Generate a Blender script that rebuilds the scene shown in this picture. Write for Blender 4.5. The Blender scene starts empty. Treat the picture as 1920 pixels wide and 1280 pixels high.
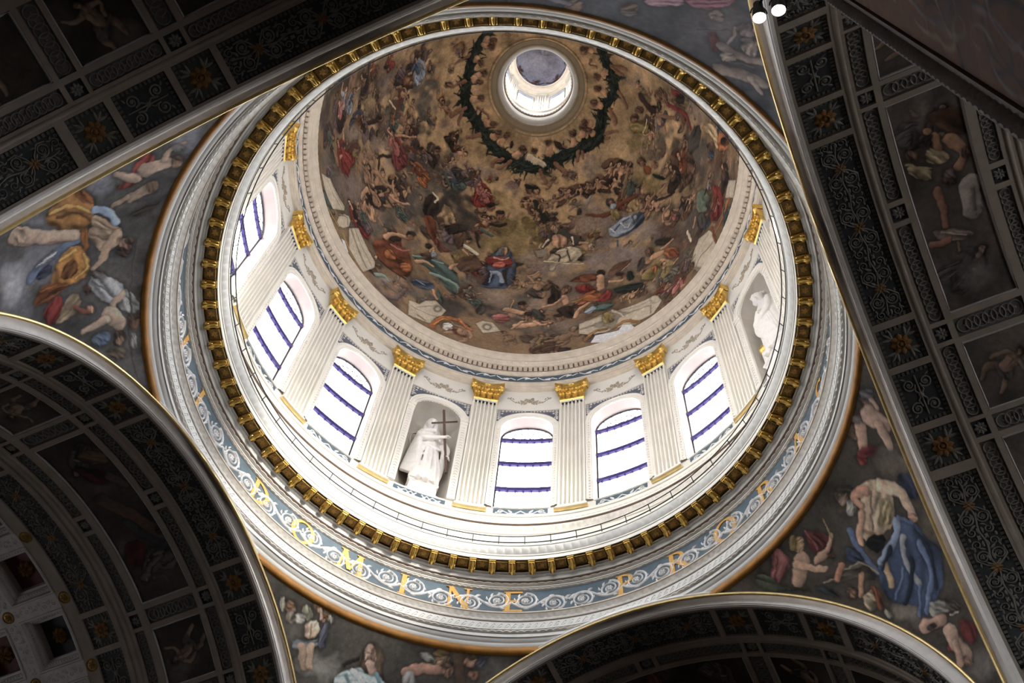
import bpy, math, random
import numpy as np
from mathutils import Matrix, Vector
PI = math.pi
COL = bpy.context.scene.collection
rng = np.random.default_rng(7)

# ---------------------------------------------------------------- frame of the place
# origin: dome axis at the visitor's eye level; +z up; azimuth a: (sin a, cos a)
EYE_D = 12.8474            # the visitor stands this far from the dome axis
FLOOR_Z = -1.6
AZC = 9.466                # azimuth of the bay in the middle of the drum
AZN = AZC - 22.5           # azimuth of the first statue niche (a diagonal of the crossing)
ARM = {'B': AZN + 45, 'LL': AZN - 45, 'UL': AZN - 135, 'R': AZN + 135}
RB, ZB, A0 = 8.087, 17.56, 8.925      # barrel vault radius, axis height, front edge
RW = 9.35                  # drum wall radius

def nt(k):
    a = math.radians(ARM[k])
    return np.array([math.sin(a), math.cos(a), 0]), np.array([math.cos(a), -math.sin(a), 0])

def cyl(azd, r):
    a0 = math.radians(azd)
    def f(x, z, h):
        a = a0 + np.asarray(x, float) / r
        rr = r - np.asarray(h, float)
        return np.stack(np.broadcast_arrays(rr * np.sin(a), rr * np.cos(a), np.asarray(z, float)), -1)
    return f

def barrel(k, R=RB):
    n, t = nt(k)
    def f(s, u, h):
        s, u, h = np.broadcast_arrays(np.asarray(s, float), np.asarray(u, float), np.asarray(h, float))
        th = u / R
        rr = R - h
        return s[..., None] * n + (rr * np.sin(th))[..., None] * t + (ZB + rr * np.cos(th))[..., None] * np.array([0, 0, 1.0])
    return f

def planef(o, ux, uy, un):
    o, ux, uy, un = (np.asarray(q, float) for q in (o, ux, uy, un))
    def f(u, v, h):
        u, v, h = np.broadcast_arrays(np.asarray(u, float), np.asarray(v, float), np.asarray(h, float))
        return o + u[..., None] * ux + v[..., None] * uy + h[..., None] * un
    return f

ident = planef((0, 0, 0), (1, 0, 0), (0, 1, 0), (0, 0, 1))

# ---------------------------------------------------------------- mesh builder
class MB:
    def __init__(self, f=ident):
        self.f = f; self.v = []; self.q = []; self.n = 0; self.ng = []
    def pts(self, P):
        P = np.asarray(P, float).reshape(-1, 3)
        i = self.n; self.v.append(P); self.n += len(P); return i
    def grid(self, P, cu=False, cv=False):
        P = np.asarray(P, float); a, b = P.shape[:2]
        i0 = self.pts(P)
        I = np.arange(a * b).reshape(a, b) + i0
        if cu: I = np.concatenate([I, I[:1]], 0)
        if cv: I = np.concatenate([I, I[:, :1]], 1)
        Q = np.stack([I[:-1, :-1], I[1:, :-1], I[1:, 1:], I[:-1, 1:]], -1).reshape(-1, 4)
        self.q.append(Q)
    def ngon(self, P):
        i = self.pts(P); self.ng.append(list(range(i, i + len(P))))
    # ---- ornaments in (u, v, h) on the surface f
    def slab(self, u0, u1, v0, v1, h0, h1, nu=1, nv=1, ch=0.0):
        us = np.linspace(u0, u1, nu + 1); vs = np.linspace(v0, v1, nv + 1)
        def ring(c, h):
            a = np.linspace(u0 + c, u1 - c, nu + 1); b = np.linspace(v0 + c, v1 - c, nv + 1)
            p = [(x, b[0]) for x in a[:-1]] + [(a[-1], y) for y in b[:-1]] + [(x, b[-1]) for x in a[:0:-1]] + [(a[0], y) for y in b[:0:-1]]
            p = np.array(p); return self.f(p[:, 0], p[:, 1], np.full(len(p), h))
        rows = [ring(0, h0), ring(0, h1 - (ch if h1 > h0 else -ch))]
        if ch: rows.append(ring(ch, h1))
        self.grid(np.array(rows), cv=True)
        U, V = np.meshgrid(np.linspace(u0 + ch, u1 - ch, nu + 1), np.linspace(v0 + ch, v1 - ch, nv + 1), indexing='ij')
        self.grid(self.f(U, V, np.full(U.shape, h1)))
    def patch(self, u0, u1, v0, v1, h, nu=1, nv=1):
        U, V = np.meshgrid(np.linspace(u0, u1, nu + 1), np.linspace(v0, v1, nv + 1), indexing='ij')
        self.grid(self.f(U, V, np.full(U.shape, float(h))))
    def ridge(self, path, w, h, h0=0.0, flat=False, closed=False):
        P = np.asarray(path, float); n = len(P)
        w = np.broadcast_to(np.asarray(w, float), n); hh = np.broadcast_to(np.asarray(h, float), n)
        if closed:
            T = np.roll(P, -1, 0) - np.roll(P, 1, 0)
        else:
            T = np.gradient(P, axis=0)
        T /= np.linalg.norm(T, axis=1)[:, None] + 1e-9
        N = np.stack([-T[:, 1], T[:, 0]], 1)
        prof = [(-1, 0), (-1, 1), (1, 1), (1, 0)] if flat else [(-1, 0), (-.62, .72), (0, 1), (.62, .72), (1, 0)]
        G = []
        for a, b in prof:
            p = P + N * (a * w)[:, None]
            G.append(self.f(p[:, 0], p[:, 1], h0 + b * hh))
        self.grid(np.array(G), cv=closed)
    def leaf(self, u, v, ang, L, W, h, h0=0.0, bend=0.0, n=7):
        t = np.linspace(0, 1, n)
        a = ang + bend * t
        du = np.concatenate([[0], np.cumsum(np.cos(a[:-1]))]) * L / (n - 1)
        dv = np.concatenate([[0], np.cumsum(np.sin(a[:-1]))]) * L / (n - 1)
        wd = W * np.sin(np.clip(t * .93 + .07, 0, 1) * PI) ** .7 * (1 - .25 * t) + .001
        self.ridge(np.stack([u + du, v + dv], 1), wd, h * (.6 + .4 * np.sin(t * PI)), h0)
    def dome(self, u, v, r, h, h0=0.0, n=12, m=4, ry=None):
        ry = ry or r
        rho = np.sin(np.linspace(0.02, 1, m + 1) * PI / 2); ph = np.arange(n) * 2 * PI / n
        R, F = np.meshgrid(rho, ph, indexing='ij')
        self.grid(self.f(u + r * R * np.cos(F), v + ry * R * np.sin(F), h0 + h * np.sqrt(1 - R ** 2 * .999)), cv=True)
    def flower(self, u, v, r, h, h0=0.0, n=6, rot=0.0):
        for i in range(n):
            a = rot + i * 2 * PI / n
            self.leaf(u + .18 * r * math.cos(a), v + .18 * r * math.sin(a), a, r * .82, r * .36, h * .8, h0, 0, 6)
        self.dome(u, v, r * .27, h, h0, 10, 3)
    def spiral(self, u, v, r, a0, turns, w, h, h0=0.0, n=None, shrink=.82, sgn=1):
        n = n or int(16 * turns) + 4
        t = np.linspace(0, 1, n)
        rad = r * (1 - shrink * t); a = a0 + sgn * turns * 2 * PI * t
        self.ridge(np.stack([u + rad * np.cos(a), v + rad * np.sin(a)], 1), w * (1 - .45 * t), h, h0)
    def ring(self, u, v, r, w, h, h0=0.0, n=20):
        a = np.arange(n) * 2 * PI / n
        self.ridge(np.stack([u + r * np.cos(a), v + r * np.sin(a)], 1), w, h, h0, closed=True)
    # ---- free space
    def tube(self, path, rad, n=8, closed=False, caps=True):
        P = np.asarray(path, float); m = len(P)
        rad = np.broadcast_to(np.asarray(rad, float), m)
        T = (np.roll(P, -1, 0) - np.roll(P, 1, 0)) if closed else np.gradient(P, axis=0)
        T /= np.linalg.norm(T, axis=1)[:, None] + 1e-12
        ref = np.array([0, 0, 1.0]) if abs(T[:, 2]).max() < .95 else np.array([.6, .8, 0])
        X = np.cross(T, ref); X /= np.linalg.norm(X, axis=1)[:, None] + 1e-12
        Y = np.cross(T, X)
        a = np.arange(n) * 2 * PI / n
        G = P[:, None] + rad[:, None, None] * (X[:, None] * np.cos(a)[None, :, None] + Y[:, None] * np.sin(a)[None, :, None])
        self.grid(G, cu=closed, cv=True)
        if caps and not closed:
            self.ngon(G[0]); self.ngon(G[-1])
    def box(self, lo, hi):
        x0, y0, z0 = lo; x1, y1, z1 = hi
        self.slab(x0, x1, y0, y1, z0, z1); self.patch(x0, x1, y0, y1, z0)
    def revolve(self, prof, n=360, a0=0.0, a1=360.0, mod=None):
        prof = np.asarray(prof, float); full = abs(a1 - a0 - 360) < 1e-6
        az = np.radians(np.linspace(a0, a1, n + 1))
        if full: az = az[:-1]
        r = np.repeat(prof[:, :1], len(az), 1); z = np.repeat(prof[:, 1:2], len(az), 1)
        if mod is not None: r, z = mod(r, z, az)
        self.grid(np.stack([r * np.sin(az), r * np.cos(az), z], -1), cv=full)
    def build(self, name, mat, parent=None, sharp=35, col=None, world_parent=False):
        V = np.concatenate(self.v) if self.v else np.zeros((0, 3))
        Q = np.concatenate(self.q) if self.q else np.zeros((0, 4), int)
        ngl = np.array([i for g in self.ng for i in g], int); ngs = np.array([len(g) for g in self.ng], int)
        loops = np.concatenate([Q.ravel(), ngl]).astype(np.int32)
        tot = np.concatenate([np.full(len(Q), 4), ngs]).astype(np.int32)
        start = (np.cumsum(tot) - tot).astype(np.int32)
        me = bpy.data.meshes.new(name)
        me.vertices.add(len(V)); me.vertices.foreach_set('co', V.astype(np.float32).ravel())
        me.loops.add(len(loops)); me.loops.foreach_set('vertex_index', loops)
        me.polygons.add(len(tot)); me.polygons.foreach_set('loop_start', start); me.polygons.foreach_set('loop_total', tot)
        me.polygons.foreach_set('use_smooth', np.ones(len(tot), bool))
        if col is not None:
            at = me.color_attributes.new('Col', 'FLOAT_COLOR', 'POINT')
            c = np.ones((len(V), 4), np.float32); c[:, :3] = col
            at.data.foreach_set('color', c.ravel())
        me.update(calc_edges=True); me.validate()
        if sharp: me.set_sharp_from_angle(angle=math.radians(sharp))
        if mat is not None: me.materials.append(mat)
        o = bpy.data.objects.new(name, me); COL.objects.link(o)
        if parent is not None: o.parent = parent
        return o

def tag(o, label=None, cat=None, group=None, kind=None):
    if label: o['label'] = label
    if cat: o['category'] = cat
    if group: o['group'] = group
    if kind: o['kind'] = kind
    return o

def struct(o, label=None):
    o['kind'] = 'structure'
    if label: o['label'] = label
    return o

def empty(name, loc=(0, 0, 0)):
    o = bpy.data.objects.new(name, None); COL.objects.link(o); o.location = loc
    o.empty_display_size = .2
    return o

def child(o, parent):
    """parent without moving: parents have translation only"""
    o.parent = parent
    o.matrix_parent_inverse = Matrix.Translation(-Vector(parent.location))
    return o

def copy_tree(o, parent=None, kids={}):
    c = o.copy(); COL.objects.link(c)
    if parent is not None: c.parent = parent
    for ch in list(o.children): copy_tree(ch, c)
    return c

# ---------------------------------------------------------------- materials
def mat(name, col, rough=.6, metal=0.0, var=.12, scale=3.0, bump=0.0, bscale=30.0, spec=.4):
    m = bpy.data.materials.new(name); m.use_nodes = True
    nt_ = m.node_tree; bs = nt_.nodes['Principled BSDF']
    bs.inputs['Roughness'].default_value = rough; bs.inputs['Metallic'].default_value = metal
    bs.inputs['Specular IOR Level'].default_value = spec
    tc = nt_.nodes.new('ShaderNodeTexCoord')
    if var:
        nz = nt_.nodes.new('ShaderNodeTexNoise'); nz.inputs['Scale'].default_value = scale; nz.inputs['Detail'].default_value = 6
        nt_.links.new(tc.outputs['Object'], nz.inputs['Vector'])
        rp = nt_.nodes.new('ShaderNodeValToRGB')
        rp.color_ramp.elements[0].position = .3; rp.color_ramp.elements[1].position = .7
        c0 = [max(0, c * (1 - var)) for c in col]; c1 = [min(1, c * (1 + var * .6)) for c in col]
        rp.color_ramp.elements[0].color = (*c0, 1); rp.color_ramp.elements[1].color = (*c1, 1)
        nt_.links.new(nz.outputs['Fac'], rp.inputs['Fac']); nt_.links.new(rp.outputs['Color'], bs.inputs['Base Color'])
    else:
        bs.inputs['Base Color'].default_value = (*col, 1)
    if bump:
        nb = nt_.nodes.new('ShaderNodeTexNoise'); nb.inputs['Scale'].default_value = bscale; nb.inputs['Detail'].default_value = 4
        nt_.links.new(tc.outputs['Object'], nb.inputs['Vector'])
        bp = nt_.nodes.new('ShaderNodeBump'); bp.inputs['Strength'].default_value = bump; bp.inputs['Distance'].default_value = .03
        nt_.links.new(nb.outputs['Fac'], bp.inputs['Height']); nt_.links.new(bp.outputs['Normal'], bs.inputs['Normal'])
    return m

def paint_mat(name, rough=.75):
    m = bpy.data.materials.new(name); m.use_nodes = True
    t = m.node_tree; bs = t.nodes['Principled BSDF']; bs.inputs['Roughness'].default_value = rough
    bs.inputs['Specular IOR Level'].default_value = .2
    at = t.nodes.new('ShaderNodeAttribute'); at.attribute_name = 'Col'
    tc = t.nodes.new('ShaderNodeTexCoord')
    nz = t.nodes.new('ShaderNodeTexNoise'); nz.inputs['Scale'].default_value = 7; nz.inputs['Detail'].default_value = 8; nz.inputs['Roughness'].default_value = .7
    t.links.new(tc.outputs['Object'], nz.inputs['Vector'])
    mr = t.nodes.new('ShaderNodeMapRange'); mr.inputs['From Min'].default_value = .3; mr.inputs['From Max'].default_value = .7
    mr.inputs['To Min'].default_value = .72; mr.inputs['To Max'].default_value = 1.22
    t.links.new(nz.outputs['Fac'], mr.inputs['Value'])
    mx = t.nodes.new('ShaderNodeMix'); mx.data_type = 'RGBA'; mx.blend_type = 'MULTIPLY'; mx.inputs['Factor'].default_value = 1
    t.links.new(at.outputs['Color'], mx.inputs[6]); t.links.new(mr.outputs['Result'], mx.inputs[7])
    t.links.new(mx.outputs[2], bs.inputs['Base Color'])
    return m

def glow(name, col, s):
    m = bpy.data.materials.new(name); m.use_nodes = True
    b = m.node_tree.nodes['Principled BSDF']; b.inputs['Emission Color'].default_value = (*col, 1); b.inputs['Emission Strength'].default_value = s
    b.inputs['Base Color'].default_value = (.8, .8, .8, 1)
    return m

def glass_mat():
    m = bpy.data.materials.new('clear_window_glass'); m.use_nodes = True
    t = m.node_tree; t.nodes.remove(t.nodes['Principled BSDF']); out = t.nodes['Material Output']
    tr = t.nodes.new('ShaderNodeBsdfTransparent'); tr.inputs['Color'].default_value = (.95, .97, 1, 1)
    gl = t.nodes.new('ShaderNodeBsdfGlossy'); gl.inputs['Roughness'].default_value = .08
    fr = t.nodes.new('ShaderNodeFresnel'); fr.inputs['IOR'].default_value = 1.3
    mx = t.nodes.new('ShaderNodeMixShader')
    t.links.new(fr.outputs['Fac'], mx.inputs['Fac']); t.links.new(tr.outputs['BSDF'], mx.inputs[1]); t.links.new(gl.outputs['BSDF'], mx.inputs[2])
    t.links.new(mx.outputs['Shader'], out.inputs['Surface'])
    return m

M = dict(
    stucco=mat('white_stucco', (.80, .76, .69), .6, var=.06, scale=1.1),
    stucco_lo=mat('pale_grey_stucco', (.74, .72, .69), .6, var=.08, scale=1.2),
    cream=mat('cream_stucco', (.66, .57, .46), .6, var=.15, scale=3, bump=.2),
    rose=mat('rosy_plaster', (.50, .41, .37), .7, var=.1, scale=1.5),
    marble=mat('white_marble', (.84, .80, .77), .45, var=.08, scale=4),
    gold=mat('gilding', (.92, .58, .16), .36, .8, var=.3, scale=9, bump=.35, bscale=18),
    gilt_br=mat('brown_gilding', (.62, .36, .09), .3, .85, var=.4, scale=12, bump=.4, bscale=25),
    gilt_trim=mat('gilt_bead', (.80, .60, .28), .35, .7, var=.15, scale=5),
    gilt_dark=mat('old_gilding', (.27, .16, .045), .5, .6, var=.4, scale=6, bump=.4),
    gilt_paint=mat('ochre_gilt_paint', (.62, .34, .09), .5, .2, var=.15, scale=8),
    orange=mat('ochre_band', (.40, .17, .025), .6, var=.3, scale=3),
    blue=mat('slate_blue_ground', (.085, .12, .15), .7, var=.18, scale=4),
    slate=mat('dark_slate_damask', (.12, .13, .17), .7, var=.25, scale=9),
    relief=mat('white_relief', (.78, .76, .76), .6, var=.08, scale=6),
    sepia=mat('sepia_stucco', (.42, .35, .27), .7, var=.3, scale=12),
    bead=mat('warm_bead_stucco', (.70, .65, .59), .6, var=.15, scale=6),
    shade=mat('umber_and_groove_shade', (.27, .20, .16), .7, var=.2, scale=4),  # brown of the fillets; in the grooves it paints in the recess shade
    iron=mat('dark_iron', (.02, .02, .025), .5, .3, var=0),
    bar=mat('flare_tinted_bar', (.045, .03, .15), .5, var=.15),  # purple flare tint put into the bars' colour
    tan=mat('tan_ring_stone', (.36, .28, .18), .65, var=.12, scale=3),
    nichem=mat('grey_niche_stone', (.50, .46, .40), .65, var=.12, scale=1.5),
    wood=mat('brown_wood', (.12, .075, .06), .6, var=.3, scale=8),
    rib=mat('vault_stone', (.29, .24, .20), .75, var=.15, scale=2, bump=.25),
    rib2=mat('grey_vault_stone', (.50, .46, .45), .7, var=.15, scale=3, bump=.4),
    dark=mat('black_blue_ground', (.028, .032, .036), .7, var=.3, scale=5),
    green=mat('black_green_ground', (.045, .05, .042), .7, var=.3, scale=5),
    grey=mat('grey_ground', (.10, .09, .078), .7, var=.2, scale=6),
    grisaille=mat('grisaille_relief', (.17, .16, .14), .7, var=.2, scale=10),
    tawny=mat('tawny_flower', (.20, .095, .025), .7, var=.3, scale=10),
    maroon=mat('maroon_ground', (.09, .02, .018), .7, var=.3, scale=4),
    floorm=mat('stone_floor', (.25, .21, .18), .4, var=.3, scale=.6),
    wallm=mat('plaster_wall', (.34, .29, .25), .8, var=.25, scale=.8),
    blockerm=mat('sky_blocker_grey', (.42, .42, .44), .7, var=.15, scale=1),
    black=mat('black_metal', (.02, .02, .02), .45, .4, var=0),
    paint=paint_mat('fresco_paint'), glass=glass_mat(),
    lamp=glow('lamp_face', (1, .88, .95), 30),
)
SKY, EXPO, SUN = 16, 0.25, 16; G_DOME, G_PEND, G_VAULT, G_LAN = 2.35, 2.2, 2.1, 1.3
# ================================================================ lower entablature
def patt(a, count, amp, rows):
    """inward bumps (beads, leaves) on the listed profile rows"""
    def mod(r, z, az):
        w = np.abs(np.sin(az * count / 2)) ** .8
        for i, k in rows: r[i] = r[i] - amp * k * w
        return r, z
    return mod

ARMAZ = np.radians([ARM[k] for k in ARM])
def over_arches(r, z, az):
    """where the ring meets the crown of an arch it dies into the arch above its extrados"""
    d = np.abs((az[None] - ARMAZ[:, None] + PI) % (2 * PI) - PI).min(0)
    lat = 8.66 * np.tan(d); ext = 17.4 + np.sqrt(np.maximum(8.47 ** 2 - lat ** 2, 0))
    hit = r * np.cos(d)[None] > 8.66
    z = np.where(hit, np.maximum(z, ext[None] + .06), z); r = np.where(hit, np.minimum(r, 8.675 / np.cos(d)[None]), r); return r, z
def ring_obj(name, prof, material, parent=None, n=384, count=0, amp=0, rows=(), sharp=35, low=False):
    b = MB(); p_ = patt(0, count, amp, rows) if count else None
    md = p_ if not low else (lambda r, z, az: over_arches(*(p_(r, z, az) if p_ else (r, z)), az))
    b.revolve(prof, n if not count else max(n, count * 8), mod=md)
    return b.build(name, material, parent, sharp)

trim1 = struct(ring_obj('trim_1', [(9.025, 25.53), (8.99, 25.57), (8.975, 25.64), (8.95, 25.66), (8.905, 25.70), (8.88, 25.76), (8.845, 25.765), (8.845, 25.90), (8.815, 25.905)], M['stucco_lo'], n=720, low=True),
    'white stepped mouldings ringing the base of the drum')
ring_obj('ochre_band', [(9.17, 25.30), (9.09, 25.325), (9.04, 25.37), (9.02, 25.44), (9.025, 25.53)], M['orange'], trim1, n=720, low=True)
ring_obj('bead_row', [(8.815, 25.905), (8.80, 25.91), (8.785, 25.94), (8.785, 25.965), (8.80, 25.985), (8.775, 25.985)], M['bead'], trim1, count=260, amp=.022, rows=[(2, 1), (3, 1)])
ring_obj('fascia', [(8.775, 25.985), (8.755, 25.99), (8.755, 26.30), (8.74, 26.31)], M['stucco_lo'], trim1)
b = MB()
f = cyl(0, 8.755)
nl = 260
for i in range(nl):
    u = (i + .5) / nl * 2 * PI * 8.755 - PI * 8.755; L = 2 * PI * 8.755 / nl
    b.ridge([(u - .4 * L, 26.05), (u - .1 * L, 26.17), (u + .15 * L, 26.24), (u + .4 * L, 26.2)], .018, .016)
    b.ridge([(u - .1 * L, 26.06), (u + .2 * L, 26.12)], .014, .014)
b.f = f
# re-map: ridge used identity; map now
b2 = MB(); b2.v = [f(p[:, 0], p[:, 1], p[:, 2]) for p in b.v]; b2.q = b.q; b2.n = b.n
b2.build('leaf_scroll', M['stucco_lo'], trim1)
ring_obj('groove', [(8.74, 26.31), (8.80, 26.315), (8.80, 26.36), (8.755, 26.365)], M['shade'], trim1)  # recess shade put into the groove's colour
ring_obj('cyma', [(8.755, 26.365), (8.735, 26.40), (8.74, 26.44), (8.735, 26.47), (8.70, 26.53), (8.66, 26.56), (8.65, 26.575)], M['bead'], trim1, count=240, amp=.02, rows=[(3, 1), (4, 1)])
ring_obj('lip', [(8.65, 26.575), (8.625, 26.59), (8.625, 26.64), (8.89, 26.66)], M['cream'], trim1)
FR = 8.885
ring_obj('frieze', [(FR, 26.66), (FR, 27.95)], M['blue'], trim1)
ring_obj('lower_bead', [(FR, 27.95), (8.855, 27.955), (8.835, 27.98), (8.835, 28.00), (8.85, 28.02)], M['bead'], trim1, count=300, amp=.022, rows=[(2, 1), (3, 1)])
ring_obj('bed_fillet', [(8.85, 28.02), (8.80, 28.03), (8.795, 28.06), (8.81, 28.065), (8.81, 28.08)], M['stucco_lo'], trim1)
ring_obj('upper_bead', [(8.81, 28.08), (8.77, 28.085), (8.735, 28.105), (8.735, 28.13), (8.75, 28.145), (8.75, 28.16)], M['bead'], trim1, count=200, amp=.03, rows=[(2, 1), (3, 1)])
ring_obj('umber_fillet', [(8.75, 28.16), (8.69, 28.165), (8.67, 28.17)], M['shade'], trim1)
ring_obj('bed_fascia', [(8.67, 28.17), (8.655, 28.175), (8.63, 28.32), (8.60, 28.325)], M['stucco_lo'], trim1)
ring_obj('small_bead', [(8.60, 28.325), (8.59, 28.33), (8.575, 28.345), (8.575, 28.365), (8.585, 28.38), (8.555, 28.385), (8.55, 28.42), (8.525, 28.425)], M['stucco_lo'], trim1, count=320, amp=.018, rows=[(2, 1), (3, 1)])
ring_obj('soffit', [(8.525, 28.425), (8.52, 28.50), (8.13, 28.52)], M['gilt_dark'], trim1, n=252)
ring_obj('corona', [(8.13, 28.52), (8.115, 28.525), (8.11, 28.68), (8.085, 28.69), (8.085, 28.745)], M['stucco'], trim1)
ring_obj('egg_band', [(8.085, 28.745), (8.07, 28.76), (8.045, 28.81), (8.01, 28.88), (7.975, 28.94), (7.95, 28.98), (7.95, 29.0)], M['stucco_lo'], trim1, count=190, amp=.035, rows=[(2, .8), (3, 1), (4, .6)])
ring_obj('gallery_deck', [(7.95, 29.0), (7.925, 29.005), (7.925, 29.06), (8.0, 29.07), (9.55, 29.09)], M['stucco'], trim1, n=256)

# white acanthus scrolls of the frieze: one relief per quarter of a bay
def scroll_mesh(flip):
    b = MB(cyl(0, FR)); s = -1 if flip else 1; zc = 27.36
    L = FR * math.radians(11.25)
    t = np.linspace(-.5, .5, 40)
    z = zc + s * .24 * np.sin(t * 2 * PI)
    b.ridge(np.stack([t * L, z], 1), .035, .045)
    for q in (-1, 1):
        cx, cz = q * L * .25, zc + s * q * -.10
        b.spiral(cx, cz, .36, -s * q * PI / 2, 2.1, .036, .05, sgn=s * q, shrink=.78)
        b.flower(cx, cz, .11, .07, n=6)
        for i in range(9):
            a = i * 2 * PI / 9 + .3 * q
            b.leaf(cx + .30 * math.cos(a), cz + .27 * math.sin(a), a + .9 * s * q, .17, .036, .04, 0, .8 * s * q)
    for i in range(7):
        tt = -.45 + .15 * i
        b.leaf(tt * L, zc + s * .24 * math.sin(tt * 2 * PI), .9 * (-1) ** i + .2, .22, .045, .045, 0, -1.2 * (-1) ** i)
    return b
for i in range(16):
    for q in (0, 1):
        if i == 0 and q < 2:
            b = scroll_mesh(q == 1); o = b.build('acanthus_scroll', M['relief'], trim1, 50)
            if q == 0: SC0 = o
            else: SC1 = o
        else:
            o = (SC0, SC1)[q].copy(); COL.objects.link(o); o.parent = trim1
        azd = AZC + 5.6 + 22.5 * i + 11.25 * q
        o.rotation_euler = (0, 0, -math.radians(azd))

# ================================================================ stylobate, upper entablature, dome shell closing
ring_obj_s = struct(ring_obj('trim_2', [(9.55, 29.0), (9.55, 31.1), (9.45, 31.14), (9.42, 31.24), (9.47, 31.25), (9.47, 31.29), (9.36, 31.30), (9.36, 31.56), (9.42, 31.57), (9.42, 31.61), (9.30, 31.62), (9.30, 31.66)], M['stucco']), 'white plinth wall behind the gallery')
ring_obj('egg_course', [(9.30, 31.66), (9.29, 31.70), (9.26, 31.78), (9.22, 31.86), (9.19, 31.90), (9.19, 31.94)], M['bead'], ring_obj_s, count=230, amp=.05, rows=[(2, 1), (3, 1)])
ring_obj('plinth_groove', [(9.19, 31.94), (9.24, 31.945), (9.24, 31.975), (9.13, 31.98)], M['shade'], ring_obj_s)  # dark ring that paints the shade of the plinth groove
ring_obj('plinth_cap', [(9.13, 31.98), (9.125, 31.99), (9.12, 32.08), (9.17, 32.10)], M['stucco'], ring_obj_s)
ring_obj('bead_course', [(9.17, 32.10), (9.16, 32.12), (9.15, 32.14), (9.16, 32.17), (9.2, 32.18)], M['bead'], ring_obj_s, count=300, amp=.018, rows=[(2, 1)])
ring_obj('plinth_top', [(9.2, 32.18), (9.25, 32.185), (9.25, 32.215), (9.2, 32.22), (9.2, 32.44), (9.25, 32.45), (9.25, 32.48), (9.18, 32.49), (9.18, 32.64), (9.40, 32.66)], M['stucco'], ring_obj_s)

trim3 = struct(ring_obj('trim_3', [(9.5, 42.12), (9.24, 42.15), (9.22, 42.17), (9.22, 42.28), (9.19, 42.30), (9.19, 42.46), (9.165, 42.47)], M['cream']), 'cream mouldings above the gilded capitals')
ring_obj('pearl_row', [(9.165, 42.47), (9.155, 42.48), (9.145, 42.50), (9.145, 42.52), (9.16, 42.54)], M['cream'], trim3, count=300, amp=.025, rows=[(2, 1), (3, 1)])
ring_obj('architrave_lip', [(9.16, 42.54), (9.15, 42.56), (9.14, 42.62), (9.135, 42.64), (9.135, 42.68), (9.22, 42.70)], M['cream'], trim3)
ring_obj('upper_frieze', [(9.22, 42.72), (9.22, 43.36)], M['blue'], trim3)
ring_obj('leaf_mould', [(9.22, 43.36), (9.17, 43.365), (9.15, 43.40), (9.11, 43.46), (9.08, 43.50), (9.08, 43.52)], M['cream'], trim3, count=200, amp=.03, rows=[(2, 1), (3, 1)])
ring_obj('dentil_bed', [(9.08, 43.52), (9.04, 43.53), (9.04, 43.76), (8.98, 43.78)], M['shade'], trim3)  # darker bed: shade between the dentils put into the colour
b = MB(cyl(0, 9.04)); nd = 252
for i in range(nd):
    u = ((i + .5) / nd - .5) * 2 * PI * 9.04; b.slab(u - .075, u + .075, 43.55, 43.75, 0, .10)
b.build('dentil', M['cream'], trim3)
ring_obj('egg_mould', [(8.98, 43.78), (8.92, 43.79), (8.91, 43.82), (8.87, 43.90), (8.84, 43.95), (8.84, 43.97)], M['cream'], trim3, count=252, amp=.02, rows=[(2, 1), (3, 1)])
ring_obj('cornice', [(8.84, 43.97), (8.80, 43.98), (8.795, 44.12), (8.77, 44.14), (8.75, 44.18)], M['cream'], trim3)
ring_obj('cornice_leaf', [(8.75, 44.18), (8.74, 44.2), (8.70, 44.28), (8.68, 44.36), (8.665, 44.37)], M['cream'], trim3, count=170, amp=.03, rows=[(2, 1), (3, .7)])
ring_obj('cornice_edge', [(8.665, 44.37), (8.65, 44.375), (8.645, 44.41), (8.66, 44.42), (8.645, 44.44), (8.65, 44.48), (9.0, 44.52)], M['cream'], trim3, count=200, amp=.012, rows=[(2, 1), (4, 1)])
# blue frieze tracery
b = MB(cyl(0, 9.22))
nn = 64
for i in range(nn):
    u = ((i + .5) / nn - .5) * 2 * PI * 9.22; s = 1 if i % 2 else -1
    b.ridge([(u - .42, 43.12 - s * .12), (u - .2, 43.12 + s * .1), (u, 43.12 + s * .14), (u + .2, 43.12 - s * .02), (u + .42, 43.12 + s * .12)], .016, .03)
    b.leaf(u - .1, 43.1, .6 * s, .26, .045, .03); b.leaf(u + .1, 43.14, PI - .5 * s, .24, .04, .03)
b.build('frieze_tracery', M['relief'], trim3)

# ================================================================ drum wall
XB = RW * math.radians(11.25)
ZW0, ZW1 = 29.0, 42.2
W_SILL, W_SPR, W_W = 33.25, 38.85, 1.05
def arch_top(x, w, spr): return spr + np.sqrt(np.maximum(w * w - x * x, 0))
def outline(w, sill, spr, off=0.0, n=28):
    a = np.linspace(PI, 0, n + 1)
    P = [(-(w + off), z) for z in np.linspace(sill, spr, 7)[:-1]] + [((w + off) * math.cos(q), spr + (w + off) * math.sin(q)) for q in a] + [((w + off), z) for z in np.linspace(spr, sill, 7)[1:]]
    return np.array(P)
def wall_bay_mesh(w, name):
    b = MB(cyl(0, RW))
    for s in (-1, 1):
        b.patch(s * XB, s * w, ZW0, ZW1, 0, 4, 1)
    xs = w * np.sin(np.linspace(-PI / 2, PI / 2, 33))
    top = arch_top(xs, w, W_SPR)
    b.grid(np.stack([b.f(xs, top, 0 * xs), b.f(xs, 0 * xs + ZW1, 0 * xs)], 1))
    b.patch(-w, w, ZW0, W_SILL, 0, 8, 1)
    return b
wall_w = wall_bay_mesh(W_W, 'w'); wall_n = wall_bay_mesh(.98, 'n')
wall_s = MB(cyl(0, RW)); wall_s.patch(-XB, XB, ZW0, ZW1, 0, 12, 1)
vs, qs, n0 = [], [], 0
dr = MB()
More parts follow.
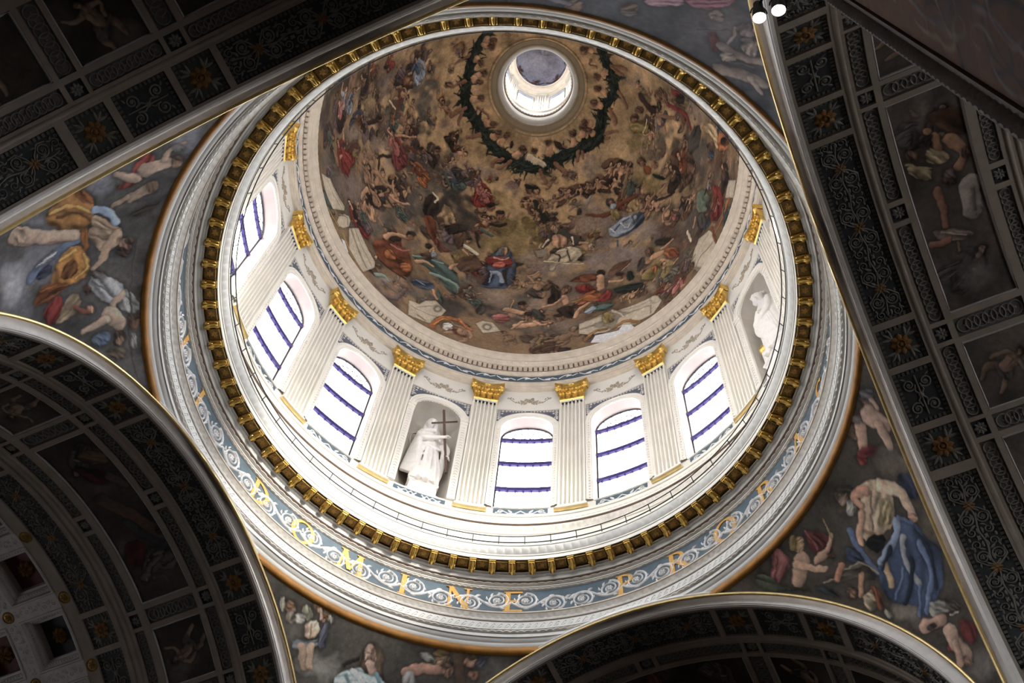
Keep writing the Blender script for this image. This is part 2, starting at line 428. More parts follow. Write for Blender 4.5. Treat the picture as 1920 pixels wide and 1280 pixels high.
for j in range(16):
    src = (wall_n if j in (3, 15) else wall_s) if j % 4 == 3 else wall_w
    a = -math.radians(AZC + 22.5 * j); c, s_ = math.cos(a), math.sin(a)
    Rz = np.array([[c, -s_, 0], [s_, c, 0], [0, 0, 1]])
    off = dr.n
    for v in src.v: dr.pts(v @ Rz.T)
    for q in src.q: dr.q.append(q + off)
wall_drum = struct(dr.build('trim_15', M['stucco']), 'white drum wall pierced by arched windows')  # the drum's own masonry wall, not a moulding

# ---- windows -----------------------------------------------------------------------------------
DEPTH = .55
SPAN = [(1.19, 40.33, .07), (1.19, 40.17, .07), (1.04, 40.32, .07), (1.18, 40.0, .065), (1.19, 39.84, .06), (1.06, 40.13, .05), (.9, 40.33, .06), (.77, 40.35, .05), (.64, 40.36, .045), (1.2, 39.68, .05), (.5, 40.37, .035), (.38, 40.37, .03), (.26, 40.375, .03), (.13, 40.38, .028)]
def make_window(nm):
    f = cyl(0, RW)
    b = MB(f); P = outline(W_W, W_SILL, W_SPR)
    P2 = outline(W_W - .03, W_SILL + .12, W_SPR)
    G = np.array([f(P[:, 0], P[:, 1], 0 * P[:, 0]), f(P2[:, 0], P2[:, 1], 0 * P[:, 0] - DEPTH)])
    b.grid(G)
    b.grid(np.array([f(np.linspace(-W_W, W_W, 9), np.full(9, W_SILL), np.zeros(9)), f(np.linspace(-W_W, W_W, 9), np.full(9, W_SILL + .12), np.full(9, -DEPTH))]))
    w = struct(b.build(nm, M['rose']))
    # moulded architrave round the opening
    b = MB(f)
    prof = [(0.0, 0.0), (0.0, .05), (.05, .05), (.06, .075), (.16, .075), (.18, .11), (.25, .11), (.27, 0)]
    G = []
    for o_, h in prof:
        q = outline(W_W, W_SILL - .0, W_SPR, o_); G.append(f(q[:, 0], q[:, 1], np.full(len(q), h)))
    b.grid(np.array(G)); b.build('arch_moulding', M['stucco'], w)
    b = MB(f)
    for s in (-1, 1):
        for i in range(30):
            b.dome(s * (W_W + .11), W_SILL + .1 + i * .185, .035, .03, .075, 6, 2)
    b.build('jamb_beading', M['bead'], w)
    # dark damask spandrel: rectangle minus arch
    b = MB(f); rr = W_W + .285
    xs = np.concatenate([np.linspace(-1.27, 1.27, 41)])
    lo = np.where(np.abs(xs) < rr, W_SPR + np.sqrt(np.maximum(rr * rr - xs * xs, 0)), W_SPR + .55)
    lo = np.maximum(lo, W_SPR + .62)
    b.grid(np.stack([f(xs, lo, 0 * xs + .012), f(xs, 0 * xs + 40.42, 0 * xs + .012)], 1))
    b.build('spandrel_panel', M['slate'], w)
    b = MB(f)
    for s in (-1, 1):
        for (x_, z_, r_) in SPAN: b.spiral(s * x_, z_, r_, 7 * x_, 1.3, .016, .014, .012); b.leaf(s * x_, z_, 9 * x_, r_ * 1.5, .02, .014, .012)
        b.spiral(s * 1.15, 39.78, .10, 0, 1.3, .02, .012, .012); b.leaf(s * 1.2, 39.6, PI / 2, .2, .04, .015, .012)
    b.build('spandrel_tracery', M['bead'], w)
    # thin string frame over the spandrel
    b = MB(f); b.ridge([(-1.3, 40.47), (0, 40.47), (1.3, 40.47)], .03, .03); b.build('string_course', M['bead'], w)
    # slate panel with scrolls under the sill
    b = MB(f); b.patch(-.97, .97, 32.78, 33.16, .02, 10, 1); b.build('sill_panel', M['blue'], w)
    b = MB(f)
    for s in (-1, 1):
        b.ridge([(0, 33.05), (s * .2, 32.88), (s * .45, 32.9), (s * .6, 33.02), (s * .9, 32.9)], .025, .02, .02)
        b.spiral(s * .72, 32.98, .12, 0, 1.2, .025, .02, .02); b.leaf(s * .3, 32.95, s * .8 if s > 0 else PI - .8, .22, .05, .02, .02)
    b.build('sill_scroll', M['relief'], w)
    b = MB(f); b.ridge([(-1.02, 33.21), (0, 33.21), (1.02, 33.21)], .035, .05); b.build('sill_ledge', M['stucco'], w)
    # iron frame, transoms, glazing bars
    hb = -DEPTH + .03
    b = MB(f); q = outline(W_W - .05, W_SILL + .10, W_SPR); b.ridge(q, .03, .05, hb, flat=True)
    b.build('iron_frame', M['iron'], w)
    for z in (38.80, 37.02, 35.20):
        b = MB(f); b.slab(-W_W + .03, W_W - .03, z - .10, z + .10, hb, hb + .10, 8, 1)
        for i in range(7):
            x = -.85 + i * .283; b.slab(x - .03, x + .03, z - .15, z - .10, hb, hb + .06)
        b.build('transom', M['bar'], w)
    b = MB(f)
    for x in (-.63, -.21, .21, .63):
        b.ridge([(x, W_SILL + .1), (x, W_SPR)], .009, .014, hb, flat=True)
    for i in range(1, 8):
        a = PI * i / 8; b.ridge([(.25 * math.cos(a), W_SPR + .25 * math.sin(a)), (.99 * math.cos(a), W_SPR + .99 * math.sin(a))], .013, .02, hb, flat=True)
    a = np.linspace(0, PI, 13); b.ridge(np.stack([.25 * np.cos(a), W_SPR + .25 * np.sin(a)], 1), .011, .014, hb, flat=True)
    a = np.linspace(0, PI, 21); b.ridge(np.stack([.62 * np.cos(a), W_SPR + .62 * np.sin(a)], 1), .011, .02, hb, flat=True)
    b.build('glazing_bars', M['iron'], w)
    b = MB(f); xs = np.linspace(-W_W + .05, W_W - .05, 17)
    b.grid(np.stack([f(xs, 0 * xs + W_SILL + .1, 0 * xs + hb - .02), f(xs, arch_top(xs, W_W - .05, W_SPR), 0 * xs + hb - .02)], 1))
    b.build('glass_pane', M['glass'], w)
    return w
win0 = make_window('window_1')
wn = 1
for j in range(16):
    if j % 4 == 3: continue
    if j == 0: w = win0
    else:
        w = copy_tree(win0); wn += 1; w.name = 'window_%d' % wn
    w.rotation_euler = (0, 0, -math.radians(AZC + 22.5 * j))
    w['kind'] = 'structure'
    names = {0: 'tall arched window in the middle of the drum, facing us', 1: 'arched window next right of the middle one', 2: 'arched window on the right, left of the right-hand statue niche',
             14: 'arched window left of the statue with the cross', 13: 'arched window with fan-shaped bars at the left of the drum', 12: 'leftmost arched window, cut by the gallery rim'}
    if j in names: w['label'] = names[j]

# ================================================================ lantern
trim4 = struct(ring_obj('trim_4', [(2.62, 58.95), (2.60, 59.20), (2.55, 59.24), (2.53, 59.20), (2.48, 59.26), (2.44, 59.33), (2.40, 59.345), (2.22, 59.37), (2.19, 59.33), (2.14, 59.36), (2.10, 59.39)], M['tan'], n=160), 'moulded ring round the oculus of the dome')
ring_obj('oculus_throat', [(2.10, 59.39), (2.04, 59.45), (1.90, 59.60), (1.875, 59.75), (1.875, 60.25), (1.90, 60.3)], M['nichem'], trim4, n=128)
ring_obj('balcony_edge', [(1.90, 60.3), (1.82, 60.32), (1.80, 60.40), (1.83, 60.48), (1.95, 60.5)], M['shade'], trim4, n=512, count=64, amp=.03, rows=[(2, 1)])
ring_obj('lantern_plinth', [(1.95, 60.5), (1.95, 61.6), (1.86, 61.66), (1.82, 61.78), (1.86, 61.82), (1.90, 61.84)], M['nichem'], trim4, n=128)
LR = 1.90
LXB = LR * math.radians(30)
lm = MB(cyl(0, LR)); lw = .52
for s in (-1, 1): lm.patch(s * LXB, s * lw, 61.8, 66.4, 0, 4, 1)
xs = np.linspace(-lw, lw, 13); top = 64.7 + .28 * np.sqrt(1 - (xs / lw) ** 2 * .99)
lm.grid(np.stack([lm.f(xs, top, 0 * xs), lm.f(xs, 0 * xs + 66.4, 0 * xs)], 1)); lm.patch(-lw, lw, 61.8, 62.0, 0, 6, 1)
LO = 10.7 - 30
dr = MB()
for j in range(6):
    a = -math.radians(LO + 60 * j); c, s_ = math.cos(a), math.sin(a); Rz = np.array([[c, -s_, 0], [s_, c, 0], [0, 0, 1]]); off = dr.n
    for v in lm.v: dr.pts(v @ Rz.T)
    for q in lm.q: dr.q.append(q + off)
wall_lantern = struct(dr.build('wall_lantern', M['nichem']), 'bright white lantern wall above the oculus')
f = cyl(0, LR); b = MB(f)
xl = np.concatenate([[-lw], xs, [lw]]); tl = np.concatenate([[62.0], top, [62.0]])
b.grid(np.array([f(xl, tl, 0 * xl), f(xl, tl, 0 * xl - .12)])); b.patch(-lw, lw, 62.0, 62.001, 0, 1, 1)
lwin = struct(b.build('window_21', M['slate']))
b = MB(f); P = np.stack([xl, tl], 1); b.ridge(P, .05, .06); b.build('architrave', M['grisaille'], lwin)
b = MB(f); b.ridge([(0, 62.0), (0, 64.7)], .02, .03, -.10, flat=True); b.ridge([(-lw, 63.3), (lw, 63.3)], .02, .03, -.10, flat=True); b.build('glazing_bars', M['grisaille'], lwin)
b = MB(f); b.grid(np.stack([f(xs, 0 * xs + 62.0, 0 * xs - .11), f(xs, top, 0 * xs - .11)], 1)); b.build('glass_pane', M['glass'], lwin)
for j in range(6):
    w = lwin if j == 0 else copy_tree(lwin)
    w.name = 'window_%d' % (21 + j); w['kind'] = 'structure'; w.rotation_euler = (0, 0, -math.radians(LO + 60 * j))
    if j in (0, 1): w['label'] = ('small square-headed lantern window left of the middle lantern pilaster', 'small square-headed lantern window right of the middle lantern pilaster')[j]
b = MB(cyl(LO + 30, LR)); 
for i in range(4): b.slab(-.27 + i * .14, -.27 + i * .14 + .09, 61.85, 65.2, 0, .08)
b.slab(-.3, .3, 65.2, 65.32, 0, .13); b.slab(-.33, .33, 65.5, 65.75, 0, .16); b.slab(-.26, .26, 65.32, 65.5, 0, .10); lp = b.build('lantern_pilaster', M['nichem'], wall_lantern)
for j in range(1, 6):
    c = lp.copy(); COL.objects.link(c); c.rotation_euler = (0, 0, -math.radians(60 * j))
ring_obj('lantern_entablature', [(1.92, 65.75), (1.80, 65.78), (1.78, 65.95), (1.74, 65.98), (1.74, 66.15), (1.66, 66.22), (1.58, 66.34), (1.56, 66.46), (1.50, 66.50), (1.9, 66.52)], M['cream'], trim4, n=128)
# ================================================================ crossing: arms
def arc_sweep(k, prof, n=72, th0=-90, th1=90, zc=None, mb=None):
    """prof: list of (s, R) swept along the arch of arm k"""
    nn_, tt = nt(k); zc = ZB if zc is None else zc
    th = np.radians(np.linspace(th0, th1, n + 1)); pr = np.asarray(prof, float)
    P = pr[:, 0][:, None, None] * nn_ + (pr[:, 1][:, None] * np.sin(th)[None])[..., None] * tt + (zc + pr[:, 1][:, None] * np.cos(th)[None])[..., None] * np.array([0, 0, 1.0])
    b = mb or MB(); b.grid(P); return b

ARMNAME = {'B': 'bottom', 'LL': 'left', 'UL': 'upper_left', 'R': 'right'}
SEND = 27.0
roofless = []
for i, k in enumerate(('LL', 'B', 'R', 'UL')):
    b = arc_sweep(k, [(8.95, 8.30), (14.8, 8.30), (14.8, 8.62), (SEND, 8.62)] if k == 'LL' else [(8.95, 8.30), (SEND, 8.30)])
    struct(b.build('ceiling_' + ARMNAME[k], M['wallm']), 'dark barrel vault shell of the %s arm' % ARMNAME[k].replace('_', ' '))
    nn_, tt = nt(k)
    for s, sd in ((-1, 'left'), (1, 'right')):
        b = MB(planef((0, 0, 0), nn_, (0, 0, 1), tt))
        b.patch(A0, SEND, FLOOR_Z, ZB, s * RB, 1, 1); b.patch(A0, SEND, ZB - .02, ZB - .02001, s * RB)
        b.grid(np.array([b.f([A0, SEND], [ZB - .02] * 2, [s * RB] * 2), b.f([A0, SEND], [ZB - .02] * 2, [s * 8.7] * 2)]))
        struct(b.build('wall_%s_%s' % (ARMNAME[k], sd), M['wallm']))
    # end wall; its round window is unseen, added to light the vault
    f = planef(nn_ * SEND, tt, (0, 0, 1), -nn_); b = MB(f)
    a = np.arange(48) * 2 * PI / 48; rin = 2.6; zc = 18.0
    rin = {'R': 3.0, 'LL': 1.6, 'B': .6, 'UL': .5}[k]; inner = f(rin * np.cos(a), zc + rin * np.sin(a), 0 * a)
    def sq(q):
        c, s = math.cos(q), math.sin(q); m = max(abs(c), abs(s)); return c / m, s / m
    S = np.array([sq(q) for q in a]); outer = f(S[:, 0] * 9.0, np.where(S[:, 1] > 0, zc + S[:, 1] * 9, zc + S[:, 1] * (zc - FLOOR_Z)), 0 * a)
    b.grid(np.array([inner, outer]), cv=True)
    b.grid(np.array([inner, f(rin * np.cos(a), zc + rin * np.sin(a), 0 * a - .6)]), cv=True)
    struct(b.build('wall_%s_end' % ARMNAME[k], M['wallm']))
    b = MB(f); b.ngon(f(rin * np.cos(a), zc + rin * np.sin(a), 0 * a - .5)); struct(b.build('window_%d' % (31 + i), M['glass']))  # added out-of-view opening that lets sky light into the arm
# pier chamfers between neighbouring arms
for i, (k, k2) in enumerate((('R', 'UL'), ('UL', 'LL'), ('LL', 'B'), ('B', 'R'))):
    n1, t1 = nt(k); n2, t2 = nt(k2)
    best = min(((s, s2) for s in (-1, 1) for s2 in (-1, 1)), key=lambda q: np.linalg.norm(n1 * A0 + t1 * q[0] * RB - n2 * A0 - t2 * q[1] * RB))
    p1 = n1 * A0 + t1 * best[0] * RB; p2 = n2 * A0 + t2 * best[1] * RB
    b = MB(); z0, z1 = np.array([0, 0, FLOOR_Z]), np.array([0, 0, ZB - .15])
    b.grid(np.array([[p1 + z0, p1 + z1], [p2 + z0, p2 + z1]])); b.grid(np.array([[p1 + z1, p1 * 1.06 + z1], [p2 + z1, p2 * 1.06 + z1]]))
    struct(b.build('wall_pier_%d' % (i + 1), M['wallm']))
# archivolts
for i, k in enumerate(('LL', 'B', 'R', 'UL')):
    b = arc_sweep(k, [(8.99, RB), (8.925, RB), (8.91, 8.095), (8.905, 8.11), (8.88, 8.115), (8.86, 8.15), (8.825, 8.36), (8.845, 8.365), (8.845, 8.39), (8.76, 8.395), (8.70, 8.40)], 96)
    b = arc_sweep(k, [(8.66, 8.45), (8.62, 8.50), (8.75, 8.75)], 96, zc=17.4, mb=b)
    t = struct(b.build('trim_%d' % (5 + i), M['marble']), 'pale archivolt of the %s arch' % ARMNAME[k].replace('_', ' '))
    th = np.linspace(0, 2 * PI, 11)[:-1]
    nn_, tt = nt(k); q = np.radians(np.linspace(-88, 88, 97))
    path = 8.665 * nn_ + (8.42 * np.sin(q))[:, None] * tt + (17.40 + 8.42 * np.cos(q))[:, None] * np.array([0, 0, 1.0])
    b = MB(); b.tube(path, .048, 8); b.build('gilt_bead', M['gilt_trim'], t)
# floor and an added roof disc, unseen, that keeps sky light out
b = MB(); b.patch(-30, 30, -30, 30, FLOOR_Z, 4, 4); struct(b.build('floor', M['floorm']))
b = MB(); b.revolve([(9.75, 29.2), (9.76, 29.1), (60, 28.4)], 64); struct(b.build('ceiling_sky_blocker', M['blockerm']), 'unseen roof disc added around the drum to block the sky')
# ================================================================ brackets and rosettes under the cornice
def rz(o, azd): o.rotation_euler = (0, 0, -math.radians(azd)); return o
def local(r, z):          # build frame at azimuth 0: x tangential, y outward from r, z up from z
    return planef((0, r, z), (1, 0, 0), (0, 1, 0), (0, 0, 1))
def side_prof(P, w, mb, off=(0, 0, 0)):
    """closed (y, z) profile extruded along x"""
    P = np.asarray(P, float); G = []
    for x, k in ((-w, .0), (-w, 1), (w, 1), (w, 0)):
        q = P if k else P.mean(0) + (P - P.mean(0)) * .0
        G.append(np.stack([np.full(len(P), x), q[:, 0], q[:, 1]], 1) + off)
    mb.grid(np.array(G), cv=True)
NMOD = 84
def bracket():
    e = empty('scroll_bracket')
    b = MB()
    t = np.linspace(0, 1, 9)
    S = [(.19, 0), (.19, -.21), (.15, -.24), (.10, -.225), (.07, -.18), (.02, -.14), (-.06, -.12), (-.13, -.12), (-.175, -.10), (-.185, -.06), (-.17, 0)]
    side_prof(S, .075, b); b.build('scroll_body', M['gilt_br'], e, 40)
    b = MB(); b.box((-.105, -.205, -.055), (.105, .19, .0)); b.build('abacus', M['gold'], e, 40)  # brighter gilding than the body: highlights put into the colour
    for s in (-1, 1):
        f = planef((s * .075, 0, 0), (0, 1, 0), (0, 0, 1), (s, 0, 0))
        b = MB(f); b.spiral(.12, -.15, .075, 0, 1.7, .022, .025); b.build('volute', M['gold'], e)
        b = MB(f); b.spiral(-.12, -.075, .045, PI, 1.4, .016, .02); b.build('curl', M['gold'], e)
    b = MB()
    pth = np.array([(0, .16, -.25), (0, .08, -.215), (0, .03, -.16), (0, -.06, -.135), (0, -.13, -.135), (0, -.175, -.115)])
    b.tube(pth, [.02, .05, .055, .05, .04, .02], 7); b.build('leaf', M['gold'], e)
    return e
def rosette():
    b = MB(planef((0, 0, 0), (1, 0, 0), (0, 1, 0), (0, 0, -1)))
    w, l = .17, .155
    b.slab(-w, w, -l, l, 0.012, .03, ch=0); o = b.build('soffit_rosette', M['gilt_dark'])
    b = MB(planef((0, 0, 0), (1, 0, 0), (0, 1, 0), (0, 0, -1)))
    b.ridge([(-w, -l), (w, -l), (w, l), (-w, l)], .014, .022, .03, closed=True); b.build('rim', M['gilt_dark'], o)
    b = MB(planef((0, 0, 0), (1, 0, 0), (0, 1, 0), (0, 0, -1))); b.flower(0, 0, .105, .035, .03, 6); b.build('flower', M['gilt_paint'], o)
    return o
br0, ro0 = bracket(), rosette()
for i in range(NMOD):
    azd = .71 + i * 360 / NMOD
    b_ = br0 if i == 0 else copy_tree(br0); r_ = ro0 if i == 0 else copy_tree(ro0)
    for o, a_, r, z in ((b_, azd, 8.335, 28.508), (r_, azd + 180 / NMOD, 8.325, 28.508)):
        q = math.radians(a_); o.location = (r * math.sin(q), r * math.cos(q), z); rz(o, a_)
    tag(b_, 'gilded scroll bracket under the cornice ring, between two dark rosettes', 'bracket', 'gilded brackets round the cornice')
    tag(r_, 'small dark square with a gilt rosette between two gilded brackets', 'rosette', 'gilt rosettes under the cornice')

# ================================================================ gilt letters of the frieze
SER = .05
def letter(ch):
    """strokes in a unit cell, x right, z up; drawn on the frieze"""
    T, t_ = .075, .04
    bars = {'I': [(0, 0, 0, 1, T)], 'D': [(-.28, 0, -.28, 1, T)], 'M': [(-.42, 0, -.32, 1, t_), (-.32, 1, 0, .1, T), (0, .1, .32, 1, t_), (.32, 1, .42, 0, T)],
            'N': [(-.32, 0, -.32, 1, t_), (-.32, 1, .32, 0, T), (.32, 0, .32, 1, t_)], 'E': [(-.26, 0, -.26, 1, T), (-.26, .97, .26, .97, t_), (-.26, .52, .16, .52, t_), (-.26, .03, .28, .03, t_)],
            'P': [(-.22, 0, -.22, 1, T)], 'R': [(-.25, 0, -.25, 1, T), (-.02, .47, .36, 0, T)], 'B': [(-.25, 0, -.25, 1, T)], 'A': [(-.36, 0, 0, 1, t_), (0, 1, .36, 0, T), (-.22, .36, .22, .36, t_)],
            'O': [], 'S': []}[ch]
    arcs = {'D': [(-.28, .5, .60, .47, -PI / 2, PI / 2, T)], 'O': [(0, .5, .42, .48, 0, 2 * PI, T)], 'P': [(-.22, .74, .42, .23, -PI / 2, PI / 2, t_ + .02)],
            'R': [(-.25, .74, .42, .23, -PI / 2, PI / 2, t_ + .02)], 'B': [(-.25, .75, .40, .22, -PI / 2, PI / 2, t_ + .02), (-.25, .27, .50, .25, -PI / 2, PI / 2, t_ + .02)],
            'S': [(0, .74, .26, .23, .15 * PI, 1.5 * PI, T * .8), (0, .26, .28, .24, PI / 2, -.85 * PI, T * .8)]}.get(ch, [])
    b = MB(cyl(0, FR)); H = .93; z0 = 26.95
    X = lambda x: x * .86
    for x0, y0, x1, y1, w in bars:
        b.ridge([(X(x0), z0 + y0 * H), (X(x1), z0 + y1 * H)], w, .032, 0, flat=True)
        if abs(y1 - y0) > .9:
            for x, y in ((x0, y0), (x1, y1)):
                y = min(max(y, .02), .98); b.ridge([(X(x) - .13, z0 + y * H), (X(x) + .13, z0 + y * H)], .022, .031, 0, flat=True)
    for cx, cy, rx, ry, a0, a1, w in arcs:
        n = 25; a = np.linspace(a0, a1, n); full = abs(a1 - a0) > 6
        if full: a = a[:-1]
        wd = w * (.45 + .55 * np.abs(np.cos(a)))
        b.ridge(np.stack([X(cx + rx * np.cos(a)), z0 + (cy + ry * np.sin(a)) * H], 1), wd, .033, 0, flat=True, closed=full)
    return b
seen = {}
for ch, k in (('I', -8), ('I', -7), ('D', -5), ('O', -4), ('M', -3), ('I', -2), ('N', -1), ('E', 0), ('P', 2), ('R', 3), ('O', 4), ('B', 5), ('A', 6), ('S', 7)):
    o = letter(ch).build('letter', M['gilt_paint'], None, 30); rz(o, 10.1 + 11.25 * k)
    where = {-8: 'uppermost at the left end of the blue frieze', -7: 'at the left of the blue frieze, just below another I', -5: 'at the lower left of the blue frieze', -4: 'between D and M on the blue frieze', -3: 'between O and I on the blue frieze',
             -2: 'between M and N on the blue frieze', -1: 'between I and E on the blue frieze', 0: 'at the bottom middle of the blue frieze', 2: 'right after the word gap following E', 3: 'between P and O on the blue frieze',
             4: 'between R and B on the blue frieze', 5: 'between O and A at the right of the blue frieze', 6: 'after B at the right of the blue frieze', 7: 'last at the right end of the blue frieze'}[k]
    tag(o, 'gilt capital letter %s %s' % (ch, where), 'letter', 'gilt letters of the frieze inscription')

# ================================================================ pilasters
PW, PH = .515, .15
def pilaster():
    e = empty('fluted_pilaster')
    f = cyl(0, RW)
    b = MB(f)
    nfl = 6; prof = [(-PW, 0), (-PW, PH)]
    pitch = (2 * PW - .08) / nfl
    for i in range(nfl):
        c = -PW + .04 + pitch * (i + .5); r = pitch * .33
        for a in np.linspace(PI, 0, 7): prof.append((c + r * math.cos(a), PH - r * 2.3 * math.sin(a)))
    prof += [(PW, PH), (PW, 0)]; prof = np.array(prof)
    zs = np.array([33.12, 40.72])
    G = np.array([f(prof[:, 0], np.full(len(prof), z), prof[:, 1]) for z in zs]); b.grid(G)
    G2 = []
    for z, g in ((40.72, 1), (40.86, 1)): G2.append(f([-PW, -PW, PW, PW], [z] * 4, [0, PH, PH, 0]))
    b.grid(np.array(G2)); b.patch(-PW, PW, 33.0, 33.12, PH, 3, 1)
    b.build('shaft', M['stucco'], e, 30)
    b = MB(f)
    P = [(0, .20), (.08, .20), (.10, .235), (.17, .235), (.19, .19), (.24, .185), (.26, .21), (.32, .21), (.34, .16)]
    G = []
    for dz, h in P:
        w = PW + h - PH + .0
        G.append(f([-w, -w, -w * .33, w * .33, w, w], [32.66 + dz] * 6, [0, h, h, h, h, 0]))
    b.grid(np.array(G)); b.build('base', M['stucco'], e, 30)
    b = MB(f); b.slab(-.62, .62, 32.66, 32.80, 0, .255, 3, 1); b.build('gilt_plinth', M['gilt_trim'], e)
    # capital
    b = MB(f); G = []
    for z, w, h in ((40.84, .50, .15), (40.90, .535, .20), (40.94, .50, .16), (41.2, .50, .17), (41.6, .55, .23), (41.82, .63, .31)):
        xs = np.array([-w, -w, -w * .5, 0, w * .5, w, w]); G.append(f(xs, [z] * 7, [0, h, h * 1.0, h * 1.0, h, h, 0]))
    b.grid(np.array(G)); cap = b.build('capital', M['gold'], e, 40)
    b = MB(f)
    xs = np.linspace(-1, 1, 13)
    for i, (z, w) in enumerate(((41.86, .70), (41.93, .72), (41.95, .74), (42.08, .76))):
        pass
    G = []
    for z, w, d in ((41.84, .66, .0), (41.90, .70, .03), (41.93, .70, .03), (41.96, .72, .05), (42.10, .74, .06)):
        h = .36 + d - .13 * np.cos(xs * PI / 2) + 0 * xs; dip = -.06 * np.cos(xs * PI / 2)
        G.append(f(np.concatenate([[-w], xs * w, [w]]), np.concatenate([[z], z + 0 * xs, [z]]), np.concatenate([[0], h, [0]])))
    b.grid(np.array(G)); b.build('abacus', M['gold'], cap, 40)
    def acanthus(x, z, H, W, h0):
        b = MB()
        t = np.linspace(0, 1, 9); s = np.linspace(-1, 1, 9)
        zz = z + H * np.sin(np.clip(t * 1.12, 0, 1) * PI / 2) - .12 * H * np.clip(t - .8, 0, 1) * 5
        out = h0 + .02 + .16 * t ** 2.6 * H / .45
        wd = W * (.55 + .55 * np.sin(t * PI) ** .8) * (1 - .25 * t)
        lob = 1 + .13 * np.sin(t * 22)
        X = x + s[None] * (wd * lob)[:, None]; Z = np.repeat(zz[:, None], 9, 1) - .05 * s[None] ** 2 * H
        Hh = np.repeat(out[:, None], 9, 1) + .035 * np.abs(s[None]) * (t[:, None] > .15) - .03 * (1 - np.abs(s[None])) ** 4 + .012 * np.cos(s[None] * 9)
        b.grid(f(X, Z, Hh)); return b
    for x in (-.42, -.14, .14, .42): acanthus(x, 40.93, .42, .13, .17).build('leaf', M['gold'], cap, 60)
    for x in (-.50, -.28, 0, .28, .50): acanthus(x, 41.18, .46, .12, .20).build('leaf', M['gold'], cap, 60)
    for s in (-1, 1):
        b = MB(planef(f(s * .60, 41.70, .30), f(1., 0, 0) - f(0, 0, 0), (0, 0, 1), f(0, 0, 1.) - f(0, 0, 0)))
        b.spiral(0, 0, .16, PI / 2, 1.8, .04, .07, 0, sgn=s); b.build('volute', M['gold'], cap)
        b = MB(f); b.ridge([(s * .22, 41.35), (s * .32, 41.6), (s * .48, 41.82), (s * .62, 41.86)], .035, .06, .26); b.build('stalk', M['gold'], cap)
    b = MB(f); b.flower(0, 41.95, .13, .08, .28, 6); b.build('fleuron', M['gold'], cap)
    return e
pil0 = pilaster()
PL = {-6: 'fluted pilaster with gilded capital highest on the left, mostly behind the gallery rim', -5: 'fluted pilaster with gilded capital at upper left, above the leftmost window', -4: 'fluted pilaster between the leftmost window and the fan-barred window', -3: 'fluted pilaster left of the window beside the cross statue',
      -2: 'fluted pilaster with gilded capital just left of the statue with the cross', -1: 'fluted pilaster with gilded capital between the cross statue and the middle window', 0: 'fluted pilaster with gilded capital just right of the middle window',
      1: 'fluted pilaster with gilded capital second to the right of the middle window', 2: 'fluted pilaster with gilded capital just left of the right-hand statue niche', 3: 'fluted pilaster with gilded capital just right of the right-hand statue', 4: 'fluted pilaster highest on the right, mostly behind the gallery rim'}
for k, lab in PL.items():
    p = pil0 if k == -6 else copy_tree(pil0)
    rz(p, AZC + 11.25 + 22.5 * k); tag(p, lab, 'pilaster', 'fluted pilasters of the drum')

# ================================================================ garlands over the bays
def garland():
    f = cyl(0, RW); b = MB(f)
    for s in (-1, 1):
        p = np.array([(s * .16, 41.22), (s * .4, 41.12), (s * .62, 41.22), (s * .84, 41.5)])
        b.ridge(p, .016, .03)
        for i in range(5):
            x = s * (.28 + .12 * i); z = 41.14 + .03 * i * i
            b.leaf(x, z, (PI / 2 - s * .5) if i % 2 else (-PI / 2 + s * .4), .16, .035, .03)
        b.spiral(s * .88, 41.5, .07, 0, 1.2, .015, .025)
        b.leaf(s * .14, 41.16, PI / 2 - s * .9, .32, .09, .05); b.leaf(s * .1, 41.2, -PI / 2 + s * .7, .24, .07, .05)
    b.flower(.02, 41.32, .15, .08, n=7); b.dome(-.12, 41.4, .09, .08); b.dome(.14, 41.42, .07, .07); b.leaf(.05, 41.42, .9, .22, .07, .05)
    return b.build('stucco_garland', M['sepia'], None, 60)
gar0 = garland()
GL = {-4: 'above the leftmost window', -3: 'above the fan-barred window at left', -2: 'above the window left of the cross statue', -1: 'above the niche of the statue with the cross', 0: 'above the middle window', 1: 'above the window next right of the middle one', 2: 'above the right-hand window', 3: 'above the right-hand statue niche'}
for j, lab in GL.items():
    g = gar0 if j == -4 else copy_tree(gar0)
    rz(g, AZC + 22.5 * j); tag(g, 'brown stucco flower garland ' + lab, 'garland', 'stucco garlands under the upper cornice')

